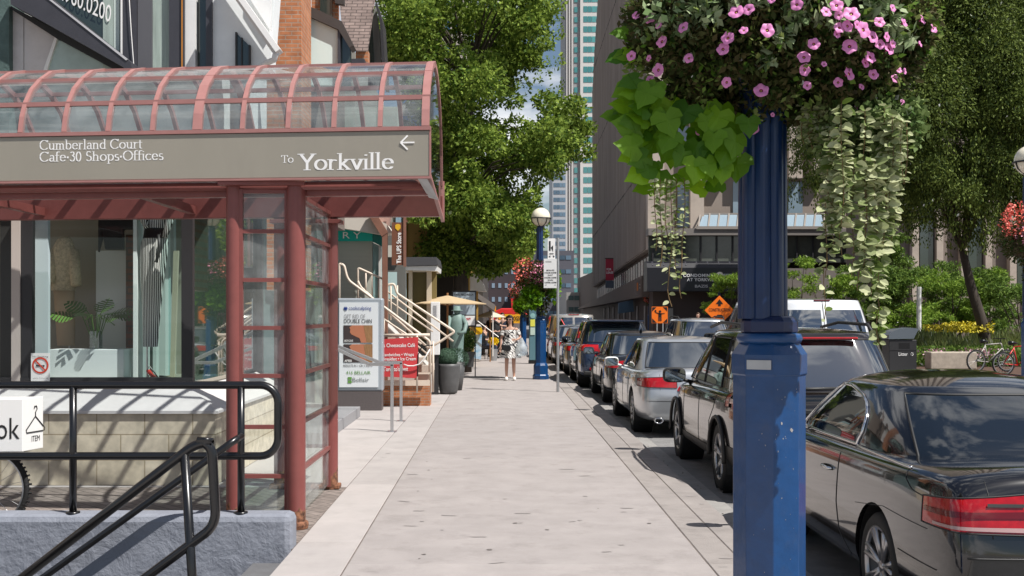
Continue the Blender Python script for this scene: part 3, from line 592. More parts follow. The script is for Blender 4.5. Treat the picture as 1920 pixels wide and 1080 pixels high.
# ---------------------------------------------------------------- advertising bicycle behind the wall
def bicycle(root, mf, mt, ad=False):       # local: wheels on z=0, rear wheel x=0, front wheel x=1.05
    tyre = mat('tyre_rubber', (.012, .012, .012), .8, bump=1, bs=80)
    for x in (0, 1.05):
        b = MB(); b.smooth = True; b.lathe([(.305 + .022 * math.cos(a * PI / 5), .022 * math.sin(a * PI / 5)) for a in range(11)], (x, 0, .33), 40, ax='y')
        for k in range(60):
            a = 2 * PI * k / 60; c = Vector((x + .328 * math.cos(a), 0, .33 + .328 * math.sin(a))); d = Vector((-math.sin(a), 0, math.cos(a)))
            b.bar(c - d * .008, c + d * .008, .036 if k % 2 else .02, .014)
        wq = b.build('wheel', tyre, root)
        b = MB(); b.lathe([(.29, -.012), (.275, -.012), (.275, .012), (.29, .012)], (x, 0, .33), 40, ax='y'); b.lathe([(.022, -.04), (.022, .04)], (x, 0, .33), 10, ax='y')
        for k in range(18):
            a = 2 * PI * k / 18; b.tube([(x + .02 * math.cos(a), .02 * (-1) ** k, .33 + .02 * math.sin(a)), (x + .28 * math.cos(a + .2), 0, .33 + .28 * math.sin(a + .2))], .0018, 4)
        b.build('rim', STEEL, wq)
    b = MB(); b.smooth = True; BB = (.42, 0, .29); ST = (.30, 0, .80); HT = (.86, 0, .84); HB = (.90, 0, .70)
    for a, c in ((BB, ST), (ST, HT), (BB, HB), ((0, 0, .33), BB), ((0, 0, .33), (.31, 0, .76)), (HB, (1.05, 0, .33)), (HT, HB)): b.tube([a, c], .016, 8)
    b.build('frame', mf, root)
    b = MB(); b.smooth = True; b.tube([(.16, 0, .90), (.28, 0, .91), (.42, 0, .89)], [.06, .05, .018], 8); b.tube([ST, (.28, 0, .9)], .012, 6); b.build('saddle', BLACK, root)
    b = MB(); b.smooth = True; b.tube([HT, (.84, 0, .96)], .014, 8); b.tube([(.80, -.28, .98), (.86, -.1, .98), (.86, .1, .98), (.80, .28, .98)], .013, 8); b.build('handlebar', BLACK, root)
t = thing('advertising_bicycle', 'black bicycle parked behind the stucco wall under the white sign box', 'bicycle', (0, 0, 0))
bicycle(t, BLACK, None); t.location = (XX(-22, 8.9) - 1.05, 8.9, 0.0)
t = thing('sign_box', 'white sign box with coat hanger drawing at the left edge of frame', 'sign', tuple(P(42, 845, 8.6)))
zt_, zb_ = ZZ(748, 8.6), ZZ(847, 8.6); e0 = Vector((XX(42, 8.6), 8.6, 0)); eL = e0 + Vector((-.7, -.05, 0)); eR = Vector((XX(81, 8.85), 8.85, 0))
b = MB(); b.prism([Vector((p.x, p.y, zb_)) for p in (eL, e0, eR, eR + eL - e0)], (0, 0, zt_ - zb_)); sb = b.build('box', WHITE, t, bevel=.004)
dL = (e0 - eL).normalized(); dR = (eR - e0).normalized(); nL = Vector((dL.y, -dL.x, 0)); nR = Vector((dR.y, -dR.x, 0))
LB = mat('letter_dark', (.012, .012, .012), .5)
text('ok', LB, e0 - dL * .195 + nL * .003 + Vector((0, 0, zb_ + .10)), dL, (0, 0, 1), .165, .175, sb)
b = MB(); hc = e0 + dR * .155 + nR * .004 + Vector((0, 0, zb_ + .16)); 
hp = [hc + dR * x + Vector((0, 0, z)) for x, z in ((0, .13), (.02, .16), (.0, .185), (-.02, .165))]
b.tube([hc + dR * x + Vector((0, 0, z)) for x, z in ((0, .10), (0, .13), (.02, .155), (.012, .18), (-.01, .178), (-.016, .16))], .004, 6)
b.tube([hc + dR * x + Vector((0, 0, z)) for x, z in ((0, .10), (.115, .0), (.11, -.02), (-.11, -.02), (-.115, 0), (0, .10))], .004, 6); b.build('hanger_drawing', LB, sb)
text('ITEM', LB, e0 + dR * .11 + nR * .003 + Vector((0, 0, zb_ + .065)), dR, (0, 0, 1), .045, .10, sb)
# ================================================================ upper storeys over the boutique
up = thing('townhouse_facade', 'pale upper storeys with slanted dark beam and office windows above the canopy', 'building', (-5, 12.6, 3.4))
YU = 12.6
def pl(name, px, m, Y=YU, th=.1, parent=None, **k):
    b = MB(); b.pp(px, Y, th); return b.build(name, m, parent or up, **k)
GRN = mat('green_grey_render', (.075, .12, .115), .9, var=.25, bump=.8, bs=30)
PALE = mat('pale_panel', (.58, .55, .54), .5, var=.05, dirt=.25, ds=3, dcol=(.3, .26, .25)); GLP = mat('pale_green_panel', (.40, .50, .47), .35, var=.12, vs=5)
MET = mat('dark_grey_metal', (.045, .045, .055), .45, var=.1)
pl('wall', [(-300, -300), (17, -300), (17, 400), (-300, 400)], GRN, 12.5, .4)
pl('panel', [(20, 15), (44, 30), (44, 140), (20, 140)], PALE); pl('panel', [(45.5, 31), (103, 68), (78, 140), (45.5, 140)], PALE, YU + .004)
pl('strip', [(103, 68), (107, 73), (85, 140), (78, 140)], WHITE, YU - .02); pl('panel', [(108, 74), (240, 128), (240, 140), (86, 140)], GLP, YU + .01)
pl('beam_edge', [(16, 8), (22, 12), (235, 124), (245, 140), (232, 140), (103, 70), (16, 14)], mat('edge_black', (.02, .02, .02), .6), YU - .06, .05)
pl('diagonal_beam', [(20, -30), (62, -30), (245, 116), (250, 140), (228, 124), (62, 30), (20, 8)], MET, YU - .3, .3)
pl('beam_flashing', [(72, -16), (77, -16), (240, 111), (236, 113)], mat('flashing', (.5, .5, .52), .4), YU - .31, .02)
DG = mat('office_glass', (.035, .05, .045), .06, spec=.8, ior=1.6); CU = mat('curtain_green', (.33, .40, .36), .7, var=.2, vs=4, stretch=(6, 1, .4))
pl('window', [(60, -40), (230, -40), (230, 130), (60, 130)], DG, YU + .02, .03); pl('blind', [(193, -40), (212, -40), (212, 130), (193, 130)], CU, YU + .008, .01); pl('blind', [(213, -40), (224, -40), (224, 130), (213, 130)], mat('blind_pale', (.5, .58, .54), .7), YU + .008, .01)
text('.960.0200', LET, P(116, 0, YU - .005), Vector((.90, 0, -.42)), Vector((.10, 0, 1)), .19, .60, up)
pl('post', [(226, -40), (229, -40), (229, 140), (226, 140)], WHITE, YU - .04, .05)
pl('post', [(229, -40), (256, -40), (256, 140), (229, 140)], MET, YU - .03, .1); pl('post', [(258, -40), (285, -40), (285, 140), (258, 140)], mat('reflection_grey', (.10, .10, .11), .5), YU - .01, .1)  # second post's lighter grey paints reflections on the dark panel
pl('window', [(286, -40), (317, -40), (317, 140), (286, 140)], CU, YU + .02, .03); pl('post', [(317, -40), (345, -40), (345, 140), (317, 140)], MET, YU - .05, .1); pl('cable', [(340, -40), (342, -40), (342, 140), (340, 140)], mat('orange_cable', (.5, .2, .03), .5), YU - .07, .01)
b = MB(); b.tube([P(240, -40, YU - .06), P(246, 60, YU - .06), P(252, 140, YU - .05)], .006, 5); b.build('cable', WHITE, up)
pl('wall', [(345, -40), (366, -40), (366, 140), (345, 140)], WHITEW, YU, .3); pl('window', [(366, -40), (386, -40), (386, 140), (366, 140)], DG, YU + .1, .03); pl('window_frame', [(386, -40), (397, -40), (397, 140), (386, 140)], MET, YU - .03, .15)
pl('wall', [(397, -60), (520, -60), (505, 140), (397, 140)], mat('white_render', (.78, .81, .81), .6, var=.07, vs=3), YU + .02, .3)
pl('window', [(443, 62), (467, 85), (467, 140), (443, 140)], DG, YU - .01, .03)
for (x0, y0, x1, y1) in ((441, 60, 444, 140), (452, 70, 454, 140), (466, 84, 469, 140)): pl('window_frame', [(x0, y0), (x1, y0), (x1, y1), (x0, y1)], DARK, YU - .03, .05)
b = MB(); b.bar(P(425, -40, YU - .25), P(524, 98, YU - .25), .18, .06); b.bar(P(418, -40, YU - .1), P(516, 100, YU - .1), .14, .04); b.build('gutter', WHITE, up)
b = MB(); b.smooth = True; b.tube([P(518, 98, YU - .25), P(514, 112, YU - .22), P(500, 118, YU - .15), P(492, 122, YU - .1), P(492, 150, YU - .1)], .035, 10); b.build('downspout', WHITE, up)
pl('wall', [(470, -60), (508, -60), (508, 60), (470, 0)], WHITEW, YU - .05, .05)
b = MB(); b.bx(-12, -3.3, 12.95, 20, 3.3, 9); b.build('rear_block', WHITEW, up)
# brick chimney, gabled neighbour
BR = brickmat('orange_brick', (.42, .15, .06), (.50, .20, .09), (.38, .27, .20), bw=.15, bh=.05, ms=.006)
b = MB(); Yb = 13.4; b.bx(XX(500, Yb), XX(565, Yb), Yb, Yb + .7, 2.0, 8); tag(b.build('brick_chimney', BR), 'orange brick chimney rising between the white facade and gabled house', 'chimney')
gh = thing('gabled_house', 'house with shingled roof and pale glazed gable left of the big tree', 'house', (-3, 16, 3.3))
pl('wall', [(565, 18), (634, 52), (634, 160), (565, 160)], mat('mint_glass', (.66, .78, .74), .45), 14.2, .1, gh)
pl('window', [(637, 55), (657, 88), (657, 160), (637, 160)], DG, 14.25, .1, gh); pl('corner_post', [(633, 50), (638, 54), (638, 160), (633, 160)], MET, 14.15, .1, gh)
b = MB(); b.prism([P(x, y, 14.13) for x, y in [(565, 6), (600, 20), (641, 40), (663, 85), (655, 89), (634, 55), (565, 24)]], (0, .3, 0)); b.build('fascia', DBROWN, gh)
b = MB(); b.pp([(584, -40), (634, -40), (634, 45), (584, 20)], 14.8, .1); b.build('wall', BR, gh)
pl('window', [(600, -40), (623, -40), (623, 32), (600, 22)], DG, 14.75, .04, gh); pl('roof_trim', [(628, -30), (645, -30), (645, 8), (628, 6)], DBROWN, 14.7, .1, gh)
SHG = brickmat('shingles', (.17, .125, .11), (.22, .165, .145), (.07, .05, .045), bw=.15, bh=.055, ms=.006, bump=.9)
b = MB(); b.add([P(630, -60, 16.6), P(712, -60, 16.6), P(690, 96, 15.4), P(664, 96, 15.4), P(640, 40, 15.8)], [(0, 1, 2, 3, 4)]); b.build('roof', SHG, gh)
pl('gable_panel', [(690, 60), (704, 12), (712, 60), (716, 160), (690, 160)], mat('gable_grey', (.22, .22, .20), .6), 16.2, .1, gh); pl('gable_window', [(690, 100), (698, 45), (704, 160), (690, 160)], DG, 16.15, .03, gh)
b = MB(); b.prism([P(x, y, 15.9) for x, y in [(703, 6), (707, 6), (717, 40), (724, 160), (718, 160), (712, 42)]], (0, .5, 0)); b.build('gable_trim', DARK, gh)
pl('chimney_cap', [(655, 110), (683, 110), (683, 118), (655, 118)], MET, 15.3, .3, gh); pl('sill', [(667, 94), (690, 94), (690, 120), (667, 120)], BR, 15.5, .2, gh)
b = MB(); b.bx(-9, -2.75, 16.3, 20, 3.2, 6); b.build('body', mat('house_body', (.16, .13, .11), .8), gh)
# ================================================================ shops and stairs farther up the left side
def slab(name, px, m, Y, th=.1, parent=None, **k):
    b = MB(); b.pp(px, Y, th); return b.build(name, m, parent, **k)
def rect(x0, x1, y0, y1): return [(x0, y0), (x1, y0), (x1, y1), (x0, y1)]
GRYW = mat('shop_wall_grey', (.42, .43, .37), .7, var=.06, vs=3, stretch=(.3, 1, 5)); SOFF = mat('soffit_cream', (.58, .53, .46), .7, dirt=.2, ds=3); TRIMB = mat('trim_brown', (.22, .10, .065), .6, var=.12)
TURQ = mat('turquoise_fascia', (.0, .42, .34), .45); GLT = mat('teal_window', (.20, .33, .33), .08, spec=.8, ior=1.6)
st = thing('corner_shop', 'shop with turquoise fascia and cream soffit above the cream railings', 'shop', (-3, 21.6, 0))
slab('soffit', [(600, 380), (640, 380), (725, 420), (736, 436), (720, 440), (636, 427), (600, 425)], SOFF, 21.2, .5, st)
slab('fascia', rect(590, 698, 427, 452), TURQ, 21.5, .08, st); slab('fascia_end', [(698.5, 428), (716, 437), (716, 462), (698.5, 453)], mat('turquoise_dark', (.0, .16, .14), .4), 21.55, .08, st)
text('RRY', LET, P(622, 447, 21.49), (1, 0, 0), (0, 0, 1), .125, .56, st, space=1.5)
slab('wall', rect(590, 698, 452, 760), GRYW, 21.6, .2, st); slab('window', [(699, 455), (716, 463), (716, 760), (699, 760)], GLT, 21.65, .1, st)
slab('window_post', rect(710, 715, 460, 760), mat('post_white', (.6, .6, .57), .5), 21.6, .06, st)
b = MB(); b.bar(P(696, 398, 21.1), P(722, 440, 21.1), .12, .14); b.bar(P(722, 438, 21.1), P(722, 760, 21.1), .10, .10); b.build('brown_frame', TRIMB, st)
slab('eave', [(640, 350), (700, 350), (735, 395), (722, 440), (700, 400), (668, 385)], mat('eave_pink', (.45, .28, .23), .6), 21.3, .3, st)
slab('upper_wall', [(600, 200), (745, 200), (745, 395), (735, 400), (700, 352), (600, 352)], GRYW, 22, .4, st)
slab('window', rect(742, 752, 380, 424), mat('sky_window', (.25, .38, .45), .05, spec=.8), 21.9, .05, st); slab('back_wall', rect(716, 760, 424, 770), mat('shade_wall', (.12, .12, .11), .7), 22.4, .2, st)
slab('lit_window', rect(722, 752, 460, 482), mat('pale_lit', (.5, .5, .45), .6), 22.3, .05, st); slab('panel', rect(724, 744, 510, 560), mat('mint_panel', (.42, .56, .56), .3), 22.2, .05, st)
b = MB(); b.bx(-9, -2.9, 22.6, 34, 0, 7); b.build('body', mat('shop_body', (.25, .24, .21), .8), st)
t = thing('vertical_shop_banner', 'brown vertical hanging sign with white lettering and gold shield', 'sign', tuple(P(747, 497, 21.0)))
bn = slab('board', rect(734.5, 758.5, 417, 497), mat('banner_brown', (.17, .065, .035), .5), 21.0, .05, t)
text('The UPS Store', LET, P(752, 494, 20.99), (0, 0, 1), (-1, 0, 0), .085, .58, bn, bold=.02)
b = MB(); b.prism([P(x, y, 20.992) for x, y in [(741, 422), (744, 420), (748, 420), (751, 422), (751, 428), (746, 433), (741, 428)]], (0, .004, 0)); b.build('shield', mat('gold', (.70, .40, .02), .5), bn)
b = MB(); b.bar(P(759, 340, 21), P(759, 500, 21), .05, .05); b.bar(P(757, 415, 21), P(764, 415, 21), .03, .03); b.build('pole', TRIMB, t)
# customer seen on the steps behind the railing
# cream stair railings ---------------------------------------------------------------
stc = thing('cream_staircase', 'cream painted metal staircase with pipe railings rising to the upper shops', 'staircase', (-2.2, 21, 0))
def rail(px, Y, r=.028, name='railing', n=8):
    b = MB(); b.smooth = True; b.tube(bend(px, Y, .05) if len(px) > 2 else [P(*q, Y) for q in px], r * .84, n); return b.build(name, CREAM, stc)
rail([(636, 610), (636, 494), (645, 497), (650, 518), (655, 527), (806, 640), (806, 737)], 20.9, .030)
rail([(671, 590), (671, 502), (722, 525), (722, 590)], 21.2, .024); rail([(671, 527), (676, 538), (806, 655)], 21.2, .026); rail([(672, 556), (806, 668)], 21.3, .02)
for x, y0, y1 in ((686, 512, 550), (698, 515, 560), (710, 521, 568)): rail([(x, y0), (x, y1)], 21.2, .018)
rail([(726, 600), (726, 534), (739, 532), (744, 550), (853, 622), (826, 640), (806, 652)], 22.0, .028); rail([(703, 534), (724, 534)], 22.0, .022)
for x in (733, 745): rail([(x, 535), (x, 600)], 22.0, .018)
rail([(724, 545), (850, 640)], 22.1, .022); rail([(724, 560), (812, 622)], 22.2, .018)
rail([(716, 629), (806, 628)], 20.6, .035); rail([(716, 596), (790, 645)], 20.8, .022)
rail([(719, 600), (719, 629)], 20.6, .03); rail([(782, 629), (782, 737)], 20.5, .02, 'post'); rail([(812, 735), (812, 640)], 20.9, .025, 'post')
b = MB()
for i in range(9):
    p = P(655 + i * 17, 566 + i * 14.5, 21.3); b.bx(p.x, p.x + .19, 21.25, 22.2, p.z - .16, p.z - .03)
b.build('steps', mat('stair_cream', (.50, .43, .36), .7, var=.1, dirt=.3), stc)
b = MB(); b.prism([P(x, y, 21.35) for x, y in [(640, 585), (716, 600), (806, 690), (806, 737), (640, 737)]], (0, .8, 0)); b.build('stair_side', mat('stair_side_grey', (.50, .47, .44), .7, var=.1, dirt=.3), stc)
b = MB(); b.bar(P(716, 718, 20.7), P(806, 718, 20.7), .05, .10); b.bar(P(716, 700, 20.75), P(806, 700, 20.75), .04, .03); b.build('kick_rail', CREAM, stc)
b = MB(); b.bx(XX(712, 20.85), XX(806, 20.85), 20.85, 21.3, 0, ZZ(722, 20.85)); b.build('brick_base', BR, stc)
b = MB(); b.smooth = True; b.tube([P(x, y, 20.4) for x, y in [(757, 683), (765, 686), (775, 686), (786, 683), (796, 672), (806, 655)]], .012, 6); tag(b.build('hose', WHITE), 'white rope slung below the cream railing across the red banner', 'rope')
b = MB(); b.smooth = True; b.tube([P(x, y, 20.45) for x, y in [(783, 706), (784, 665), (790, 652), (800, 648), (812, 647)]], .012, 6); tag(b.build('cable', BLACK), 'black cable looping from the banner edge to the white sign post', 'cable')
b = MB(); Yq = 20.45; b.prism([P(x, y, Yq) for x, y in [(717, 636), (784, 632), (783.5, 700), (780, 709), (717, 706)]], (0, .012, 0)); t = b.build('cafe_banner', mat('banner_red', (.56, .045, .05), .55, var=.12, vs=2)); tag(t, 'red fabric cafe banner with white lettering tied below the stair rail', 'banner')
for s_, x, y, h, wd in (("'s Cheesecake Caf\u00e9", 718, 651, 7, 60), ('Sandwiches \u2022 Wraps', 718, 668, 6, 58), ('Breakfast \u2022 Ice Cream', 718, 676, 6, 62), ("Toronto's Best", 719, 696, 8, 46)):
    text(s_, LET, P(x, y, Yq - .005), (1, 0, .01), (0, 0, 1), h * Yq / F, wd * Yq / F, t, bold=.01)
# illuminated poster stand --------------------------------------------------------------
Yp = 19.85
t = thing('poster_stand', 'grey framed clinic poster stand on dark granite plinth beside the walk', 'poster stand', tuple(P(676, 770, Yp)))
b = MB(); b.bx(XX(630, Yp), XX(715.5, Yp), Yp, Yp + .3, 0, ZZ(734, Yp)); b.build('plinth', mat('dark_granite', (.10, .085, .085), .5, var=.3, vs=60), t)
b = MB(); b.bx(XX(632, Yp), XX(718, Yp), Yp + .02, Yp + .26, ZZ(734, Yp) + .004, ZZ(559, Yp)); fr = b.build('frame', mat('frame_silver', (.38, .42, .46), .35, metal=.3), t, bevel=.03)
b = MB(); b.bx(XX(636, Yp), XX(709, Yp), Yp + .005, Yp + .02, ZZ(726, Yp), ZZ(567, Yp)); po = b.build('poster', mat('poster_white', (.70, .73, .75), .3), fr)
yy = Yp - .002
NV = mat('poster_navy', (.02, .05, .25), .5); GR_ = mat('poster_grey', (.35, .35, .36), .5); GN = mat('poster_green', (.12, .28, .06), .5)
text('coolsculpting', NV, P(654, 581, yy), (1, 0, 0), (0, 0, 1), 7 * Yp / F, 42 * Yp / F, po)
b = MB()
for k in range(6):
    a = PI * k / 6; c = P(648, 578.5, yy); b.bar(c + Vector((math.cos(a) * .035, -.0003 * k, math.sin(a) * .035)), c - Vector((math.cos(a) * .035, .0003 * k, math.sin(a) * .035)), .001, .012)
b.build('star_mark', NV, po)
text('GET RID OF', GR_, P(645, 597, yy), (1, 0, 0), (0, 0, 1), 8 * Yp / F, 40 * Yp / F, po); text('DOUBLE CHIN', BLACK, P(645, 606, yy), (1, 0, 0), (0, 0, 1), 8 * Yp / F, 52 * Yp / F, po)
SK = mat('poster_skin', (.45, .17, .09), .5); HR = mat('poster_hair', (.30, .16, .07), .5, var=.3, vs=30, stretch=(3, 1, .4)); PB = mat('poster_dark', (.05, .035, .035), .5)
for y0, y1 in ((610, 642.5), (645.5, 679.5)):
    b = MB(); b.pp(rect(644, 698.5, y0, y1), yy, .002); b.build('photo', PB, po)
    b = MB(); b.pp([(660, y0), (655, y0 + 4), (657, y0 + 8), (656, y0 + 13), (659, y0 + 17), (667, y0 + 21), (674, y0 + 24), (677, y1), (690, y1), (690, y0)], yy - .003, .002); b.build('photo_face', SK, po)
    b = MB(); b.pp([(682, y0), (698.5, y0), (698.5, y1), (688, y1), (684, y0 + 14)], yy - .005, .001); b.build('photo_hair', HR, po)
text('BEFORE', LET, P(646, 641, yy - .006), (1, 0, 0), (0, 0, 1), 4 * Yp / F, 16 * Yp / F, po); text('AFTER', LET, P(646, 678.5, yy - .006), (1, 0, 0), (0, 0, 1), 4 * Yp / F, 14 * Yp / F, po, bold=.02)
text('RESULTS IN 1 OR 2 VISITS', BLACK, P(644, 688, yy), (1, 0, 0), (0, 0, 1), 4.5 * Yp / F, 54 * Yp / F, po); text('416 BELLAIR', GN, P(649, 702, yy), (1, 0, 0), (0, 0, 1), 6.5 * Yp / F, 46 * Yp / F, po)
text('Bellair', mat('poster_mid', (.22, .24, .24), .5), P(661, 716, yy), (1, 0, 0), (0, 0, 1), 8 * Yp / F, 31 * Yp / F, po)
b = MB(); b.pp(rect(652, 659.5, 707, 712), yy, .002); b.pp(rect(652, 659.5, 713.5, 718.5), yy, .002); b.build('leaf_mark', GN, po)
# steel handrail beside the poster
t = thing('steel_handrail', 'bare steel double handrail with two floor posts in front of the poster stand', 'handrail', (-1.6, 17, 0))
for (px, y0, Y) in ((735, 683, 16.3), (752, 680, 17.9)):
    s_ = F / Y; b = MB(); x = XX(px, Y)
    hz = ZZ(y0, Y); b.bar((x, Y, .0), (x, Y, hz), .045, .045); b.bx(x - .07, x + .07, Y - .07, Y + .07, 0, .012)
    xl = XX(634, Y); b.bar((x + .02, Y, hz), (x - .33, Y, hz), .045, .05); b.bar((x - .33, Y, hz), (xl - .6, Y, hz + (.49 + .0)), .045, .05)
    b.build('rail', STEEL, t, bevel=.004)
b = MB(); b.bx(-3.4, -2.31, 14.6, 18.7, 0, .17); tag(b.build('granite_step', mat('grey_granite', (.27, .27, .28), .5, var=.15, vs=40), bevel=.008), 'low grey granite step at the foot of the poster stand', 'step')
# white sign post + planters
t = thing('menu_post', 'tall white sign panel on a dark post between stairs and planters', 'sign', tuple(P(815, 740, 23.8)))
slab('post', rect(810, 822, 664, 740), DARK, 23.8, .12, t); bb = slab('panel', rect(807.5, 824, 566, 665.5), WHITE, 23.72, .22, t, bevel=.01)
b = MB()
for k in range(9): b.pp(rect(812, 819, 573 + k * 2.6, 574.2 + k * 2.6), 23.712, .002)
b.build('fine_print', GR_, bb)
PLT = mat('planter_grey', (.085, .085, .085), .5, var=.15)
def leaves(b, c, n, rad, size, flat=1.0, shell=.5, up=.3, seed=None, wd=.45, jit=1.0):
    c = Vector(c)
    for i in range(n):
        d = Vector((random.gauss(0, 1), random.gauss(0, 1), random.gauss(0, 1))).normalized()
        r = shell + (1 - shell) * random.random() ** .5
        p = c + Vector((d.x * rad[0], d.y * rad[1], d.z * rad[2])) * r
        ax = (d + Vector((random.gauss(0, jit), random.gauss(0, jit), random.gauss(0, jit) + up))).normalized()
        s_ = ax.cross(Vector((random.gauss(0, 1), random.gauss(0, 1), random.gauss(0, 1)))).normalized()
        L_ = size * random.uniform(.7, 1.3); w_ = L_ * wd
        b.add([p - ax * L_ * .5, p + s_ * w_ * .5, p + ax * L_ * .5, p - s_ * w_ * .5], [(0, 1, 2, 3)])
BOXG = mat('boxwood_leaf', (.03, .07, .03), .7, spec=.15, island=[(.02, .055, .03), (.05, .10, .06), (.09, .15, .10)], trans=.15)
SHR = mat('shrub_leaf', (.04, .1, .02), .7, spec=.15, island=[(.02, .06, .012), (.06, .13, .03), (.12, .20, .05)], trans=.25)
Y1 = 24.0; c1 = P(841, 737, Y1)
t = thing('round_boxwood_planter', 'large dark bowl planter with clipped round boxwood ball, nearest the walk', 'planter', tuple(c1), group='dark planters along the shopfronts')
b = MB(); b.smooth = True; r = 21.5 * Y1 / F; hgt = 55 * Y1 / F
b.lathe([(0.001, .0), (r * .72, 0), (r * .80, .05), (r * .93, hgt * .4), (r, hgt * .9), (r * 1.03, hgt), (r * .93, hgt), (r * .9, hgt * .9), (.001, hgt * .88)], c1, 28); b.build('pot', PLT, t)
b = MB(); leaves(b, c1 + Vector((-.02, 0, hgt + .12)), 5200, (.225, .225, .22), .020, shell=.9); b.sphere(c1 + Vector((-.02, 0, hgt + .12)), .20, 16, 10); b.build('foliage', BOXG, t)
t = thing('boxwood_planter', 'second dark bowl planter with loose boxwood, just behind the clipped ball', 'planter', tuple(P(856, 731, 25.2)), group='dark planters along the shopfronts')
c2 = P(853, 731, 25.2); b = MB(); b.smooth = True; b.lathe([(0.001, .0), (.16, 0), (.2, .3), (.24, hgt), (.2, hgt), (.001, hgt * .9)], c2, 24); b.build('pot', PLT, t)
b = MB(); leaves(b, c2 + Vector((.05, 0, hgt + .08)), 2600, (.27, .24, .24), .028, shell=.7); b.build('foliage', BOXG, t)
Y3 = 31.0; c3 = P(882, 688, 36 * .86)
t = thing('tall_shrub_planter', 'tapered dark planter holding a leafy upright shrub beyond the boxwood balls', 'planter', tuple(c3), group='dark planters along the shopfronts')
b = MB(); b.lathe([(.12, 0), (.17, .42), (.15, .42), (.001, .40)], c3, 4, ph=PI / 4); b.build('pot', PLT, t)
b = MB(); leaves(b, c3 + Vector((-.05, 0, .72)), 1500, (.22, .22, .36), .055, shell=.2); b.build('foliage', SHR, t)
# patio umbrellas, statue, menu board, kiosk
CNV = mat('umbrella_canvas', (.66, .52, .33), .8, trans=.35); CNW = mat('umbrella_cream', (.74, .68, .55), .8, trans=.35); WOOD = mat('umbrella_wood', (.28, .13, .05), .5)
def parasol(label, px, ytop, yedge, hw, Y, m, n=8, zb=0.0):
    c = P(px, ytop, Y); ze = ZZ(yedge, Y); r = hw * Y / F
    t = thing('patio_umbrella', label, 'umbrella', (c.x, Y, zb), group='patio umbrellas on the left')
    b = MB(); vs = [c + Vector((0, 0, -.01))] + [Vector((c.x + r * math.cos(2 * PI * k / n + .2), Y + r * math.sin(2 * PI * k / n + .2), ze)) for k in range(n)]
    vs2 = [v - Vector((0, 0, .02)) for v in vs]; b.add(vs + vs2, [(0, 1 + k, 1 + (k + 1) % n) for k in range(n)] + [(n + 1, n + 2 + (k + 1) % n, n + 2 + k) for k in range(n)] + [(1 + k, n + 2 + k, n + 2 + (k + 1) % n, 1 + (k + 1) % n) for k in range(n)])
    b.build('canopy', m, t)
    b = MB(); b.tube([(c.x, Y, zb), (c.x, Y, c.z + .05)], .025, 8)
    b.build('pole', WOOD, t)
    b = MB()
    for k in range(n): b.tube([Vector((c.x, Y, ze - .05)), vs[1 + k].lerp(vs[0], .45) - Vector((0, 0, .03))], .008, 4)
    b.build('ribs', WOOD, t)
parasol('large tan canvas parasol beside the white sign post', 839, 553, 569, 74, 27.0, CNV)
parasol('smaller cream parasol behind, beside the food stall', 919, 582, 594, 30, 40.0, CNW)
BRZ = mat('verdigris_bronze', (.16, .24, .22), .55, var=.2, vs=8)
t = thing('bronze_statue', 'green grey statue of a man in a hat under the tan parasol', 'statue', tuple(P(856, 690, 28.5)))
b = MB(); b.smooth = True; Ys = 28.5
loftpx(b, [(690, 845, 868), (650, 844, 869), (630, 842, 870), (605, 842, 871), (592, 845, 868), (588, 850, 863)], Ys, .7, 16); b.build('body', BRZ, t)
b = MB(); b.smooth = True; b.sphere(P(857, 583, Ys), .085, 14, 10, 1.2); b.tube([P(857, 592, Ys), P(857, 586, Ys)], .05, 8); b.build('head', BRZ, t)
b = MB(); b.smooth = True; b.lathe([(.001, .1), (.08, .09), (.09, .0), (.15, -.01), (.15, -.025), (.001, -.02)], P(857, 581, Ys), 18); b.build('hat', BRZ, t)
b = MB(); b.smooth = True; b.tube([P(866, 594, Ys), P(874, 608, Ys - .1), P(871, 622, Ys - .3), P(858, 626, Ys - .35)], [.07, .06, .05, .035], 10); b.tube([P(845, 594, Ys), P(840, 612, Ys - .1), P(850, 624, Ys - .3)], [.07, .06, .04], 10); b.build('arms', BRZ, t)
Ym = 30.5
t = thing('boutique_sign_board', 'tall pale double sign board in a dark frame behind the statue', 'sign', tuple(P(870, 660, Ym)))
slab('frame', rect(847, 893, 545, 613), DARK, Ym, .1, t); slab('post', rect(848, 850, 613, 706), DARK, Ym + .01, .06, t); slab('post', rect(890, 892, 613, 706), DARK, Ym + .01, .06, t); a_ = slab('upper_panel', rect(850, 890.5, 548, 590), mat('board_blue', (.42, .50, .56), .4), Ym - .02, .02, t); c_ = slab('lower_panel', rect(850, 890.5, 592, 610), WHITE, Ym - .02, .02, t)
text('PAUL PECORELLA', BLACK, P(852, 554, Ym - .025), (1, 0, 0), (0, 0, 1), 3.4 * Ym / F, 36 * Ym / F, a_, bold=.02)
text('otion', mat('script_red', (.45, .01, .03), .5), P(862, 602, Ym - .025), Vector((1, 0, .12)), Vector((.2, 0, 1)), 6 * Ym / F, 20 * Ym / F, c_, bold=.03)
Yk = 26.5
t = thing('glazed_kiosk', 'small cream glazed kiosk with flat dark roof at the stair head', 'kiosk', (-2, 26.5, 0))
slab('roof', [(752, 482), (818, 482), (821, 497), (752, 499)], mat('roof_dark', (.06, .06, .065), .5), Yk - .3, 2.0, t); slab('roof_fascia', [(745, 500), (820, 498), (819, 508), (745, 506)], WHITEW, Yk - .25, 1.9, t)
for x0, x1 in ((766, 773), (800, 809), (729, 733)): slab('post', rect(x0, x1, 507, 700), mat('post_cream', (.55, .47, .36), .5), Yk, .12, t)
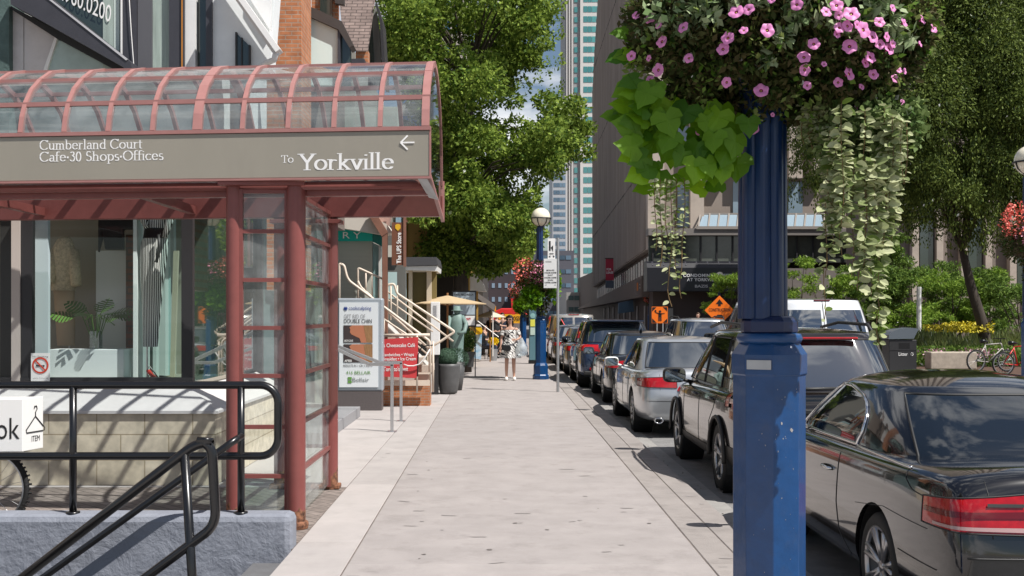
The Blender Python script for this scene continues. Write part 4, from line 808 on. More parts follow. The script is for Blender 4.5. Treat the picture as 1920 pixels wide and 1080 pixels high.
slab('glazing', rect(773, 800, 510, 640), mat('kiosk_glass', (.12, .10, .045), .08, spec=.7), Yk + .1, .05, t); slab('end_wall', rect(809, 818, 508, 700), mat('olive_wall', (.20, .15, .05), .7), Yk + .3, .2, t)
slab('mint_glass', rect(727, 762, 512, 600), mat('mint_pane', (.42, .60, .60), .12, spec=.7), Yk - .1, .04, t); slab('mint_head', rect(727, 762, 509, 513), WHITE, Yk - .12, .06, t)
slab('skirt', rect(764, 822, 640, 700), mat('skirt_dark', (.05, .05, .045), .6), Yk + .05, .1, t)
t = thing('yellow_house', 'yellow stucco house with arched shutters shaded by the big tree', 'house', (-3, 36, 0))
YEL = mat('yellow_stucco', (.40, .24, .05), .8, var=.1)
b = MB(); b.bx(-9, XX(880, 36), 36, 50, 0, 5.2); b.build('wall', YEL, t)
slab('tree_shade_slab', rect(792, 850, 505, 700), mat('tree_shade_brown', (.03, .022, .015), .7), 35.5, .3, t)  # dark slab that paints in the shade below the big tree
b = MB(); b.prism([P(x, y, 33) for x, y in [(765, 400), (812, 405), (807, 450), (790, 480), (765, 500)]], (0, .4, 0)); b.build('arched_screen', mat('ochre', (.35, .22, .06), .7), t)
for px, lab in ((838, 1),):
    pass
b = MB(); b.prism([P(x, y, 37) for x, y in [(862, 515), (893, 512), (905, 530), (912, 546), (880, 545), (862, 540)]], (0, 1.2, 0)); tag(b.build('bay_roof', WHITEW, t))
slab('bay', rect(872, 896, 530, 600), YEL, 37.5, .5, t)
t = thing('dark_awning', 'long dark awning sloping down towards the street beyond the sign board', 'awning', tuple(P(905, 575, 40)))
b = MB(); b.add([P(868, 540, 38), P(882, 540, 46), P(929, 572, 46), P(926, 582, 38), P(868, 544, 38), P(882, 544, 46), P(929, 576, 46), P(926, 586, 38)], [(0, 1, 2, 3), (7, 6, 5, 4), (0, 3, 7, 4), (1, 5, 6, 2), (3, 2, 6, 7), (0, 4, 5, 1)]); b.build('canvas', mat('awning_dark', (.06, .05, .045), .8), t)
b = MB(); b.tube([P(924, 584, 38), P(924, 668, 38)], .02, 6); b.tube([P(893, 600, 38), P(935, 632, 38)], .015, 5); b.build('frame', WHITE, t)
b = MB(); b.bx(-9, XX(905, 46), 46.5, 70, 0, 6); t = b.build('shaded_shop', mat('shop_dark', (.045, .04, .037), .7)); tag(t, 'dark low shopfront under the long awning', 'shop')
t = thing('ice_cream_sign', 'blue and white advertising board with yellow top beside the shrub planter', 'sign', tuple(P(895, 672, 38.2)))
slab('board', [(889, 628), (904, 618), (902, 674), (889, 672)], mat('ad_blue', (.06, .32, .60), .4, var=.5, vs=6, col2=(.7, .75, .8)), 38.2, .06, t); slab('topper', [(889, 620), (893, 612), (902, 612), (905, 620), (903, 627), (890, 627)], mat('ad_yellow', (.75, .45, .01), .4), 38.1, .05, t)
slab('topper_cap', [(890, 614), (894, 608), (900, 608), (904, 614)], WHITE, 38.1, .05, t)
t = thing('food_stall', 'red and yellow food stall with rounded red awning in the middle distance', 'stall', tuple(P(955, 655, 60)))
slab('awning', [(925, 590), (929, 583), (940, 578), (975, 578), (990, 590)], mat('stall_red', (.60, .02, .02), .5), 60, 1.5, t, bevel=.05); hb = slab('sign_board', rect(935, 980, 589, 606), mat('stall_yellow', (.80, .38, .01), .5), 59.8, .1, t)
text('HOT DOGS', BLACK, P(944, 601, 59.78), (1, 0, 0), (0, 0, 1), 8 * 60 / F, 30 * 60 / F, hb, bold=.02)
slab('body', rect(926, 982, 606, 655), mat('stall_white', (.6, .6, .6), .5), 60.5, 1.2, t); slab('side_panel', rect(925, 935, 590, 655), mat('stall_red2', (.5, .02, .03), .5), 60, .4, t); slab('upper_sign', rect(923, 930, 574, 584), mat('stall_orange', (.8, .3, .01), .5), 60, .2, t)
slab('hanging_banner', [(958, 560), (966, 558), (966, 590), (960, 590)], mat('stall_red', (.6, .02, .02)), 58, .05, t)
# parking machine, sign post
t = thing('parking_machine', 'teal parking ticket machine with dark foot standing near the kerb', 'parking machine', tuple(P(999, 682, 38.4)))
Yq = 38.4; slab('cabinet', [(992, 676), (992, 582), (994, 573), (1006, 573), (1008, 580), (1008, 676)], mat('machine_teal', (.10, .20, .24), .4), Yq, .28, t, bevel=.02); slab('foot', rect(991, 1009, 676, 683), BLACK, Yq - .02, .32, t)
slab('notice', rect(994.5, 1003, 599, 612), mat('notice_yellow', (.72, .70, .10), .5), Yq - .02, .02, t); slab('screen', rect(994.5, 1003, 614, 628), mat('notice_pale', (.5, .62, .55), .4), Yq - .02, .02, t)
b = MB(); b.lathe([(.09, 0), (.001, -.004)], P(999, 592, Yq - .02), 16, ax='y'); b.build('emblem', mat('emblem_green', (.25, .45, .45), .4), t)
t = thing('parking_sign_post', 'thin galvanised post with two white parking signs at the kerb', 'sign', (1.30, 24.6, 0))
b = MB(); b.tube([(1.30, 24.6, 0), (1.30, 24.6, ZZ(446, 24.6))], .032, 10); b.build('post', GALV, t, smooth=True, auto=40)
s1 = slab('sign', rect(1027, 1041, 447, 485), WHITE, 24.52, .008, t); s2 = slab('sign', rect(1019.5, 1044, 485, 540), mat('sign_white2', (.70, .70, .69), .5), 24.51, .008, t)
b = MB(); b.pp(rect(1029.5, 1032.5, 452, 470), 24.515, .002); b.pp([(1033, 464), (1037, 460), (1037, 472)], 24.515, .002); b.pp(rect(1030, 1038, 475, 476.5), 24.515, .002); b.pp([(1029, 481), (1032, 478.5), (1032, 483)], 24.515, .002); b.pp([(1040, 481), (1037, 478.5), (1037, 483)], 24.515, .002); b.build('mark', BLACK, s1)
for i, s_ in enumerate(('MON-FRI', '9:00AM-4:00PM', 'SAT', '8:00AM-6:00PM', 'SUN', '1:00PM-6:00PM')):
    text(s_, BLACK, P(1032, 508 + i * 4.6, 24.505), (1, 0, 0), (0, 0, 1), .030, .07 + .018 * len(s_) * .8, s2, align='c', bold=.02)
text('2 HOUR PARKING', BLACK, P(1022, 492, 24.505), (1, 0, 0), (0, 0, 1), .03, .14, s2); text('<        >', BLACK, P(1022, 536, 24.505), (1, 0, 0), (0, 0, 1), .035, .24, s2)
# ================================================================ far buildings
def tower(name, label, px0, px1, ytop, ybot, Y, wall, glassm, floors, bays, depth=20, side=None, wf=.55, margin=.06, gap=.12):
    x0, x1 = XX(px0, Y), XX(px1, Y); z1, z0 = ZZ(ytop, Y), max(0, ZZ(ybot, Y))
    t = thing(name, label, 'building', ((x0 + x1) / 2, Y, 0))
    b = MB(); b.bx(x0, x1, Y, Y + depth, 0, z1); b.build('wall', wall, t)
    fh = (z1 - z0) / floors; W = x1 - x0
    for i in range(floors):
        b = MB(); za = z0 + fh * (i + .5 - wf / 2); n = bays; u = W * (1 - 2 * margin) / n
        for k in range(n):
            xa = x0 + W * margin + u * k; b.bx(xa + u * gap / 2, xa + u * (1 - gap / 2), Y - .06, Y + .02, za, za + fh * wf)
        b.build('window_row', glassm, t)
    if side:
        for i in range(floors):
            b = MB(); za = z0 + fh * (i + .5 - wf / 2); n = side
            for k in range(n):
                ya = Y + depth * (k + .15) / n; b.bx(x0 - .06, x0 + .02, ya, ya + depth * .7 / n, za, za + fh * wf)
            b.build('window_row', glassm, t)
    return t
TG = mat('tower_glass', (.03, .16, .17), .08, spec=.8, island=[(.02, .10, .11), (.05, .24, .24), (.10, .34, .33)]); TWH = mat('tower_white', (.60, .57, .54), .7)
def tw():
    Y = 390; t = thing('glass_banded_tower', 'tall pale office tower with green glass window bands', 'building', (30, 390, 0))
    x0, x1 = XX(1088, Y), XX(1150, Y)
    b = MB(); b.bx(x0, x1, Y, Y + 30, 0, 135); b.build('wall', TWH, t)
    b = MB(); b.bx(XX(1060, Y), x0 - .02, Y + .8, Y + 30, 0, 135); b.build('side_wall', mat('tower_grey', (.30, .29, .29), .7), t)
    b = MB()
    for k in range(3): xx = XX(1062 + k * 5, Y); b.bx(xx, xx + .35, Y + .3, Y + .9, 0, 135)
    b.build('fin', TWH, t)
    fh = 18.85 * Y / F
    for i in range(37):
        zc = ZZ(545 - 18.85 * i, Y); b = MB()
        for k in range(5): xa = XX(1094 + k * 8, Y); b.bx(xa, xa + 7.2 * Y / F, Y - .1, Y + .1, zc - fh * .29, zc + fh * .29)
        b.build('window_row', TG, t)
        b = MB()
        for k in range(1): xa = XX(1077, Y); b.bx(xa, xa + 6 * Y / F, Y + .6, Y + .85, zc - fh * .27, zc + fh * .27)
        b.build('window_row', TG, t)
tw()
BLG = mat('blue_tower_glass', (.05, .10, .16), .1, spec=.8, island=[(.04, .07, .10), (.10, .17, .25), (.16, .24, .32)])
tower('grey_apartment_tower', 'grey blue apartment tower left of the green banded tower', 1036, 1062, 285, 560, 300, mat('apt_wall', (.40, .41, .43), .7), BLG, 20, 4, 20)
tower('dark_brick_tower', 'dark brick mid rise with small white framed windows behind the tree', 862, 1000, 445, 600, 190, mat('dark_brick', (.055, .04, .045), .85, var=.1), mat('pale_window', (.25, .33, .42), .2, spec=.6), 6, 10, 20, wf=.34, gap=.55)
tower('slate_block', 'low dark slate coloured office block at the end of the street', 1000, 1076, 470, 600, 170, mat('slate', (.09, .09, .11), .7), BLG, 5, 6, 20, wf=.3)
tower('low_concrete_block', 'grey concrete block with horizontal bands beyond the brown wall', 1062, 1122, 548, 620, 150, mat('low_conc', (.33, .32, .31), .7), mat('band_glass', (.10, .16, .16), .1, spec=.7), 3, 5, 20, wf=.4)
tower('street_end_block', 'pale stone block closing the view behind the food stall', 900, 1065, 520, 600, 240, mat('end_stone', (.20, .17, .16), .8), BLG, 4, 10, 20, wf=.35, gap=.4)
tower('pale_condominium', 'pale condominium tower glimpsed through the top of the big tree', 745, 870, -60, 560, 120, mat('condo_stone', (.45, .40, .36), .7), mat('condo_blue', (.03, .12, .28), .08, spec=.8), 14, 7, 20, wf=.45, gap=.35)
# ================================================================ brown ribbed building on the right
RIBC = mat('ribbed_concrete', (.36, .305, .265), .85, var=.22, vs=1.1, dirt=.35, ds=.9, dcol=(.22, .18, .155), stretch=(1, 1, .08))
TAN = mat('tan_concrete', (.47, .40, .335), .85, var=.1, vs=1, dirt=.2, ds=1, dcol=(.25, .2, .17))
bt = thing('ribbed_concrete_building', 'tall brown ribbed concrete building with dark canopy over the far side of the street', 'building', (12, 79, 0))
XB = 10.4; YB = 79.0; YE = 123.0; ZB_ = 6.2
b = MB(); prof = [(YB, 60), (104, 60), (110, 41), (YE, 25.7), (YE, ZB_ - 1.8), (YB, ZB_)]
b.prism([(XB, y, z) for y, z in [(YB, 60), (108, 60), (113, 37.5), (119, 31), (YE, 25.5), (YE, ZB_ - 1.6), (YB, ZB_)]], (16, 0, 0)); b.build('wall', RIBC, bt)
b = MB(); y = YB + .25
while y < YE - .3:
    zt2 = 60 if y < 108 else (60 - (y - 108) * 4.5 if y < 113 else 37.5 - (y - 113) * 1.08 if y < 119 else 31 - (y - 119) * 1.37)
    zt2 = max(zt2, 25.5); zb2 = ZB_ - 1.6 * (y - YB) / (YE - YB)
    j = random.uniform(-.02, .02); b.bx(XB - .16 + j, XB + .01, y, y + .14, zb2 + .05, zt2 - .1); y += .46
tag(b.build('rib_relief', RIBC, bt))
b = MB()
for k in range(5):
    z0 = 8 + k * 9.0; b.bar((XB - .14, YB + .3, z0 + 4), (XB - .14, YE - 1, z0 - 2 + 4), .04, .10)
b.build('pour_joint', mat('joint_brown', (.05, .04, .035), .9), bt)
# street level under the ribbed wall
b = MB(); b.bx(XB + .4, XB + 15, YB + .5, YE + 30, 0, ZB_ + .3); b.build('ground_floor', mat('ground_floor_dark', (.075, .055, .045), .7), bt)
b = MB()
for k in range(26):
    y0 = YB + 1 + k * 1.65; zt2 = ZB_ - .25 - 1.6 * (y0 - YB) / (YE - YB); b.bx(XB + .33, XB + .39, y0, y0 + 1.2, zt2 - 1.5, zt2 - .1)
b.build('window_row', mat('strip_window', (.30, .22, .20), .25, island=[(.05, .05, .05), (.25, .10, .10), (.45, .38, .34)]), bt)
b = MB(); b.prism([(XB - .3, YB + .2, 4.4), (XB - .3, YE + 20, 2.4), (XB - .3, YE + 20, .9 + 1.4), (XB - .3, YB + .2, 2.9)], (.8, 0, 0)); b.build('spandrel', mat('spandrel_brown', (.12, .09, .075), .7), bt)
# camera-facing front with piers
b = MB(); b.bx(XB + .02, 34, YB - .02, YB + .3, 7.5, 60); b.build('front_wall', mat('recess_brown', (.28, .235, .20), .8), bt)
b = MB(); b.bx(XB, XB + 1.15, YB - .9, YB - .02, ZB_, 60)
for k in range(13):
    x0 = XB + 3.0 + k * 1.72; b.bx(x0, x0 + .95, YB - .75, YB - .02, 11.2 if k % 3 else 7.5, 60)
b.build('pier', TAN, bt)
MP = mat('tan_dark_panel', (.34, .285, .24), .8); MW = mat('bluegrey_pane', (.22, .30, .36), .1, spec=.8)
for fl in range(5):
    for k in range(12):
        x0 = XB + 2.15 + k * 1.72
        b = MB(); b.bx(x0 + .1, x0 + .85, YB - .12, YB - .05, 11.6 + fl * 3.5, 13.0 + fl * 3.5); wp = b.build('window_panel', MP, bt)
        if fl < 4: b = MB(); b.bx(x0 + .1, x0 + .85, YB - .14, YB - .07, 13.1 + fl * 3.5, 14.9 + fl * 3.5); b.build('window', MW, bt)
for k in range(5): x0 = XB + 2.0 + k * 3.9; b = MB(); b.bx(x0 + .2, x0 + 1.2, YB - .14, YB - .07, 7.8, 11.0); b.build('window', MW, bt)
Yf = 77.0
b = MB(); b.add([P(1310, 425, Yf), P(1545, 425, Yf), P(1540, 402, Yf + 1.5), P(1318, 402, Yf + 1.5)], [(0, 1, 2, 3)]); b.build('skylight', mat('skylight_glass', (.26, .34, .40), .2, spec=.6), bt)
b = MB()
for k in range(14): x = 1310 + k * 18; b.bar(P(x, 425, Yf - .05), P(x + 3, 401, Yf + 1.45), .10, .08)
b.bar(P(1305, 427, Yf), P(1550, 427, Yf), .2, .2); b.bar(P(1312, 401, Yf + 1.5), P(1545, 401, Yf + 1.5), .12, .12); b.build('skylight_frame', mat('skylight_white', (.30, .27, .24), .5), bt)
slab('parapet_edge', rect(1216, 1700, 428, 441), mat('edge_grey', (.20, .18, .165), .6), Yf, 1.5, bt); slab('window_band', rect(1216, 1700, 441, 492), mat('band_glass_olive', (.09, .10, .085), .12, spec=.7, var=.4, vs=.6), Yf + .6, .1, bt)
b = MB()
for k in range(16): x = 1224 + k * 30; b.bar(P(x, 441, Yf + .5), P(x, 492, Yf + .5), .10, .1)
b.build('mullion', DARK, bt)
CAN = mat('canopy_black', (.012, .012, .016), .35)
b = MB(); b.smooth = False
xa, xb = XX(1213, 75.5), XX(1470, 75.5); zz = [ZZ(v, 75.5) for v in (490, 496, 510, 545, 600)]
prof = [(77.2, ZZ(489, 75.5)), (76.2, ZZ(489, 75.5)), (75.7, ZZ(493, 75.5)), (75.45, ZZ(502, 75.5)), (75.4, ZZ(545, 75.5)), (75.4, ZZ(546, 75.5)), (77.2, ZZ(546, 75.5))]
b.prism([(xa, y, z) for y, z in prof], (xb - xa, 0, 0)); b.build('canopy', CAN, bt)
b = MB()
for k in range(12): x = xa + .4 + k * .75; b.bar((x, 75.95, ZZ(490.5, 75.5)), (x, 75.55, ZZ(497, 75.5)), .06, .03)
b.build('canopy_rib', mat('canopy_seam', (.10, .10, .12), .4), bt)
text('CONDOMINIUM RESIDENCES', LET, P(1281, 519, 75.38), (1, 0, 0), (0, 0, 1), 5.5 * 75.4 / F, 120 * 75.4 / F, bt, bold=.03, space=1.1)
text('AT YORKVILLE PRIVATE ESTATE', LET, P(1288, 527, 75.38), (1, 0, 0), (0, 0, 1), 5.5 * 75.4 / F, 128 * 75.4 / F, bt, bold=.03, space=1.1)
text('BAZIS     KOHA', mat('letter_grey', (.5, .5, .5), .5), P(1303, 539, 75.38), (1, 0, 0), (0, 0, 1), 5 * 75.4 / F, 66 * 75.4 / F, bt, bold=.02)
b = MB(); b.bx(XB + .2, xb, 77.0, 79, 0, 4.0); b.build('entrance_wall', mat('entrance_brown', (.05, .032, .027), .6), bt)
slab('doorway', rect(1248, 1262, 578, 640), mat('door_grey', (.25, .24, .22), .5), 76.8, .1, bt)
b = MB(); b.bx(xb, 36, 78.2, 79, 0, 4.4); b.bx(xb, 36, 77.2, 77.4, ZZ(545, 77), ZZ(492, 77) - .4); b.build('terrace_wall', mat('terrace_conc', (.19, .165, .15), .8, var=.1), bt)
# for-lease banner and corner sign
t = thing('for_lease_banner', 'red and grey lease banner projecting from the brown wall', 'banner', tuple(P(1143, 538, 100)))
a_ = slab('upper_cloth', rect(1135.5, 1151, 485, 525.5), mat('lease_red', (.42, .02, .05), .6), 100, .06, t); slab('lower_cloth', rect(1135.5, 1151, 526, 540), mat('lease_grey', (.08, .10, .13), .6), 100, .06, t)
text('FOR', LET, P(1137.5, 507, 99.98), (1, 0, 0), (0, 0, 1), 4 * 100 / F, 9 * 100 / F, a_, bold=.03); text('LEASE', LET, P(1137, 513, 99.98), (1, 0, 0), (0, 0, 1), 4 * 100 / F, 13 * 100 / F, a_, bold=.03)
b = MB(); b.bar(P(1134, 484.5, 100), P(1152, 484.5, 100), .08, .08); b.build('bracket', DARK, t)
t = thing('wall_sign', 'grey projecting shop sign with orange bar beneath the brown wall', 'sign', tuple(P(1205, 545, 84)))
slab('board', [(1191, 527), (1214, 516), (1214, 552), (1191, 556)], mat('sign_greybrown', (.18, .15, .14), .6), 80, .1, t); slab('bar', rect(1194, 1196.5, 530, 545), mat('sign_orange', (.6, .2, .05), .5), 79.97, .02, t)
slab('stripe', rect(1199, 1211, 532, 535), mat('pale', (.5, .5, .48)), 79.97, .02, t); slab('stripe', rect(1199, 1211, 538, 541), mat('pale', (.5, .5, .48)), 79.97, .02, t)
t = thing('blue_awning', 'small blue grey shop awning below the brown wall', 'awning', tuple(P(1173, 580, 88)))
b = MB(); b.prism([P(1161, 568, 88), P(1187, 562, 88), P(1189, 584, 88), P(1160, 588, 88)], (0, .8, 0)); b.build('canvas', mat('awning_blue', (.06, .11, .16), .6), t)
for Yd, px in ((84, 1194), (92, 1176)):
    pass
b = MB()
for k in range(8): b.bx(XB + .28, XB + .36, YB + 3 + k * 4.5, YB + 3.4 + k * 4.5, 0, 2.3)
b.build('shop_mullion', mat('mull_pale', (.35, .32, .30), .5), bt)
# second building at right behind the weeping tree
t = thing('tan_terrace_building', 'tan and brown terrace building behind the weeping tree', 'building', (26, 62, 0))
b = MB(); b.bx(XX(1695, 60), 48, 60, 70, 0, 20); b.build('wall', mat('terrace_tan', (.20, .165, .14), .8, var=.1), t)
b = MB()
for k in range(16): x = XX(1695, 60) + .3 + k * 1.3; b.bx(x, x + .35, 59.6, 60, 1.5, 20)
b.build('pier', TAN, t)
b = MB()
for k in range(8): x = XX(1695, 60) + .8 + k * 2.6; b.bx(x, x + .7, 59.85, 60, 3, 19)
b.build('window_strip', DG, t)
# buildings of the street behind the viewpoint, seen only in reflections
t = thing('street_block_behind', 'brick and pale shopfronts continuing along the left side behind the canopy', 'building', (-12, 30, 0))
b = MB(); b.bx(-20, -9, 9, 120, 0, 11); b.build('wall', mat('block_wall', (.25, .19, .15), .8), t)
# ================================================================ foliage made of many small leaves
import numpy as np
RNG = np.random.default_rng(11)
def leafmesh(name, pts, ax, size, wd, m, parent=None, fold=0.0):
    n = len(pts); ax = ax / (np.linalg.norm(ax, axis=1, keepdims=True) + 1e-9)
    r = RNG.normal(size=(n, 3)); s_ = np.cross(ax, r); s_ /= (np.linalg.norm(s_, axis=1, keepdims=True) + 1e-9)
    size = size * RNG.uniform(.55, 1.4, n); L_ = size[:, None]; W_ = L_ * wd
    v = np.empty((n, 4, 3)); v[:, 0] = pts - ax * L_ * .5; v[:, 1] = pts + s_ * W_ * .5 - ax * L_ * .05; v[:, 2] = pts + ax * L_ * .5; v[:, 3] = pts - s_ * W_ * .5 - ax * L_ * .05
    off = wloc(parent) if parent is not None else Vector((0, 0, 0))
    v = v.reshape(-1, 3) - np.array(off)
    me = bpy.data.meshes.new(name); me.vertices.add(4 * n); me.vertices.foreach_set('co', v.ravel())
    me.loops.add(4 * n); me.loops.foreach_set('vertex_index', np.arange(4 * n)); me.polygons.add(n)
    me.polygons.foreach_set('loop_start', np.arange(0, 4 * n, 4)); me.polygons.foreach_set('loop_total', np.full(n, 4))
    me.materials.append(m); me.update(calc_edges=True); me.validate()
    o = bpy.data.objects.new(name, me); COL.objects.link(o)
    if parent is not None: o.parent = parent
    return o
def blobpts(blobs, per_area, shell=.55, droop=.3):
    P_ = []; A_ = []
    for (c, r) in blobs:
        r = np.array(r if hasattr(r, '__len__') else (r, r, r)); n = int(per_area * (r[0] * r[2] + r[1] * r[2]))
        d = RNG.normal(size=(n, 3)); d /= np.linalg.norm(d, axis=1, keepdims=True)
        q = shell + (1 - shell) * RNG.random(n) ** .7
        q *= 1 + .18 * np.sin(d[:, 0] * 5 + c[0] * 3) * np.cos(d[:, 2] * 6 + c[2])
        P_.append(np.array(c) + d * r * q[:, None]); a = d + RNG.normal(size=(n, 3)) * .8; a[:, 2] -= droop; A_.append(a)
    return np.concatenate(P_), np.concatenate(A_)
BARK = mat('bark', (.055, .042, .032), .9, var=.4, vs=5, bump=1.0, bs=18, stretch=(1, 1, .25))
LEAF1 = mat('maple_leaf', (.1, .2, .03), .65, spec=.15, island=[(.045, .10, .013), (.095, .185, .022), (.17, .28, .035), (.31, .41, .07)], trans=.33)
def limbs(b, base, targets, r0, bend_=.35, n=5):
    for t_ in targets:
        t_ = Vector(t_); m1 = base.lerp(t_, .5) + Vector((random.uniform(-.3, .3), random.uniform(-.3, .3), bend_))
        b.tube([base, base.lerp(m1, .6), m1, t_], [r0, r0 * .75, r0 * .5, r0 * .18], n + 2)
def tree1():
    Yt = 33.0; s_ = F / Yt; base = P(866, 697, Yt); base.z = 0
    t = thing('maple_tree', 'big leafy green tree beside the walk, its dark trunk behind the sign board', 'tree', tuple(base))
    b = MB(); b.smooth = True; b.tube([base, P(865, 600, Yt), P(864, 480, Yt), P(868, 380, Yt), P(880, 240, Yt), P(885, 80, Yt)], [.30, .23, .21, .17, .12, .06], 14)
    bl = []
    env = [(875, 60, 150, 120), (905, 200, 130, 130), (830, 200, 100, 130), (900, 360, 115, 110), (840, 380, 70, 100), (965, 420, 60, 80), (985, 90, 55, 90), (960, 20, 70, 60), (1045, 250, 65, 55), (1000, 290, 60, 60), (760, 60, 50, 80), (860, -60, 170, 100)]
    for i in range(270):
        e = env[int(random.random() * len(env))] if i > 40 else env[i % len(env)]
        a = random.uniform(0, 2 * PI); q = random.random() ** .5
        px = e[0] + e[2] * .85 * q * math.cos(a); py = e[1] + e[3] * .85 * q * math.sin(a)
        if px > 1085 or (px > 965 and 120 < py < 195): continue
        if py > 330 and abs(px - 905) > 125: continue
        wy = 3.4 * math.sqrt(max(.05, 1 - ((px - 900) / 260) ** 2)); dy = random.uniform(-wy, wy)
        r = random.uniform(.42, .85) * (.7 if px > 960 else 1); c = P(px, py, Yt); c.y += dy; bl.append((tuple(c), (r, r, r * .72)))
    for px, py, r in ((1075, 250, .55), (1095, 285, .42), (1060, 215, .5), (1040, 190, .35), (1095, 240, .4), (1050, 290, .5), *[(random.uniform(795, 965), random.uniform(405, 505), random.uniform(.4, .65)) for _ in range(30)], (900, 490, .4), (850, 480, .45), (935, 488, .35), (975, 478, .35), (1000, 455, .35)):
        bl.append((tuple(P(px, py, Yt)), (r, r, r * .75)))
    forks = [P(868, 380, Yt), P(880, 260, Yt), P(880, 150, Yt), P(865, 470, Yt)]
    for i, (c, r) in enumerate(bl):
        if i % 5 == 0 or i > len(bl) - 12: f_ = min(forks, key=lambda q: (q - Vector(c)).length + (2 if q.z > c[2] else 0)); limbs(b, f_, [c], .05)
    b.build('trunk', BARK, t)
    p, a = blobpts(bl, 1150, .40)
    n2 = 5000; pr = RNG.uniform(size=(n2, 3)); 
    ex = np.array([tuple(P(980 + 80 * x, 180 * y, Yt + 2 * z)) for x, y, z in pr[:1500]]); keep = np.sin(ex[:, 0] * 9) * np.sin(ex[:, 2] * 7 + ex[:, 0] * 4) > .25
    p = np.concatenate([p, ex[keep]]); a = np.concatenate([a, RNG.normal(size=(int(keep.sum()), 3))])
    leafmesh('crown', p, a, .125, .55, LEAF1, t)
tree1()
# weeping tree on the right
WLEAF = mat('weeping_leaf', (.04, .08, .02), .65, spec=.15, island=[(.022, .045, .010), (.048, .085, .014), (.09, .14, .022), (.20, .26, .055)], trans=.25)
def weeping(name, label, base, lean, blobs, Y, per, strands, leafm, lsize):
    t = thing(name, label, 'tree', tuple(base)); b = MB(); b.smooth = True
    top = base + lean; b.tube([base, base + lean * .35 + Vector((.1, 0, 0)), base + lean * .7, top], [.24, .19, .16, .12], 12)
    cs = [(tuple(P(x, y, Y) + Vector((0, random.uniform(-2.5, 2.5), 0))), (r, r, r * .8)) for x, y, r in blobs]
    for c, r in cs[60::11]: limbs(b, top, [c], .06, .8)
    b.build('trunk', BARK, t)
    p, a = blobpts(cs, per, .3, .9); PP = [p]; AA = [a]
    for (x, y0, y1, n) in strands:
        c = P(x, y0, Y) + Vector((0, random.uniform(-2.4, 1.5), 0)); ln = (y1 - y0) * Y / F
        k = int(ln / .016); tt = RNG.random(k); w = .17 * (1 - tt * .5)
        PP.append(np.stack([c.x + RNG.normal(size=k) * w + .2 * np.sin(tt * 3 + x), c.y + RNG.normal(size=k) * w, c.z - tt * ln], 1)); AA.append(np.stack([RNG.normal(size=k) * .5, RNG.normal(size=k) * .5, -np.ones(k)], 1))
    leafmesh('crown', np.concatenate(PP), np.concatenate(AA), lsize, .42, leafm, t)
bl = [(random.uniform(1485, 1565), random.uniform(170, 340), random.uniform(.3, .5)) for _ in range(16)] + [(random.uniform(1640, 1990), random.uniform(-60, 330), random.uniform(.8, 1.3)) for _ in range(34)] + [(random.uniform(1690, 1960), random.uniform(300, 400), random.uniform(.5, .9)) for _ in range(26)] + [(random.uniform(1660, 1990), random.uniform(-120, 330), random.uniform(.8, 1.5)) for _ in range(62)] + [(random.uniform(1500, 1700), random.uniform(130, 300), random.uniform(.5, .8)) for _ in range(10)] + [(random.uniform(1500, 1720), random.uniform(-140, 60), random.uniform(.8, 1.3)) for _ in range(14)]
st_ = [(random.uniform(1690, 1930), random.uniform(260, 360), random.uniform(380, 470), 0) for _ in range(110)] + [(random.uniform(1640, 1960), yq, yq + random.uniform(90, 170), 0) for yq in [random.uniform(-60, 300) for _ in range(230)]] + [(random.uniform(1490, 1570), 230, random.uniform(300, 410), 0) for _ in range(22)] + [(random.uniform(1790, 1840), 300, random.uniform(430, 490), 0) for _ in range(14)]
bs_ = P(1853, 676, 39.5); bs_.z = 0
weeping('weeping_tree', 'dark weeping tree with slanting trunk over the planting on the right', bs_, P(1805, 470, 39.5) - bs_, bl, 39, 900, st_, WLEAF, .115)
# shrubs
SUM = mat('shrub_bright', (.1, .2, .03), .65, spec=.15, island=[(.09, .18, .02), (.17, .29, .03), (.28, .40, .06)], trans=.35)
SUM2 = mat('shrub_mid', (.1, .2, .03), .65, spec=.15, island=[(.05, .11, .02), (.11, .19, .03), (.19, .28, .05)], trans=.3)
k_ = 0
labs = ['feathery bright green shrub just right of the blue lamp post', 'low feathery shrub above the white van roof', 'young shrub behind the hanging vines', 'tall thin young tree against the terrace wall', 'broad green shrub left of the pale post', 'leafy shrub right of the pale post', 'green shrub behind the slanting trunk', 'dark shrub at the right end of the planting', 'bright shrub behind the orange construction sign', 'low shrub left of the litter bin and grasses', 'bushy shrub rising behind the yellow flowers']
for (x, y, r, Y, m, lab) in ((1490, 520, 1.25, 52, SUM, 0), (1560, 560, 1.1, 50, SUM, 1), (1625, 545, 1.3, 50, SUM2, 2), (1668, 470, .85, 56, SUM2, 3), (1720, 560, 1.5, 50, SUM2, 4), (1790, 555, 1.3, 48, SUM, 5), (1860, 560, 1.5, 50, SUM2, 6), (1925, 570, 1.5, 46, SUM2, 7), (1370, 545, 1.2, 66, SUM, 8), (1700, 610, 1.0, 46, SUM, 9), (1765, 520, 1.1, 54, SUM2, 10)):
    c = P(x, y, Y); t = thing('shrub', labs[lab], 'shrub', (c.x, Y, 0), group='shrubs in the planting on the right')
    b = MB(); bl2 = []
    for i in range(26):
        q = c + Vector((random.uniform(-r, r) * 1.1, random.uniform(-r, r), random.uniform(-r * 1.1, r * .8))); rr2 = random.uniform(.25, .55) * r ** .5
        q.z = max(q.z, .5); bl2.append((tuple(q), (rr2, rr2, rr2 * .55)))
        if i % 2 == 0: b.tube([(c.x, Y, 0), (c.x + (q.x - c.x) * .4, Y, q.z * .5), q], [.035, .025, .008], 5)
    b.build('stems', BARK, t)
    p, a = blobpts(bl2, 1100, .2, .2); leafmesh('foliage', p, a, .17, .3, m, t)
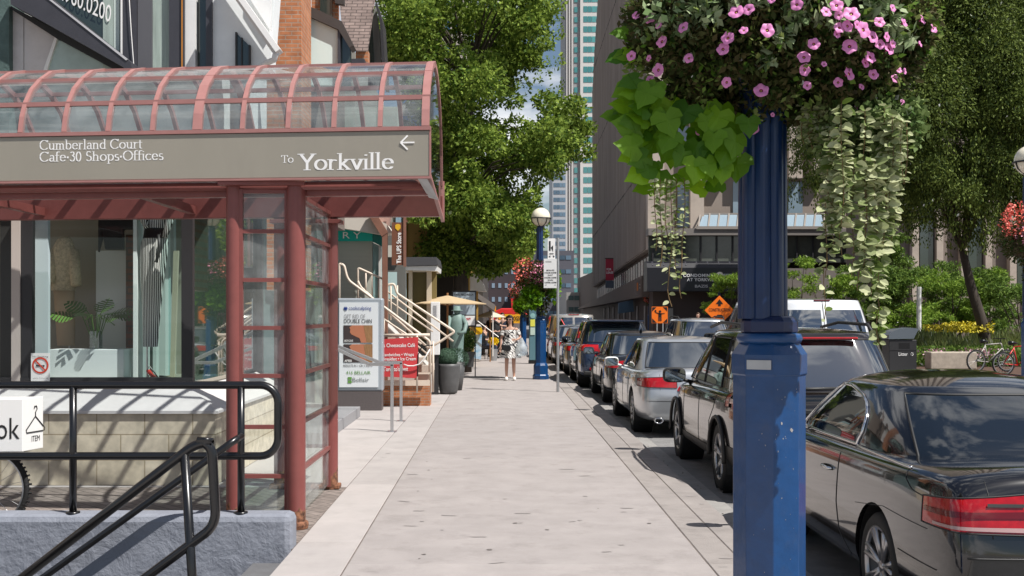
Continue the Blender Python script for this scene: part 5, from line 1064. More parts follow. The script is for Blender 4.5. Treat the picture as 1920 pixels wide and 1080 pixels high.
# grasses, flowers and ground cover
n = 26000; gx = RNG.uniform(XX(1660, 42), XX(1990, 42), n); gy = RNG.uniform(38, 47, n); h = .75 + .25 * np.sin(gx * 1.3) + .15 * np.sin(gy * 2 + gx); gz = RNG.uniform(.05, 1, n) * h
leafmesh('tall_grass', np.stack([gx, gy, gz], 1), np.stack([RNG.normal(size=n) * .3, RNG.normal(size=n) * .3, np.ones(n)], 1), .34, .07, mat('grass_blade', (.1, .2, .03), .5, island=[(.06, .11, .02), (.14, .20, .04), (.26, .28, .09)], trans=.3))
tag(bpy.data.objects['tall_grass'], 'feathery ornamental grasses in the planting bed', 'grass', kind='stuff')
n = 2600; gx = RNG.uniform(XX(1765, 41), XX(1822, 41), n); gy = RNG.uniform(39, 43, n); gz = ZZ(622, 41) + RNG.uniform(0, .38, n) * (1 - .4 * np.abs(np.sin(gx * 2)))
leafmesh('goldenrod', np.stack([gx, gy, gz], 1), RNG.normal(size=(n, 3)), .10, .5, mat('goldenrod_yellow', (.62, .50, .02), .6, island=[(.40, .36, .02), (.75, .60, .02)]))
tag(bpy.data.objects['goldenrod'], 'bright yellow goldenrod above the grasses', 'flowers', kind='stuff')
n = 9000; gx = RNG.uniform(XX(1700, 37), XX(1990, 37), n); gy = RNG.uniform(36.5, 39, n); gz = RNG.uniform(0, .62, n)
leafmesh('ground_cover', np.stack([gx, gy, gz], 1), RNG.normal(size=(n, 3)) + np.array([0, 0, .8]), .14, .35, SUM2); tag(bpy.data.objects['ground_cover'], 'low dark green perennials at the front of the planting bed', 'plants', kind='stuff')
n = 380; gx = RNG.choice([XX(1740, 37), XX(1805, 37), XX(1838, 37)], n) + RNG.normal(size=n) * .25; gy = RNG.uniform(36.2, 36.6, n); gz = RNG.uniform(.25, .6, n)
leafmesh('coneflowers', np.stack([gx, gy, gz], 1), RNG.normal(size=(n, 3)), .07, .9, mat('coneflower_pale', (.6, .4, .4), .6, island=[(.62, .55, .48), (.55, .25, .35)])); tag(bpy.data.objects['coneflowers'], 'pale pink coneflowers at the bed edge', 'flowers', kind='stuff')
Yl = 34.5
b = MB(); b.bx(XX(1745, Yl), XX(1832, Yl), Yl, Yl + .5, 0, ZZ(645, Yl) - .35 + .1); tag(b.build('stone_edging', mat('limestone', (.42, .36, .29), .9, var=.2, bump=.6), bevel=.03), 'long pale stone block edging the planting bed', 'stone block')
b = MB()
for px, Y in ((1790, 31), (1772, 28.5), (1835, 32)): x = XX(px, Y); b.bx(x - .5, x + .5, Y - .5, Y + .5, -.03, .02)
tag(b.build('stepping_slabs', mat('slab_grey', (.22, .23, .25), .8, var=.15)), kind='structure')
b = MB(); b.tube([P(1723, 690, 44) * 1.0, P(1723, 538, 44)], .09, 10); tag(b.build('pale_post', WHITE), 'plain pale post standing among the shrubs', 'post')
# ================================================================ lamp posts with hanging flower baskets
OPAL = mat('opal_globe', (.82, .76, .60), .25, coat=.3); CAGE = mat('cage_black', (.01, .01, .012), .4)
def lamp_proto(detail=True):
    t = thing('street_lamp', 'x', 'street lamp', (0, 0, 0), group='blue street lamps with globe heads')
    oc = lambda r: r
    b = MB(); b.lathe([(.001, 0), (.215, 0), (.215, .10), (.19, .13), (.19, .36), (.165, .41), (.145, .43)], (0, 0, 0), 8, ph=-PI / 2); b.build('plinth', BLUE, t, bevel=.006)
    b = MB(); b.lathe([(.142, .43), (.142, 1.478), (.148, 1.482), (.148, 1.56), (.118, 1.605), (.10, 1.61)], (0, 0, 0), 8, ph=-PI / 2); b.build('pedestal', BLUE, t, bevel=.005)
    b = MB(); b.smooth = True; b.lathe([(.10, 1.60), (.122, 1.605), (.130, 1.622), (.122, 1.640), (.10, 1.644)], (0, 0, 0), 32); b.build('collar', BLUE, t)
    b = MB(); b.lathe([(.10, 1.64), (.112, 1.648), (.112, 1.69), (.10, 1.705), (.09, 1.71)], (0, 0, 0), 16); b.build('shaft_base', NAVY, t, bevel=.004)
    b = MB(); n = 64; vs = []
    for z, q in ((1.70, 1), (3.4, .93), (3.98, .90)):
        for k in range(n):
            a = 2 * PI * k / n; r = (.083 + .014 * abs(math.cos(a * 4 + .4)) ** .5) * q; vs.append((r * math.cos(a) - .026, r * math.sin(a), z))
    b.add(vs, [(i * n + k, i * n + (k + 1) % n, (i + 1) * n + (k + 1) % n, (i + 1) * n + k) for i in range(2) for k in range(n)]); b.build('shaft', mat('shaft_shaded_blue', (0.005, 0.024, 0.088), 0.32, var=.15, vs=9), t)  # darker than the lamp blue: the basket's shade is put into the colour
    b = MB(); b.smooth = True; b.lathe([(.07, 3.98), (.09, 3.99), (.09, 4.02), (.06, 4.03)], (0, 0, 0), 20); b.build('globe_seat', NAVY, t)
    b = MB(); b.smooth = True; b.sphere((0, 0, 4.25), .25, 32, 20); b.build('globe', OPAL, t)
    b = MB(); b.smooth = True
    b.tube([(.262 * math.cos(2 * PI * k / 32), .262 * math.sin(2 * PI * k / 32), 4.22) for k in range(33)], .016, 6)
    for k in range(6):
        a = 2 * PI * k / 6 + .26; b.tube([(.262 * math.cos(a), .262 * math.sin(a), 4.22), (.22 * math.cos(a), .22 * math.sin(a), 4.11), (.07 * math.cos(a), .07 * math.sin(a), 4.0)], .014, 5)
    b.build('globe_cage', CAGE, t)
    return t
lp = lamp_proto()
lp.location = (1.075, 4.45, 0); lp.rotation_euler = (0, 0, R(-7)); lp['label'] = 'nearest blue street lamp, its octagonal foot rising through the foreground'
b = MB(); a_ = -PI / 2 - PI / 8; dx = Vector((math.cos(a_), math.sin(a_), 0)); tx = Vector((-dx.y, dx.x, 0)); c0 = dx * .1385 + Vector((0, 0, 1.522))
b.prism([c0 + tx * u_ + Vector((0, 0, v_)) for u_, v_ in ((-.048, -.018), (.048, -.018), (.048, .018), (-.048, .018))], dx * .004)
o = b.build('name_plate', GALV); o.parent = lp
b = MB(); rc = random.Random(5)
for i in range(46):
    f_ = rc.choice((0, 1, 1, 1)); a_ = -PI / 2 - PI / 8 + f_ * PI / 4; dx = Vector((math.cos(a_), math.sin(a_), 0)); tx = Vector((-dx.y, dx.x, 0)); big = i < 5
    c0 = dx * (.142 * math.cos(PI / 8) + .0008) + tx * rc.uniform(-.048, .048) + Vector((0, 0, rc.uniform(.45, 1.46) if not big else rc.uniform(1.15, 1.3))); r0 = rc.uniform(.0009, .0026) * (2.5 if big else 1)
    b.add([tuple(c0 + tx * (r0 * rc.uniform(.4, 1.3) * math.cos(k)) + Vector((0, 0, r0 * rc.uniform(.5, 2.2) * math.sin(k)))) for k in range(0, 6)], [tuple(range(6))])
o = b.build('paint_chip', mat('chip_pale', (.28, .27, .27), .8, var=.3)); o.parent = lp
def lamp(x, y, lab):
    c = copy_tree(lp)
    for ch in list(c.children):
        if ch.name.startswith(('name_plate', 'paint_chip')): bpy.data.objects.remove(ch)
    c.location = (x, y, 0); c['label'] = lab; return c
lamp(1.105, 29.4, 'blue street lamp with globe beside the white parking signs')
lamp(1.02, 46.9, 'blue street lamp farther along the left kerb behind the walking woman')
lamp(8.78, 18.5, 'street lamp at the right edge of frame with red flower basket')
lamp(XX(1218, 80), 80, 'globe street lamp before the corner of the brown building'); lamp(XX(1147, 118), 118, 'distant globe street lamp below the lease banner'); lamp(XX(1318, 95) - 2.6, 74.6, 'globe street lamp in front of the black entrance canopy')
lamp(XX(1101, 150), 150, 'dark globe street lamp far down the street above the blue car')
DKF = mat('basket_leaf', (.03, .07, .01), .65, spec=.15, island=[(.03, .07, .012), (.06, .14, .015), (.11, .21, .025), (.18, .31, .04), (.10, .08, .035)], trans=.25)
SILV = mat('dusty_leaf', (.3, .35, .25), .65, spec=.15, island=[(.12, .20, .07), (.22, .30, .13), (.36, .42, .25)], trans=.15)
LIME = mat('lime_leaf', (.15, .42, .012), .45, island=[(.05, .16, .005), (.11, .28, .008), (.17, .38, .01), (.27, .50, .02)], trans=.5)
VAR = mat('variegated_leaf', (.4, .5, .2), .65, spec=.15, island=[(.11, .17, .03), (.24, .31, .07), (.42, .48, .18), (.60, .62, .38)], trans=.3)
BOWL = mat('coco_bowl', (.06, .04, .02), .9)
def ring_leaf(b, c, d, n, L_, W_, k=8, cup=.15):       # rounded leaf with pointed tip
    d = d.normalized(); s_ = d.cross(n).normalized(); n = s_.cross(d).normalized(); vs = [c]
    for i in range(k):
        a = 2 * PI * i / k; rr_ = 1 if i else 1.25
        vs.append(c + d * (L_ * .5 * rr_ * math.cos(a)) + s_ * (W_ * .5 * math.sin(a)) + n * cup * W_ * abs(math.sin(a)))
    b.add(vs, [(0, 1 + i, 1 + (i + 1) % k) for i in range(k)])
def heart(b, c, d, n, L_):
    d = d.normalized(); s_ = d.cross(n).normalized(); n = s_.cross(d).normalized()
    o = [(-.22, 0), (-.42, .22), (-.30, .46), (-.05, .50), (.0, .38), (.22, .34), (.45, .12), (.62, 0), (.45, -.12), (.22, -.34), (.0, -.38), (-.05, -.50), (-.30, -.46), (-.42, -.22)]
    vs = [c - n * L_ * .02] + [c + d * (x * L_) + s_ * (y * L_) - n * (L_ * (.55 * y * y + .25 * max(0, x) ** 2)) for x, y in o]
    k = len(o); b.add(vs, [(0, 1 + i, 1 + (i + 1) % k) for i in range(k)])
PET = [mat('petunia_pink', (.80, .20, .50), .5, island=[(.78, .17, .50), (.86, .34, .66)], trans=.25), mat('petunia_throat', (.40, .03, .16), .5), mat('petunia_yellow', (.6, .5, .1), .5)]
def petunia(c, d, r, parent, mats=PET, name='petunia'):
    d = d.normalized(); u = d.cross(Vector((.1, .2, 1))).normalized(); v = d.cross(u); b = MB(); ph = random.uniform(0, 6)
    n = 20; R0 = [c - d * r * .75 + (u * math.cos(2 * PI * k / n) + v * math.sin(2 * PI * k / n)) * r * .10 for k in range(n)]
    R1 = [c - d * r * .12 + (u * math.cos(2 * PI * k / n) + v * math.sin(2 * PI * k / n)) * r * .24 for k in range(n)]
    R2 = []; R3 = []
    for k in range(n):
        a = 2 * PI * k / n; q = .84 + .16 * abs(math.cos(2.5 * (a + ph))); w = math.sin(5 * a + ph)
        R2.append(c + (u * math.cos(a) + v * math.sin(a)) * r * .6 + d * r * (.02 + .05 * w)); R3.append(c + (u * math.cos(a) + v * math.sin(a)) * r * q + d * r * (-.06 + .10 * w))
    b.mi = 1; b.add(R0 + R1, [(k, (k + 1) % n, n + (k + 1) % n, n + k) for k in range(n)])
    b.mi = 0; b.add(R1 + R2 + R3, [(i * n + k, i * n + (k + 1) % n, (i + 1) * n + (k + 1) % n, (i + 1) * n + k) for i in range(2) for k in range(n)])
    b.mi = 2; b.add([c - d * r * .2 + (u * math.cos(2 * PI * k / 6) + v * math.sin(2 * PI * k / 6)) * r * .09 for k in range(6)], [tuple(range(6))])
    return b.build(name, mats, parent, smooth=True)
BC = Vector((1.10, 4.45, 2.86)); BR3 = (.60, .46, .42)
bk = thing('hanging_flower_basket', 'large overflowing basket of pink petunias, lime leaves and trailing vines on the nearest lamp', 'flower basket', tuple(BC + Vector((0, 0, -.1))))
def onfront(px, py, k=1.0):
    Y = BC.y - BR3[1] * .8
    for _ in range(4):
        p = P(px, py, Y); q = 1 - ((p.x - BC.x) / BR3[0]) ** 2 - ((p.z - BC.z) / BR3[2]) ** 2
        Y = BC.y - BR3[1] * k * math.sqrt(max(.04, q))
    return P(px, py, Y)
b = MB(); b.smooth = True; b.lathe([(.10, -.16), (.24, -.12), (.32, .0), (.33, .06), (.05, .08)], BC, 24); b.build('bowl', BOWL, bk)
bls = []
for i in range(120):
    d = Vector((random.gauss(0, 1), random.gauss(0, 1), random.gauss(0, 1))).normalized(); r = random.uniform(.08, .15)
    p = BC + Vector((d.x * (BR3[0] - r * .7), d.y * (BR3[1] - r * .7), d.z * (BR3[2] - r * .7)))
    if p.z < BC.z - .40 and abs(p.x - BC.x) < .16: continue
    bls.append((tuple(p), (r, r, r * .8)))
p, a = blobpts(bls, 26000, .2, .0); m_ = (p[:, 2] < BC.z - .40) & (np.abs(p[:, 0] - BC.x) < .10) & (p[:, 1] < BC.y); p = p[~m_]; a = a[~m_]
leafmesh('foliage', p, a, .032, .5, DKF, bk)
d_ = RNG.normal(size=(5200, 3)); d_ /= np.linalg.norm(d_, axis=1, keepdims=True); d_ = d_[(d_[:, 1] < .35) & ~((d_[:, 2] < -.93) & (np.abs(d_[:, 0]) < .22))]
nf = np.sin(d_[:, 0] * 9 + 1) * np.cos(d_[:, 2] * 8) + .5 * np.sin(d_[:, 0] * 21) ; d_ = d_[nf > -.15]
leafmesh('bright_outer_foliage', np.array(BC) + d_ * np.array(BR3) * RNG.uniform(.93, 1.07, (len(d_), 1)), d_ * [1, 1, .6] + RNG.normal(size=d_.shape) * .6, .030, .55, mat('bright_outer_leaf', (.1, .2, .03), .65, spec=.15, island=[(.10, .22, .02), (.20, .36, .04), (.34, .50, .08), (.26, .30, .10)], trans=.35), bk)  # outer shell of brighter leaves, light painted into their colour to lift the dark basket
bls2 = [((BC.x + random.uniform(.16, .48), BC.y + random.uniform(-.30, .1), random.uniform(2.32, 2.52)), (.06, .06, .08)) for _ in range(34)]
p, a = blobpts(bls2, 15000, .2, .5); leafmesh('under_foliage', p, a, .03, .6, mat('under_leaf', (.1, .15, .05), .65, spec=.15, island=[(.05, .10, .02), (.12, .19, .05), (.25, .33, .12)], trans=.25), bk)
sb_ = [(tuple(onfront(x, y, .95)), (r, r * .7, r)) for x, y, r in ((1250, 25, .09), (1310, 10, .08), (1290, 50, .06), (1400, -10, .09), (1490, 40, .05), (1560, 20, .07), (1600, 60, .06), (1660, 30, .08), (1690, 70, .06), (1215, 60, .05), (1500, 15, .06), (1440, 110, .04), (1640, 0, .08), (1470, 70, .05), (1335, 20, .06))]
p, a = blobpts(sb_, 9000, .2, .0); leafmesh('dusty_foliage', p, a, .040, .62, SILV, bk)
b = MB()
for i in range(86):
    if i < 58: px = random.uniform(1190, 1385); py = random.uniform(215, 345) - max(0, (px - 1330)) * .25 + max(0, 1230 - px) * -.4; 
    else: px = random.uniform(1165, 1260); py = random.uniform(160, 290)
    c = onfront(px, py, random.uniform(.6, 1.0)); c.y = min(c.y, BC.y - .05 - random.random() * .2); tocam = Vector((0, -1, .15)); dr = Vector((random.uniform(-.7, .4), -.35, -1))
    if px < 1200: dr = Vector((-1, -.2, random.uniform(-.6, .3)))
    nn_ = (tocam + Vector((random.uniform(-.6, .6), 0, random.uniform(-.1, .9)))).normalized(); heart(b, c, dr, nn_, random.uniform(.085, .135))
for (x, y) in ((1158, 105), (1172, 100), (1162, 222), (1175, 205), (1150, 215), (1310, 350), (1340, 345), (1195, 330), (1210, 350), (1168, 60)): 
    c = onfront(x, y, .6); heart(b, c, Vector((-1, -.1, random.uniform(-.6, .1))), Vector((0, -1, .6)), .09)
b.build('lime_leaves', LIME, bk)
# trailing vines: every strand is a part
def vine(x, y0, y1, dy, dense, size, sway=6, Yv=None):
    Y = (BC.y - BR3[1] * .55 + dy) if Yv is None else Yv
    pts = []; k = max(3, int((y1 - y0) / 14)); ph = random.uniform(0, 6)
    for i in range(k + 1): t_ = i / k; pts.append(P(x + sway * math.sin(ph + t_ * 5) * t_, y0 + (y1 - y0) * t_, Y))
    b = MB(); b.mi = 1; b.tube(pts, .0016, 4); b.mi = 0
    for i in range(len(pts) - 1):
        for j in range(dense):
            q = pts[i].lerp(pts[i + 1], (j + random.random()) / dense); sg = 1 if (i + j) % 2 else -1; off_ = Vector((sg * random.uniform(.3, 1.1), random.uniform(-.8, .3), random.uniform(-.3, .4))).normalized()
            s2 = size * random.uniform(.7, 1.25) * (1 - .25 * i / len(pts)); ring_leaf(b, q + off_ * s2 * .65, off_ + Vector((0, 0, -.3)), Vector((random.uniform(-1, 1), random.uniform(-1, .3), random.uniform(.1, 1))), s2, s2 * .85)
    return b.build('trailing_vine', [VAR, mat('vine_stem', (.16, .10, .04), .6)], bk)
random.seed(21)
for i in range(22):
    x = random.uniform(1545, 1695); vine(x, random.uniform(190, 250), random.uniform(370, 480) - abs(x - 1640) * .3, random.uniform(-.16, .22), 4, random.uniform(.026, .040))
for x, y1 in ((1600, 455), (1622, 470), (1640, 480), (1582, 420), (1660, 475), (1565, 400)): vine(x, 300, y1, -.1, 4, .042)
for x, y0, y1, de, sz in ((1548, 380, 520, 3, .036), (1560, 390, 470, 3, .034), (1545, 500, 604, 1, .028), (1632, 460, 560, 3, .044), (1648, 470, 590, 3, .040), (1645, 580, 650, 3, .034), (1600, 455, 520, 2, .042), (1610, 500, 545, 2, .04), (1620, 440, 500, 4, .045), (1690, 225, 345, 3, .026), (1700, 230, 345, 2, .022), (1575, 400, 480, 3, .04)): vine(x, y0, y1, -.12, de, sz, 4)
for i in range(10): vine(random.uniform(1500, 1560), 200, random.uniform(250, 330), .1, 4, .024)
for x, y1 in ((1228, 470), (1238, 500), (1258, 515), (1268, 525), (1283, 478), (1250, 450)): vine(x, 335, y1, .02, 3, .020, 5)
for x, y0, y1 in ((1255, 500, 575), (1278, 470, 560)): vine(x, y0, y1, -.0, 1, .024, 6)
FL = [(580,55,30),(632,45,24),(835,25,24),(960,55,22),(1003,28,26),(1065,62,32),(1012,70,18),(1183,98,22),(1288,100,20),(1365,88,20),(1410,125,20),(218,82,24),(160,70,18),(255,112,16),(357,120,24),(713,133,28),(612,133,18),(545,165,26),(525,212,25),(267,180,26),(1015,122,22),(1050,115,24),(1118,130,34),(1090,110,18),(1005,150,16),(1155,160,26),(1215,160,20),(1185,192,20),(1225,210,26),(1240,190,18),(907,190,24),(1057,200,30),(1145,245,26),(1125,270,20),(866,245,26),(870,300,24),(950,275,12),(382,250,20),(140,240,22),(213,250,14),(252,300,28),(220,338,18),(540,352,22),(1058,315,28),(1158,318,22),(1010,352,20),(1250,335,20),(1290,305,14),(1265,300,14),(686,385,30),(880,365,18),(1108,370,14),(247,420,16),(652,545,26),(432,555,24),(1280,435,14),(1085,460,12),(735,488,10),(1355,190,14),(730,5,16),(1240,40,16)]
for (x, y, r) in FL:
    c = onfront(1120 + x / 2.25, y / 2.25, 1.07); d = (c - BC); d = Vector((d.x * .9 + random.uniform(-.25, .25), -.55, d.z * .5 + .18 + random.uniform(-.15, .2)))
    petunia(c + Vector((0, -.02, 0)), d, r / 2.25 * (BC.y - .45) / F * 1.15, bk)
# smaller baskets on the other lamps
REDF = mat('begonia_red', (.6, .03, .03), .5, island=[(.62, .03, .02), (.80, .09, .05), (.85, .25, .18)]); PNKF = mat('begonia_pink', (.7, .25, .35), .5, island=[(.78, .35, .45), (.86, .66, .68), (.70, .14, .32)])
def basket(x, y, z, label, sc=1.0, n=1500, red=(-.35, 0, .1), lime=True, fl=.045, pc=.085):
    c = np.array([x, y, z]); t = thing('hanging_flower_basket', label, 'flower basket', (x, y, z - .3))
    b = MB(); b.smooth = True; b.lathe([(.05, -.3), (.26, -.22), (.32, 0), (.05, .02)], (x, y, z - .05), 14); b.build('bowl', BOWL, t)
    def cloud(k, cc, rr, name, m, size, w=.5): 
        d = RNG.normal(size=(k, 3)); d /= np.linalg.norm(d, axis=1, keepdims=True); q = RNG.uniform(.5, 1.05, k)[:, None]
        leafmesh(name, np.array(cc) + d * np.array(rr) * q * sc, d + RNG.normal(size=(k, 3)) * .6, size, w, m, t)
    cloud(n, c + [0, 0, -.05], (.55, .55, .45), 'foliage', DKF, pc); cloud(n // 4, c + [.1, 0, -.6], (.25, .25, .45), 'trailing_foliage', DKF, pc)
    if lime: cloud(n // 3, c + [-.15, -.2, -.55], (.28, .2, .35), 'lime_leaves', LIME, pc * 1.4, .8); cloud(n // 8, c + [.42, -.1, -.2], (.2, .2, .5), 'lime_leaves', LIME, pc * 1.3, .8)
    cloud(n // 6, c + [red[0], -.1, red[2]], (.32, .4, .40), 'red_flowers', REDF, fl, .9); cloud(n // 5, c + [.08, -.2, .05], (.48, .42, .35), 'pink_flowers', PNKF, fl, .9)
basket(1.02, 29.3, 2.72, 'red and pink begonia basket on the globe lamp above the parking machine', 1.0, 2600)
basket(1.0, 46.8, 2.6, 'begonia basket on the second left lamp, partly behind the nearer basket', 1.0, 1200)
basket(8.74, 18.4, 2.95, 'red and pink flower basket at the right edge of frame', .85, 3600, (-.25, 0, .28), False, .04, .06)
basket(XX(1222, 80), 79.8, 2.75, 'red flower basket on the lamp beside the flagger sign', 1.15, 700, (-.3, 0, .1), False, .10, .12)
basket(XX(1147, 118), 117.8, 2.3, 'small red flower basket far down the right side', 1.5, 400, (0, 0, .1), False, .14, .16)
# ================================================================ parked and passing cars
TYRE = mat('car_tyre', (.014, .014, .014), .75, bump=.3, bs=60); RIMM = mat('alloy', (.45, .45, .46), .28, metal=.85); PLAS = mat('black_plastic', (.018, .018, .018), .55); CHR = mat('chrome', (.75, .75, .76), .12, metal=1.0)
CGL = mat('car_glass', (.008, .012, .014), .02, spec=1.0, ior=2.3, coat=.5); CGN = mat('dark_car_glass', (.008, .012, .018), .02, spec=.7, ior=1.6, coat=.1); RL = mat('tail_light_red', (.36, .005, .008), .12, coat=.6, spec=.5, var=.25, vs=18); RL2 = mat('tail_light_deep', (.12, .003, .005), .1, coat=.5); CLR = mat('tail_light_clear', (.42, .27, .26), .12, coat=.8)
def paint(n, c, metal=.35, rough=.35): return mat(n, c, rough, metal=metal, coat=1.0)
def tab(pts, y):
    if y <= pts[0][0]: return pts[0][1:]
    for a, b in zip(pts, pts[1:]):
        if y <= b[0]:
            t = (y - a[0]) / (b[0] - a[0]); return tuple(a[i] + (b[i] - a[i]) * t for i in range(1, len(a)))
    return pts[-1][1:]
CARS = []
class Car:
    def __init__(s, name, label, cat, spec, pm, loc, rz=0, group='cars parked along the kerb'):
        s.sp = spec; s.W = spec['W'] / 2; s.root = thing(name, label, cat, (0, 0, 0), group); s.pm = pm
        s.cab = spec['cab']; s.body(); s.cabin(); s.wheels()
        CARS.append((s.root, loc, rz))
    def body(s):
        W = s.W; rings = []
        for (y, w, zb, zs, zt) in s.sp['st']:
            w *= W; zm = zb + .45 * (zs - zb)
            h = [(0, zb), (.78 * w, zb), (.965 * w, zb + .05), (1.0 * w, zb + .20), (1.0 * w, zm + .08), (.985 * w, zs - .07), (.935 * w, zs), (.62 * w, zt), (0, zt + .012)]
            pts = []
            for x, z in h: 
                dy = 0
                if y < .5: dy = max(0, z - .62) * s.sp.get('lean', .18) * (1 - y / .5)
                pts.append((x, y + dy, z))
            rings.append(pts + [(-x, yy, z) for x, yy, z in pts[-2:0:-1]])
        n = len(rings[0])
        def cap(r, k, dy):
            cx = sum(p[0] for p in r) / n; cz = sum(p[2] for p in r) / n; return [(p[0] * k, p[1] + dy, cz + (p[2] - cz) * k) for p in r]
        rings = [cap(rings[0], .55, -.02)] + rings + [cap(rings[-1], .55, .02)]
        b = MB(); vs = [q for r in rings for q in r]; m = len(rings)
        b.add(vs, [(i * n + k, i * n + (k + 1) % n, (i + 1) * n + (k + 1) % n, (i + 1) * n + k) for i in range(m - 1) for k in range(n)] + [tuple(range(n - 1, -1, -1)), tuple((m - 1) * n + k for k in range(n))])
        o = b.build('body', s.pm); sd_ = o.modifiers.new('s', 'SUBSURF'); sd_.levels = 3; sd_.render_levels = 3
        c = MB(); R_ = s.sp['wr'] + .045
        for y in (s.sp['ro'], s.sp['ro'] + s.sp['wb']):
            for sg in (-1, 1):
                x0, x1 = sg * (W - .30), sg * (W + .3); q = MB(); q.lathe([(.0001, x0), (R_, x0), (R_, x1), (.0001, x1)], (0, y, s.sp['wr'] + .01), 40, ax='x'); c.add(q.v, q.f)
        co_ = c.build('cut', s.pm)
        bm = bmesh.new(); bm.from_mesh(co_.data); bmesh.ops.remove_doubles(bm, verts=bm.verts, dist=1e-3); bmesh.ops.recalc_face_normals(bm, faces=bm.faces); bm.to_mesh(co_.data); bm.free()
        bo = o.modifiers.new('b', 'BOOLEAN'); bo.operation = 'DIFFERENCE'; bo.object = co_; bo.solver = 'EXACT'
        dg = bpy.context.evaluated_depsgraph_get(); dg.update()
        bo.show_viewport = False; dg.update(); m0 = bpy.data.meshes.new_from_object(o.evaluated_get(dg)); s.bvh = BVHTree.FromPolygons([v.co.copy() for v in m0.vertices], [tuple(p.vertices) for p in m0.polygons]); bpy.data.meshes.remove(m0)
        bo.show_viewport = True; dg.update()
        me = bpy.data.meshes.new_from_object(o.evaluated_get(dg)); o.modifiers.clear(); o.data = me; bpy.data.objects.remove(co_)
        me.polygons.foreach_set('use_smooth', [True] * len(me.polygons))
        try: me.set_sharp_from_angle(angle=R(38))
        except Exception: pass
        me.name = 'body'; o.parent = s.root; s.bodyo = o
    def G(s, v):                                   # cabin outline at height v (0 belt, 1 roof edge)
        c = s.cab; t = v; tw_ = v ** 1.25
        y0 = c['yb0'] + (c['yr0'] - c['yb0']) * (t ** c.get('rc', 1.0)); y1 = c['yb1'] + (c['yr1'] - c['yb1']) * t
        w = c['wb'] + (c['wr'] - c['wb']) * (v ** c.get('tw', 1.25)); z = c['z0'] + (c['z1'] - c['z0']) * v
        return (y0 + y1) / 2, (y1 - y0) / 2, w, z, c.get('n0', 7) - c.get('n1', 2.5) * v
    def gs(s, y, v, off=0, sg=-1):
        yc, hy, w, z, n = s.G(v); q = max(0, 1 - abs((y - yc) / hy) ** n) ** (1 / n); return Vector((sg * (w * q + off), y, z))
    def gr(s, xf, v, off=0, front=False):
        yc, hy, w, z, n = s.G(v); x = xf * w; q = max(0, 1 - abs(xf) ** n) ** (1 / n); return Vector((x, yc + (hy * q + off) * (1 if front else -1), z + (off * .5)))
    def cabin(s):
        c = s.cab; b = MB(); N_ = 72; rings = []
        vv = [-.12, 0, .1, .25, .4, .55, .7, .82, .92, 1.0]
        for v in vv:
            yc, hy, w, z, n = s.G(max(v, 0)); z = c['z0'] + (c['z1'] - c['z0']) * v; r = []
            for k in range(N_):
                a = 2 * PI * k / N_; ca, sa = math.cos(a), math.sin(a); r.append((w * math.copysign(abs(ca) ** (2 / n), ca), yc + hy * math.copysign(abs(sa) ** (2 / n), sa), z))
            rings.append(r)
        yc, hy, w, z, n = s.G(1.0); cr_ = c.get('crown', .05)
        for q in (.97, .92, .84, .7, .45, .15):
            zz_ = z + cr_ * (1 - ((q - .0) ** 2.6)); r = []
            for k in range(N_):
                a = 2 * PI * k / N_; ca, sa = math.cos(a), math.sin(a); r.append((w * q * math.copysign(abs(ca) ** (2 / n), ca), yc + hy * q * math.copysign(abs(sa) ** (2 / n), sa), zz_))
            rings.append(r)
        vs = [p for r in rings for p in r]; m = len(rings)
        b.add(vs, [(i * N_ + k, i * N_ + (k + 1) % N_, (i + 1) * N_ + (k + 1) % N_, (i + 1) * N_ + k) for i in range(m - 1) for k in range(N_)] + [tuple((m - 1) * N_ + k for k in range(N_))])
        s.cabo = b.build('roof', s.sp.get('roofm', s.pm), s.root, smooth=True)
        trim = s.sp.get('trim', PLAS)
        for sg in (-1, 1):
            for wn in s.sp['win']:                       # rows of (v, y_rear, y_front)
                V = 9; U_ = 10; g = []; lo, hi = wn[0][0], wn[-1][0]
                for i in range(V):
                    v = lo + (hi - lo) * i / (V - 1); ya, yb = tab(wn, v)
                    g.append([s.gs(ya + (yb - ya) * k / (U_ - 1), v, .006, sg) for k in range(U_)])
                b = MB(); b.add([p for r in g for p in r], [(i * U_ + k, i * U_ + k + 1, (i + 1) * U_ + k + 1, (i + 1) * U_ + k) for i in range(V - 1) for k in range(U_ - 1)])
                wo = b.build('side_window', s.sp.get('glass', CGL), s.root, smooth=True)
                per = g[0] + [r[-1] for r in g[1:]] + g[-1][-2::-1] + [r[0] for r in g[-2::-1]]
                b = MB(); b.tube(per, s.sp.get('trimr', .008), 5, cap=False); b.build('window_trim', trim, wo, smooth=True)
        for fr, rg in ((False, s.sp.get('rg', (.12, .90, .86))), (True, (.08, .9, .88))):
            V = 10; U_ = 15; v0, v1, xf = rg; g = [[s.gr(-xf + 2 * xf * k / (U_ - 1), v0 + (v1 - v0) * i / (V - 1), .006, fr) for k in range(U_)] for i in range(V)]
            if not fr and s.sp.get('split'):
                for a_, e_ in ((0, 7), (7, 14)):
                    b = MB(); gg = [[s.gr((-xf if a_ == 0 else .05) + (xf - .05) * k / 9, v0 + (v1 - v0) * i / (V - 1), .006) for k in range(10)] for i in range(V)]
                    b.add([p for r in gg for p in r], [(i * 10 + k, i * 10 + k + 1, (i + 1) * 10 + k + 1, (i + 1) * 10 + k) for i in range(V - 1) for k in range(9)]); b.build('rear_window', s.sp.get('glass', CGL), s.root, smooth=True)
                continue
            b = MB(); b.add([p for r in g for p in r], [(i * U_ + k, i * U_ + k + 1, (i + 1) * U_ + k + 1, (i + 1) * U_ + k) for i in range(V - 1) for k in range(U_ - 1)])
            wo = b.build('windscreen' if fr else 'rear_window', s.sp.get('glass', CGL), s.root, smooth=True)
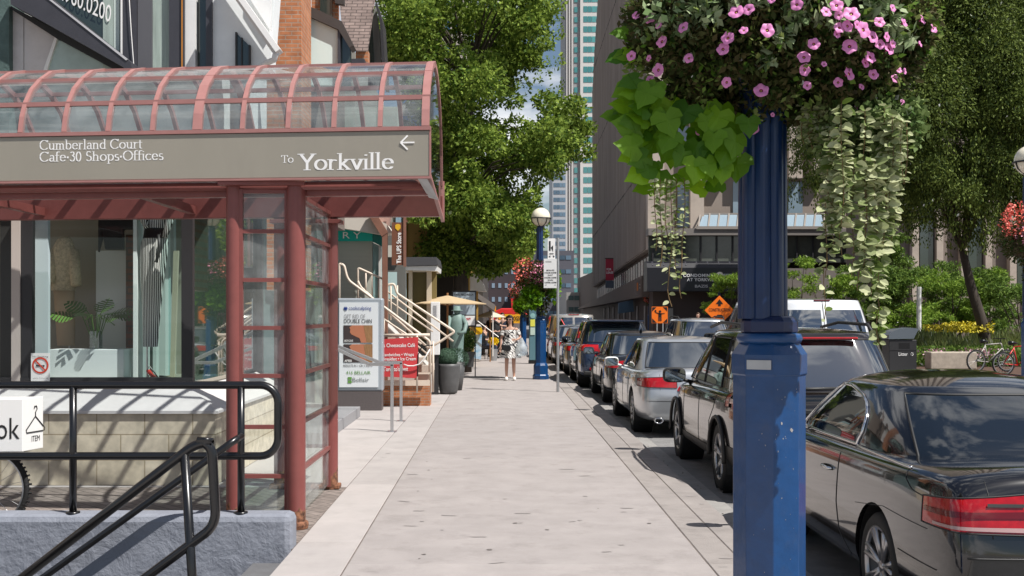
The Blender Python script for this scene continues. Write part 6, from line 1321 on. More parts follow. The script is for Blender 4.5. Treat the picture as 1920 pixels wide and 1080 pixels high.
            per = g[0] + [r[-1] for r in g[1:]] + g[-1][-2::-1] + [r[0] for r in g[-2::-1]]
            b = MB(); b.tube(per, .009, 5, cap=False); b.build('window_seal', PLAS, wo, smooth=True)
    def wheels(s):
        wr = s.sp['wr']; tw_ = .21
        for y in (s.sp['ro'], s.sp['ro'] + s.sp['wb']):
            for sg in (-1, 1):
                xo = sg * (s.W - .025); xi = sg * (s.W - .025 - tw_); c = (0, y, wr)
                b = MB(); b.lathe([(wr + .042, sg * (s.W - .31)), (wr + .042, sg * (s.W - .03))], (0, y, wr + .01), 32, ax='x'); b.lathe([(.001, sg * (s.W - .31)), (wr + .042, sg * (s.W - .31))], (0, y, wr + .01), 32, ax='x'); b.build('wheel_liner', PLAS, s.root)
                d = -sg
                b = MB(); b.smooth = True; rr_ = s.sp.get('rim', .215)
                b.lathe([(rr_ + .01, xo), (rr_ + .03, xo + sg * .008), (wr - .03, xo + sg * .004), (wr - .006, xo - sg * .02), (wr, xo - sg * .05), (wr, xi + sg * .05), (wr - .01, xi + sg * .01), (rr_, xi)], c, 44, ax='x'); wh = b.build('wheel', TYRE, s.root)
                b = MB(); b.lathe([(rr_ + .012, xo + sg * .002), (rr_ - .005, xo - sg * .004), (rr_ - .02, xo - sg * .10), (.03, xo - sg * .11)], c, 40, ax='x'); b.build('rim_barrel', mat('rim_dark', (.12, .12, .12), .5, metal=.4), wh, smooth=True)
                b = MB(); ns = s.sp.get('spokes', 5)
                for k in range(ns):
                    a = 2 * PI * k / ns + .3
                    for da in ((-.13, .13) if ns <= 7 else (0,)):
                        a2 = a + da; p0 = Vector((xo - sg * .035, y + .035 * math.cos(a), wr + .035 * math.sin(a))); p1 = Vector((xo - sg * .008, y + rr_ * math.cos(a2), wr + rr_ * math.sin(a2))); b.bar(p0, p1, .034, .022) if False else b.tube([p0, p0.lerp(p1, .5), p1], [.020, .016, .018], 6)
                b.lathe([(.001, xo - sg * .012), (.035, xo - sg * .016), (.045, xo - sg * .04), (.05, xo - sg * .06)], c, 20, ax='x'); b.lathe([(rr_ + .006, xo), (rr_ - .012, xo - sg * .006), (rr_ - .014, xo - sg * .02)], c, 40, ax='x')
                b.build('rim', RIMM, wh, smooth=True)
    def ray(s, o, d):
        h = s.bvh.ray_cast(Vector(o), Vector(d).normalized()); return (h[0], h[1]) if h[0] is not None else (None, None)
    def wrap(s, name, m, a0, a1, zl, off=.007, parent=None, sides=(-1, 1), cy=.55, cx=.5, nu=16, nv=8, front=False):
        """patch wrapped round a rear corner; a in degrees (0 = straight back, 90 = side); zl(t) -> (z0, z1)"""
        for sg in sides:
            g = []
            for i in range(nu + 1):
                t_ = i / nu; a = R(a0 + (a1 - a0) * t_); z0, z1 = zl(t_)
                col = []
                for j in range(nv + 1):
                    z = z0 + (z1 - z0) * j / nv; c = Vector((sg * (s.W - cx), cy if not front else s.sp['L'] - cy, z)); d = Vector((sg * math.sin(a), (-1 if not front else 1) * math.cos(a), 0))
                    o_ = c + d * 3; h = s.bvh.ray_cast(o_, -d)
                    if h[0] is None: col.append(None)
                    else: col.append(h[0] + h[1] * off if h[1].dot(d) > 0 else h[0] - h[1] * off)
                g.append(col)
            if any(p is None for c_ in g for p in c_): 
                g = [[p for p in c_] for c_ in g if all(p is not None for p in c_)]
                if len(g) < 2: continue
            nn_ = nv + 1; b = MB(); b.add([p for c_ in g for p in c_], [(i * nn_ + j, (i + 1) * nn_ + j, (i + 1) * nn_ + j + 1, i * nn_ + j + 1) for i in range(len(g) - 1) for j in range(nv)])
            lens = b.build(name, m, parent or s.root, smooth=True)
            if name == 'tail_light':
                per = [c_[0] for c_ in g] + g[-1][1:] + [c_[-1] for c_ in g[-2::-1]] + g[0][-2::-1]; b = MB(); b.tube(per, .005, 4, cap=False); b.build('lens_edge', PLAS, lens, smooth=True)
    def line(s, pts, w=.006, m=None, name='door_seam', sg=-1, off=.0015, axis='x', parent=None, wz=None):
        """thin seam or strip laid on the body side (axis x: pts are (y,z)) or on the tail (axis y: pts are (x,z))"""
        P3 = []
        for i in range(len(pts) - 1):
            n = max(2, int(math.dist(pts[i], pts[i + 1]) / .05))
            for k in range(n): t_ = k / n; P3.append((pts[i][0] + (pts[i + 1][0] - pts[i][0]) * t_, pts[i][1] + (pts[i + 1][1] - pts[i][1]) * t_))
        P3.append(pts[-1]); out = []
        for q, z in P3:
            if axis == 'x': h = s.bvh.ray_cast(Vector((sg * 3, q, z)), Vector((-sg, 0, 0)))
            elif axis == 'z': h = s.bvh.ray_cast(Vector((q, z, 3)), Vector((0, 0, -1)))
            else: h = s.bvh.ray_cast(Vector((q, -3, z)), Vector((0, 1, 0)))
            if h[0] is not None: out.append(h[0] + (h[1] if h[1].dot(Vector((sg, 0, 0)) if axis == 'x' else (Vector((0, 0, 1)) if axis == 'z' else Vector((0, -1, 0)))) > 0 else -h[1]) * off)
        if len(out) < 2: return
        b = MB(); b.tube(out, w / 2, 5); b.build(name, m or PLAS, parent or s.bodyo, smooth=True)
    def patch(s, name, m, y0, y1, z0, z1, sg=-1, off=.004, axis='x', nu=12, nv=6, zf=None, parent=None):
        g = []
        for i in range(nu + 1):
            c_ = []
            for j in range(nv + 1):
                q = y0 + (y1 - y0) * i / nu; za, zb = zf(q) if zf else (z0, z1); z = za + (zb - za) * j / nv
                h = s.bvh.ray_cast(Vector((sg * 3, q, z)), Vector((-sg, 0, 0))) if axis == 'x' else s.bvh.ray_cast(Vector((q, -3, z)), Vector((0, 1, 0)))
                c_.append(None if h[0] is None else h[0] + (Vector((sg, 0, 0)) if axis == 'x' else Vector((0, -1, 0))) * off)
            if all(p is not None for p in c_): g.append(c_)
        if len(g) < 2: return None
        nn_ = nv + 1; b = MB(); b.add([p for c_ in g for p in c_], [(i * nn_ + j, (i + 1) * nn_ + j, (i + 1) * nn_ + j + 1, i * nn_ + j + 1) for i in range(len(g) - 1) for j in range(nv)])
        return b.build(name, m, parent or s.root, smooth=True)
    def mirror(s, y, z, m, face=True, sz=1.0):
        for sg in (-1, 1):
            x = sg * (s.W + .10 * sz); b = MB(); b.smooth = True
            n = 20; prof = [(-.075, .70), (-.06, .95), (-.01, 1.0), (.04, .85), (.07, .5), (.085, .1)]
            vs = []
            for dy, k in prof:
                for i in range(n):
                    a = 2 * PI * i / n; ca, sa = math.cos(a), math.sin(a); vs.append((x + sz * .125 * k * math.copysign(abs(ca) ** .55, ca), y + dy * sz, z + sz * .082 * k * math.copysign(abs(sa) ** .6, sa)))
            b.add(vs, [(i * n + k, i * n + (k + 1) % n, (i + 1) * n + (k + 1) % n, (i + 1) * n + k) for i in range(len(prof) - 1) for k in range(n)] + [tuple(range(n)), tuple((len(prof) - 1) * n + k for k in range(n))])
            b.tube([(x - sg * .08, y, z - .05), (sg * (s.W - .12), y + .04, z - .09)], .022, 8); mo = b.build('mirror', m, s.root)
            b = MB(); vs = [(x + sz * .108 * math.copysign(abs(math.cos(2 * PI * i / n)) ** .55, math.cos(2 * PI * i / n)), y - .078 * sz, z + sz * .066 * math.copysign(abs(math.sin(2 * PI * i / n)) ** .6, math.sin(2 * PI * i / n))) for i in range(n)]
            b.add(vs, [tuple(range(n))]); b.build('mirror_glass', mat('mirror_glass', (.35, .38, .40), .03, metal=1.0), mo)
    def handle(s, y, z, m, ln=.17):
        for sg in (-1, 1):
            h = s.bvh.ray_cast(Vector((sg * 3, y, z)), Vector((-sg, 0, 0)))
            if h[0] is None: continue
            p = h[0]; b = MB(); b.smooth = True; b.tube([p + Vector((sg * .0, -ln / 2, 0)), p + Vector((sg * .03, -ln / 3, .004)), p + Vector((sg * .03, ln / 3, .008)), p + Vector((0, ln / 2, .006))], .011, 8); b.build('door_handle', m, s.root)
            b = MB(); b.smooth = True; b.sphere((p.x + sg * .001, p.y, p.z), .04, 14, 8, .7); b.build('handle_recess', PLAS, s.root) if False else None
    def plate(s, z, txt=None, y=None, wd=.30, ht=.15):
        h = s.bvh.ray_cast(Vector((0, -3, z)), Vector((0, 1, 0))); yy_ = h[0].y - .012
        b = MB(); b.bx(-wd / 2, wd / 2, yy_ - .006, yy_, z - ht / 2, z + ht / 2); po_ = b.build('number_plate', mat('plate_white', (.62, .64, .66), .4), s.root)
        if txt: text(txt, mat('plate_blue', (.02, .06, .30), .5), (-wd * .44, yy_ - .008, z - .035), (1, 0, 0), (0, 0, 1), .075, wd * .88, po_)
    def bar_(s, name, m, *a, **k):
        b = MB(); b.bx(*a); return b.build(name, m, s.root, bevel=k.get('bevel', .01))
    def exhaust(s, xs, z=.27, y=-.01, r=.045, sx=1.5):
        for x in xs:
            b = MB(); b.smooth = True; q = MB(); q.lathe([(r * .8, .12), (r * .8, -.0), (r, -.0), (r, .12)], (0, 0, 0), 20, ax='y'); b.add([(x + vx * sx, y + vy, z + vz) for vx, vy, vz in q.v], q.f); b.build('exhaust_pipe', CHR, s.root)
def sedan(L, W, H, wb, ro, belt, trunk, hood, nose=.62, rw=.88, yb0=.95, yb1=None, yr0=1.65, yr1=None, **k):
    yb1 = yb1 or L - 1.25; yr1 = yr1 or yb1 - .75
    st = [(0.0, rw - .02, .30, trunk - .17, trunk - .12), (.05, rw + .03, .26, trunk - .06, trunk), (.20, .95, .23, trunk - .03, trunk + .015), (.55, .99, .21, trunk - .015, trunk + .01), (yb0 + .3, 1.0, .20, belt - .0, belt + .01), (L * .5, 1.0, .19, belt - .01, belt), (yb1 - .1, .995, .19, belt - .03, belt + .02),
          (L - .95, .975, .20, hood - .05, hood + .02), (L - .40, .92, .21, hood - .16, hood - .08), (L - .12, .82, .24, nose, nose + .03), (L, .68, .30, nose - .08, nose - .05)]
    c = dict(yb0=yb0, yb1=yb1, yr0=yr0, yr1=yr1, wb=W / 2 - .10, wr=W / 2 - .27, z0=belt - .03, z1=H - .05, crown=.05)
    return dict(L=L, W=W, wb=wb, ro=ro, st=st, cab=c, wr=k.pop('wr', .335), **k)
def suv(L, W, H, wb, ro, belt, hood, **k):
    rw = k.pop('rw', .90); yb0 = k.pop('yb0', .10); yr0 = k.pop('yr0', .42); yb1 = k.pop('yb1', L - 1.05); yr1 = k.pop('yr1', L - 1.95)
    st = [(0.0, rw - .02, .36, belt - .16, belt - .10), (.05, rw + .03, .31, belt - .04, belt - .02), (.20, .955, .27, belt, belt + .02), (.6, .99, .25, belt, belt + .02), (L * .35, 1.0, .24, belt, belt + .01), (L * .5, 1.0, .24, belt - .02, belt), (yb1 - .1, .995, .24, belt - .05, belt),
          (L - .85, .975, .25, hood - .04, hood + .02), (L - .35, .93, .26, hood - .12, hood - .05), (L - .10, .84, .30, hood - .28, hood - .24), (L, .72, .36, hood - .38, hood - .34)]
    c = dict(yb0=yb0, yb1=yb1, yr0=yr0, yr1=yr1, wb=W / 2 - .08, wr=W / 2 - .23, z0=belt - .03, z1=H - .05, crown=.05, rc=k.pop('rc', 1.2))
    return dict(L=L, W=W, wb=wb, ro=ro, st=st, cab=c, wr=k.pop('wr', .36), lean=k.pop('lean', .1), **k)
# 1 ---- black two door hardtop convertible, nearest
sp = sedan(4.6, 1.78, 1.47, 2.76, 1.04, 1.00, 1.03, .92, yb0=.78, yb1=3.45, yr0=1.42, yr1=2.72, wr=.33, rim=.235, trim=CHR, trimr=.013, spokes=7, glass=CGN)
sp['win'] = [[(.07, 1.66, 3.14), (.3, 1.60, 2.98), (.55, 1.64, 2.80), (.75, 1.78, 2.66), (.88, 2.0, 2.54), (.92, 2.2, 2.45)]]
sp['rg'] = (.06, .90, .84)
sp['cab'].update(n0=5.2, n1=1.9, tw=1.7, rc=1.35, crown=.085, z1=1.385)
XL = 2.27
c = Car('convertible_car', 'glossy black hardtop convertible parked nearest, behind the big blue lamp post', 'car', sp, paint('black_gloss', (.006, .006, .007), 0, .12), (XL + .89, 5.74, ROADZ))
for zz_, m_, a_, e_ in (((.71, .93), RL, -8, 66), ):
    c.wrap('tail_light', RL, 11, 66, lambda t: (.715 + .02 * t, .925 - .05 * t), .012, cy=.6, cx=.62)
c.wrap('tail_light', RL, -16, 9.5, lambda t: (.735, .925), .012, cy=.6, cx=.62); c.wrap('reversing_light', CLR, 13, 56, lambda t: (.728 + .018 * t, .752 + .008 * t), .020, cy=.6, cx=.62); c.wrap('light_slot', PLAS, 18, 34, lambda t: (.855, .872), .020, cy=.6, cx=.62, nv=2); c.wrap('light_band', RL2, 12, 64, lambda t: (.80, .835 - .01 * t), .018, cy=.6, cx=.62, nv=3)
c.line([(3.3, 1.0), (1.5, .985), (.6, .985)], .018, CHR, 'waist_trim', off=.006); c.line([(3.3, 1.0), (1.5, .985), (.6, .985)], .018, CHR, 'waist_trim', sg=1, off=.006)
for sg in (-1, 1):
    c.line([(1.78, .98), (1.80, .6), (1.74, .42), (1.55, .30)], .006, sg=sg); c.line([(.62, .985), (.60, .93), (.5, .88), (.3, .86)], .006, sg=sg); c.line([(1.4, .66), (.9, .72), (.3, .70)], .004, sg=sg); c.line([(.66, .52), (.2, .50)], .006, sg=sg); c.line([(3.15, .95), (3.1, .4)], .006, sg=sg)
c.handle(2.0, .80, CHR); c.mirror(3.05, 1.03, c.pm)
c.line([(-.75, .60), (.75, .60)], .012, name='bumper_seam', axis='y'); c.line([(-.62, .70), (-.62, .98)], .006, name='boot_seam', axis='y'); c.line([(.62, .70), (.62, .98)], .006, name='boot_seam', axis='y')
c.plate(.66); c.exhaust((-.55, .55), .24, .02)
# 2 ---- dark brown black compact suv
sp = suv(4.52, 1.84, 1.71, 2.69, .90, 1.06, 1.0, rc=1.1, wr=.36, rim=.235, spokes=5, yb0=.06, yr0=.42)
sp['win'] = [[(.08, 3.05, 3.35 - .05), (.5, 2.55 + .25, 2.98), (.6, 2.72, 2.85)], [(.08, 2.02, 3.0), (.9, 2.02, 2.55)], [(.08, 1.05, 1.95), (.9, 1.10, 1.95)], [(.25, .62, .98), (.55, .60, 1.02), (.88, .72, 1.04)]]
sp['win'][0] = [(.08, 2.95, 3.28), (.5, 2.8, 2.92)]
sp['rg'] = (.14, .90, .86)
c = Car('compact_suv', 'dark brown compact suv with roof rails parked behind the lamp post, second in line', 'car', sp, paint('dark_espresso', (.016, .012, .010), .25, .16), (2.29 + .92, 10.88, ROADZ))
c.wrap('tail_light', RL, 4, 84, lambda t: (.93 - .02 * t, 1.15 - .03 * t - .09 * t * t), .012, cy=.6, cx=.42); c.wrap('reversing_light', CLR, 20, 60, lambda t: (.955, 1.0), .018, cy=.6, cx=.42, nv=3)
for sg in (-1, 1):
    c.line([(3.05, 1.02), (3.02, .45), (2.9, .36)], .006, sg=sg); c.line([(1.99, 1.03), (1.98, .7), (1.98, .38)], .006, sg=sg); c.line([(1.02, 1.03), (1.15, .85), (1.35, .7), (1.38, .4)], .006, sg=sg)
    c.patch('sill_cladding', mat('cladding', (.03, .027, .025), .55), 1.30, 3.2, .26, .42, sg=sg, off=.006); c.patch('bumper_cladding', mat('cladding', (.03, .027, .025), .55), .10, .50, .32, .52, sg=sg, off=.006)
    b = MB(); b.smooth = True; b.tube([(sg * .66, .75, 1.68), (sg * .67, .9, 1.745), (sg * .67, 1.9, 1.76), (sg * .66, 2.55, 1.70)], .018, 8); b.build('roof_rail', PLAS, c.root)
    for y in (.90, .90 + 2.69):
        b = MB(); b.smooth = True; n = 26; R0 = .405; xa = sg * (.92 + .004)
        pts = [(xa, y + R0 * math.cos(a), .37 + R0 * math.sin(a)) for a in [PI * (k / n) * 1.06 - .1 for k in range(n + 1)]]; b.tube(pts, .022, 6); b.build('arch_trim', mat('cladding', (.03, .027, .025), .55), c.root)
c.handle(2.25, .93, c.pm); c.handle(1.25, .94, c.pm); c.mirror(3.02, 1.10, PLAS, sz=1.15)
c.bar_('high_brake_light', RL, -.38, .38, .30, .36, 1.60, 1.625); c.bar_('tailgate_strip', PLAS, -.60, .60, -.03, .0, .88, .93)
b = MB(); b.smooth = True; b.tube([(-.42, .02, 1.12), (.1, .03, 1.13)], .018, 6); b.build('rear_wiper', PLAS, c.root)
q = MB(); q.lathe([(.001, -.012), (.05, -.012), (.058, 0)], (0, 0, 0), 28, ax='y'); b = MB(); b.add([(x * 1.55 + .08, y - .03, z * .66 + 1.0) for x, y, z in q.v], q.f); eb = b.build('emblem', mat('emblem_blue', (.02, .05, .25), .2), c.root)
b = MB(); b.tube([(.08 + .092 * math.cos(2 * PI * k / 28), -.038, 1.0 + .039 * math.sin(2 * PI * k / 28)) for k in range(29)], .003, 5); b.build('emblem_rim', CHR, eb)
t_ = text('Ford', CHR, (.02, -.048, .988), Vector((1, 0, .0)), Vector((.25, 0, 1)), .034, .12, eb)
c.plate(.80, 'BV'); c.bar_('bumper_low', mat('cladding', (.03, .027, .025), .55), -.80, .80, -.035, .06, .30, .50, bevel=.03)
# 3 ---- silver sedan
sp = sedan(4.85, 1.82, 1.49, 2.775, 1.10, .98, 1.02, .93, yb0=.86, yb1=3.62, yr0=1.58, yr1=2.80, wr=.335, rim=.22, spokes=10, rw=.87)
WS = [[(.08, 2.32, 3.34), (.88, 2.32, 2.86)], [(.08, 1.50, 2.26), (.35, 1.36, 2.26), (.7, 1.58, 2.26), (.88, 1.80, 2.26)]]
sp['win'] = WS; SILVP = paint('silver_metallic', (.46, .48, .50), .65, .28)
c = Car('silver_sedan', 'silver four door sedan parked third in line', 'car', sp, SILVP, (2.09 + .91, 16.62, ROADZ))
def tail(c, a0=-6, a1=74, z0=.75, z1=.90, clear=True):
    c.wrap('tail_light', RL, a0, a1, lambda t: (z0 + .02 * t, z1 - .02 * t + .02 * (1 - t)), .012, cy=.6, cx=.5)
    if clear: c.wrap('reversing_light', CLR, a0 + 52, a1 - 2, lambda t: (z0 + .03, z0 + .09), .018, cy=.6, cx=.5, nv=3)
tail(c)
def seams(c, ys, belt=.97, sgs=(-1, 1)):
    for sg in sgs:
        for (ya, yb) in ys: c.line([(ya, belt), (yb, .6), (yb, .34)], .006, sg=sg)
seams(c, [(3.3, 3.25), (2.29, 2.29), (1.42, 1.58)]); c.handle(2.5, .80, SILVP); c.handle(1.65, .81, SILVP); c.mirror(3.15, 1.02, WHITE); c.plate(.80)
c.exhaust((-.62, .62), .27, .0, .045, 1.5); c.line([(-.8, .56), (.8, .56)], .008, name='bumper_seam', axis='y'); c.line([(-.60, .72), (-.60, 1.0)], .005, name='boot_seam', axis='y')
# 4 ---- black sedan
sp = sedan(4.75, 1.80, 1.49, 2.7, 1.05, .97, 1.01, .92, yb0=.86, yb1=3.55, yr0=1.50, yr1=2.75, rim=.22, spokes=10); sp['win'] = WS
c = Car('black_sedan', 'black sedan parked between the silver sedan and the blue suv', 'car', sp, paint('black_sheen', (.010, .011, .014), .2, .15), (2.16 + .90, 22.5, ROADZ))
tail(c); seams(c, [(3.3, 3.25), (2.29, 2.29), (1.42, 1.58)]); c.mirror(3.1, 1.02, c.pm); c.plate(.8)
b = MB(); b.smooth = True; b.tube([(0, 1.62, 1.47), (0, 1.52, 1.56)], [.03, .008], 6); b.build('roof_antenna', PLAS, c.root)
# 5 ---- dark blue large suv
sp = suv(4.8, 1.93, 1.72, 2.88, .98, 1.10, 1.02, rc=1.0, wr=.38, rim=.25, yb0=.10, yr0=.66, spokes=5, rw=.9)
SW = [[(.08, 2.25, 3.30), (.9, 2.25, 2.75)], [(.08, 1.30, 2.18), (.9, 1.36, 2.18)], [(.15, .95, 1.22), (.6, .85, 1.26), (.88, .98, 1.30)]]
sp['win'] = SW; sp['rg'] = (.15, .93, .84)
c = Car('blue_suv', 'dark blue large suv with oval red tail lights parked fifth in line', 'car', sp, paint('deep_blue_metallic', (.020, .035, .075), .5, .2), (1.97 + .965, 27.4, ROADZ))
c.wrap('tail_light', RL, 2, 84, lambda t: (.93 + .02 * t, 1.11 - .04 * t * t), .012, cy=.6, cx=.5); c.mirror(3.15, 1.16, PLAS, sz=1.1); c.exhaust((-.6, .6), .40, -.02, .06, 1.6); c.plate(.85); seams(c, [(3.3, 3.25), (2.2, 2.2), (1.27, 1.5)], 1.06)
c.bar_('roof_spoiler', c.pm, -.68, .68, .42, .75, 1.66, 1.69, bevel=.012); c.bar_('bumper_low', PLAS, -.85, .85, -.03, .06, .34, .46, bevel=.03); c.wrap('reflector', RL, 0, 22, lambda t: (.48, .54), .012, cy=.6, cx=.5, nv=3)
# 6, 7 ---- two sedans beyond
for (nm, lab, x, y, pm_, z) in (('grey_sedan', 'grey sedan parked just beyond the blue suv', 1.95, 33.1, paint('grey_metallic', (.16, .17, .18), .6, .3), 0), ('dark_hatchback', 'small charcoal car parked between the grey sedan and the beige minivan', 1.84, 38.2, paint('charcoal', (.05, .05, .055), .4, .25), 1)):
    sp = sedan(4.5, 1.76, 1.47, 2.65, .95, .96, 1.0, .9, yb0=.8, yb1=3.35, yr0=1.4, yr1=2.6, rim=.21, spokes=10, wr=.32); sp['win'] = [[(.08, 2.15, 3.06), (.88, 2.15, 2.6)], [(.08, 1.35, 2.08), (.88, 1.6, 2.08)]]
    c = Car(nm, lab, 'car', sp, pm_, (x + .88, y, ROADZ)); tail(c); c.mirror(2.95, 1.02, c.pm); c.plate(.8)
# 8 ---- minivan
def vanspec(L, W, H, **k):
    belt = k.pop('belt', 1.12); sp = suv(L, W, H, L * .6, L * .19, belt, 1.05, rc=1.6, yb0=.04, yr0=.28, yb1=L - .75, yr1=L - 1.55, wr=.36, rw=.93, lean=.04, **k)
    sp['cab']['wr'] = W / 2 - .17; sp['cab']['wb'] = W / 2 - .05
    a, e = .5, L - 1.35; n = 3; ws = []
    for i in range(n): y0 = a + (e - a) * i / n; y1 = a + (e - a) * (i + 1) / n - .08; ws.append([(.10, y0, y1 + (.3 if i == n - 1 else 0)), (.85, y0, y1)])
    sp['win'] = ws; return sp
sp = vanspec(5.1, 1.98, 1.86, rim=.22); sp['rg'] = (.10, .86, .84); sp['split'] = True
BGP = paint('beige_metallic', (.42, .40, .37), .5, .3)
c = Car('minivan', 'pale beige minivan with red tail lights and two rear windows, farthest of the parked line', 'van', sp, BGP, (1.88 + .99, 42.6, ROADZ))
c.wrap('tail_light', RL, 30, 80, lambda t: (.98, 1.32), .012, cy=.6, cx=.5); c.mirror(3.9, 1.25, PLAS); c.plate(.75); c.bar_('high_brake_light', RL, -.2, .2, .26, .32, 1.80, 1.83); c.bar_('bumper', PLAS, -.9, .9, -.05, .08, .40, .58, bevel=.03)
text('647.812', LET, (.10, .115, 1.20), (1, 0, 0), (0, .1, 1), .13, .62, c.root); b = MB(); b.bar(c.gr(-.55, .75, .02), c.gr(-.28, .25, .02), .10, .01); b.build('window_sticker', mat('sticker_red', (.6, .05, .05), .5), c.root)
# 9 ---- white van, right of the black suv, in the travel lane
sp = vanspec(5.6, 2.02, 2.14, belt=1.28, rim=.22); sp['rg'] = (.16, .80, .80); sp['split'] = True
WP = paint('white_gloss', (.70, .72, .74), .0, .3)
c = Car('white_van', 'white panel van with two dark rear windows in the roadway beyond the brown suv', 'van', sp, WP, (5.62, 19.2, ROADZ), group='vehicles in the roadway')
c.wrap('tail_light', RL, 20, 70, lambda t: (.92, 1.24), .012, cy=.6, cx=.5); c.bar_('high_brake_light', mat('brake_dark', (.12, .01, .02), .3), -.14, .14, .26, .33, 2.075, 2.10); c.mirror(4.4, 1.35, PLAS, sz=1.3); c.plate(.8); c.bar_('bumper', PLAS, -.9, .9, -.08, .06, .40, .60, bevel=.03)
c.line([(0, .75), (0, 1.25)], .012, name='door_gap', axis='y'); b = MB(); b.tube([c.gr(0, v, .004) for v in (0, .4, .8, 1.0)], .006, 4); b.build('door_gap', PLAS, c.root)
b = MB(); b.smooth = True; b.tube([(-.78, 1.4, 2.1), (-.70, 1.35, 2.35)], .008, 5); b.build('antenna', PLAS, c.root)
# 10 ---- silver suv in the roadway, seen over the row
sp = suv(4.6, 1.82, 1.74, 2.65, .95, 1.08, 1.0, rc=1.1, wr=.36, rim=.22); sp['win'] = SW
c = Car('silver_suv', 'silver suv with roof rails in the roadway below the construction sign', 'car', sp, paint('silver_suv_paint', (.36, .38, .40), .6, .28), (5.85, 31.5, ROADZ), group='vehicles in the roadway')
c.wrap('tail_light', RL, 4, 80, lambda t: (.95, 1.2), .012, cy=.6, cx=.5)
for sg in (-1, 1): b = MB(); b.smooth = True; b.tube([(sg * .64, .8, 1.70), (sg * .65, .95, 1.77), (sg * .65, 2.2, 1.78), (sg * .64, 2.6, 1.72)], .018, 8); b.build('roof_rail', PLAS, c.root)
c.mirror(3.1, 1.15, PLAS)
for r_, l_, z_ in CARS: r_.location = l_; r_.rotation_euler = (0, 0, z_)
# ---------------------------------------------------------------- road work signs, litter bin, cycles
ORG = mat('sign_orange_hi', (.85, .17, .005), .45)
Yg = 54.0; t = thing('construction_sign', 'orange diamond construction ahead sign above the silver suv', 'sign', (XX(1349, Yg), Yg, 0)); cc = P(1349, 582, Yg); r = 28 * Yg / F
b = MB(); b.prism([cc + Vector(v) for v in ((r, 0, 0), (0, 0, r), (-r, 0, 0), (0, 0, -r))], (0, .02, 0)); bo_ = b.build('board', ORG, t, bevel=.01); b = MB(); b.bar((cc.x, Yg + .04, -.1), (cc.x, Yg + .04, cc.z), .05, .05); b.bar((cc.x - .4, Yg + .04, .02), (cc.x + .4, Yg + .04, .02), .05, .05); b.build('stand', GALV, t)
b = MB(); b.pp([(1349, 561), (1356, 570), (1351.5, 570), (1351.5, 574), (1346.5, 574), (1346.5, 570), (1342, 570)], Yg - .01, .004); b.build('arrow', BLACK, bo_); text('CONSTRUCTION', BLACK, P(1349, 584, Yg - .01), (1, 0, 0), (0, 0, 1), 6 * Yg / F, 40 * Yg / F, bo_, align='c', bold=.01)
b = MB(); b.pp([(1343, 594), (1345, 590), (1353, 590), (1356, 594)], Yg - .01, .004); b.pp(rect(1340, 1358, 594.5, 596), Yg - .01, .004); b.build('machine_mark', BLACK, bo_)
Yg = 55; t = thing('flagger_sign', 'orange square flagger sign with black corners under the red flower basket', 'sign', (XX(1237, Yg), Yg, 0)); b = MB(); b.pp(rect(1222, 1252, 575, 606), Yg, .02); bo_ = b.build('board', ORG, t); b = MB(); b.bar(P(1232, 606, Yg + .03), (XX(1232, Yg), Yg + .03, -.1), .05, .05); b.bar(P(1243, 606, Yg + .03), (XX(1243, Yg), Yg + .03, -.1), .05, .05); b.build('stand', GALV, t)
b = MB()
for pts in ([(1223, 576), (1231, 576), (1223, 584)], [(1251, 576), (1243, 576), (1251, 584)], [(1223, 605), (1231, 605), (1223, 597)], [(1251, 605), (1243, 605), (1251, 597)]): b.pp(pts, Yg - .008, .004)
b.pp(rect(1234.5, 1240.5, 587, 595), Yg - .01, .004); b.pp(rect(1234.5, 1237, 595, 602), Yg - .01, .004); b.pp(rect(1238, 1240.5, 595, 602), Yg - .01, .004); b.pp([(1228, 586), (1230, 585), (1237, 588), (1237, 590)], Yg - .01, .004); b.pp([(1247, 588), (1245, 587), (1238, 588), (1238, 590)], Yg - .01, .004)
b.lathe([(.001, -.012), (.062, -.012)], P(1237.5, 584, Yg), 16, ax='y'); b.lathe([(.001, -.012), (.05, -.012)], P(1229, 583, Yg), 8, ax='y'); b.build('flagger_mark', BLACK, bo_)
Yl = 31.5; t = thing('litter_bin', 'black street litter bin with white Litter lettering right of the white van', 'litter bin', (XX(1693, Yl), Yl, 0)); x0, x1 = XX(1667, Yl), XX(1719, Yl)
b = MB(); b.bx(x0, x1, Yl, Yl + .6, 0, ZZ(637, Yl)); bo_ = b.build('body', mat('bin_black', (.016, .016, .017), .5), t, bevel=.02)
b = MB(); b.smooth = True; prof = [(0, 636), (0, 628), (.1, 622), (.35, 617), (.75, 614.5), (1.0, 616), (1.0, 619), (.92, 627), (.85, 635)]; b.prism([Vector((x0 - .01 + (x1 - x0 + .04) * a, Yl - .03, ZZ(y, Yl))) for a, y in prof], (0, .66, 0)); b.build('hood', mat('bin_grey', (.10, .12, .14), .3), t, smooth=False)
b = MB(); b.bx(x0 + .28, x1 - .2, Yl - .006, Yl + .01, ZZ(653, Yl), ZZ(643, Yl)); b.build('slot', BLACK, bo_); b = MB(); b.bx(x0 - .01, x1 + .01, Yl - .012, Yl + .01, ZZ(656.5, Yl), ZZ(655.5, Yl)); b.build('seam_ledge', DARK, bo_)
text('Litter', LET, P(1685, 667, Yl - .008), (1, 0, 0), (0, 0, 1), 6.5 * Yl / F, 17 * Yl / F, bo_); b = MB(); c0 = P(1710, 664, Yl - .008)
for k in range(3):
    a = 2 * PI * k / 3 + .5; p = c0 + Vector((math.cos(a), 0, math.sin(a))) * .045; q = c0 + Vector((math.cos(a + 1.5), 0, math.sin(a + 1.5))) * .045; b.bar(p, q, .004, .014)
b.build('recycling_mark', LET, bo_)
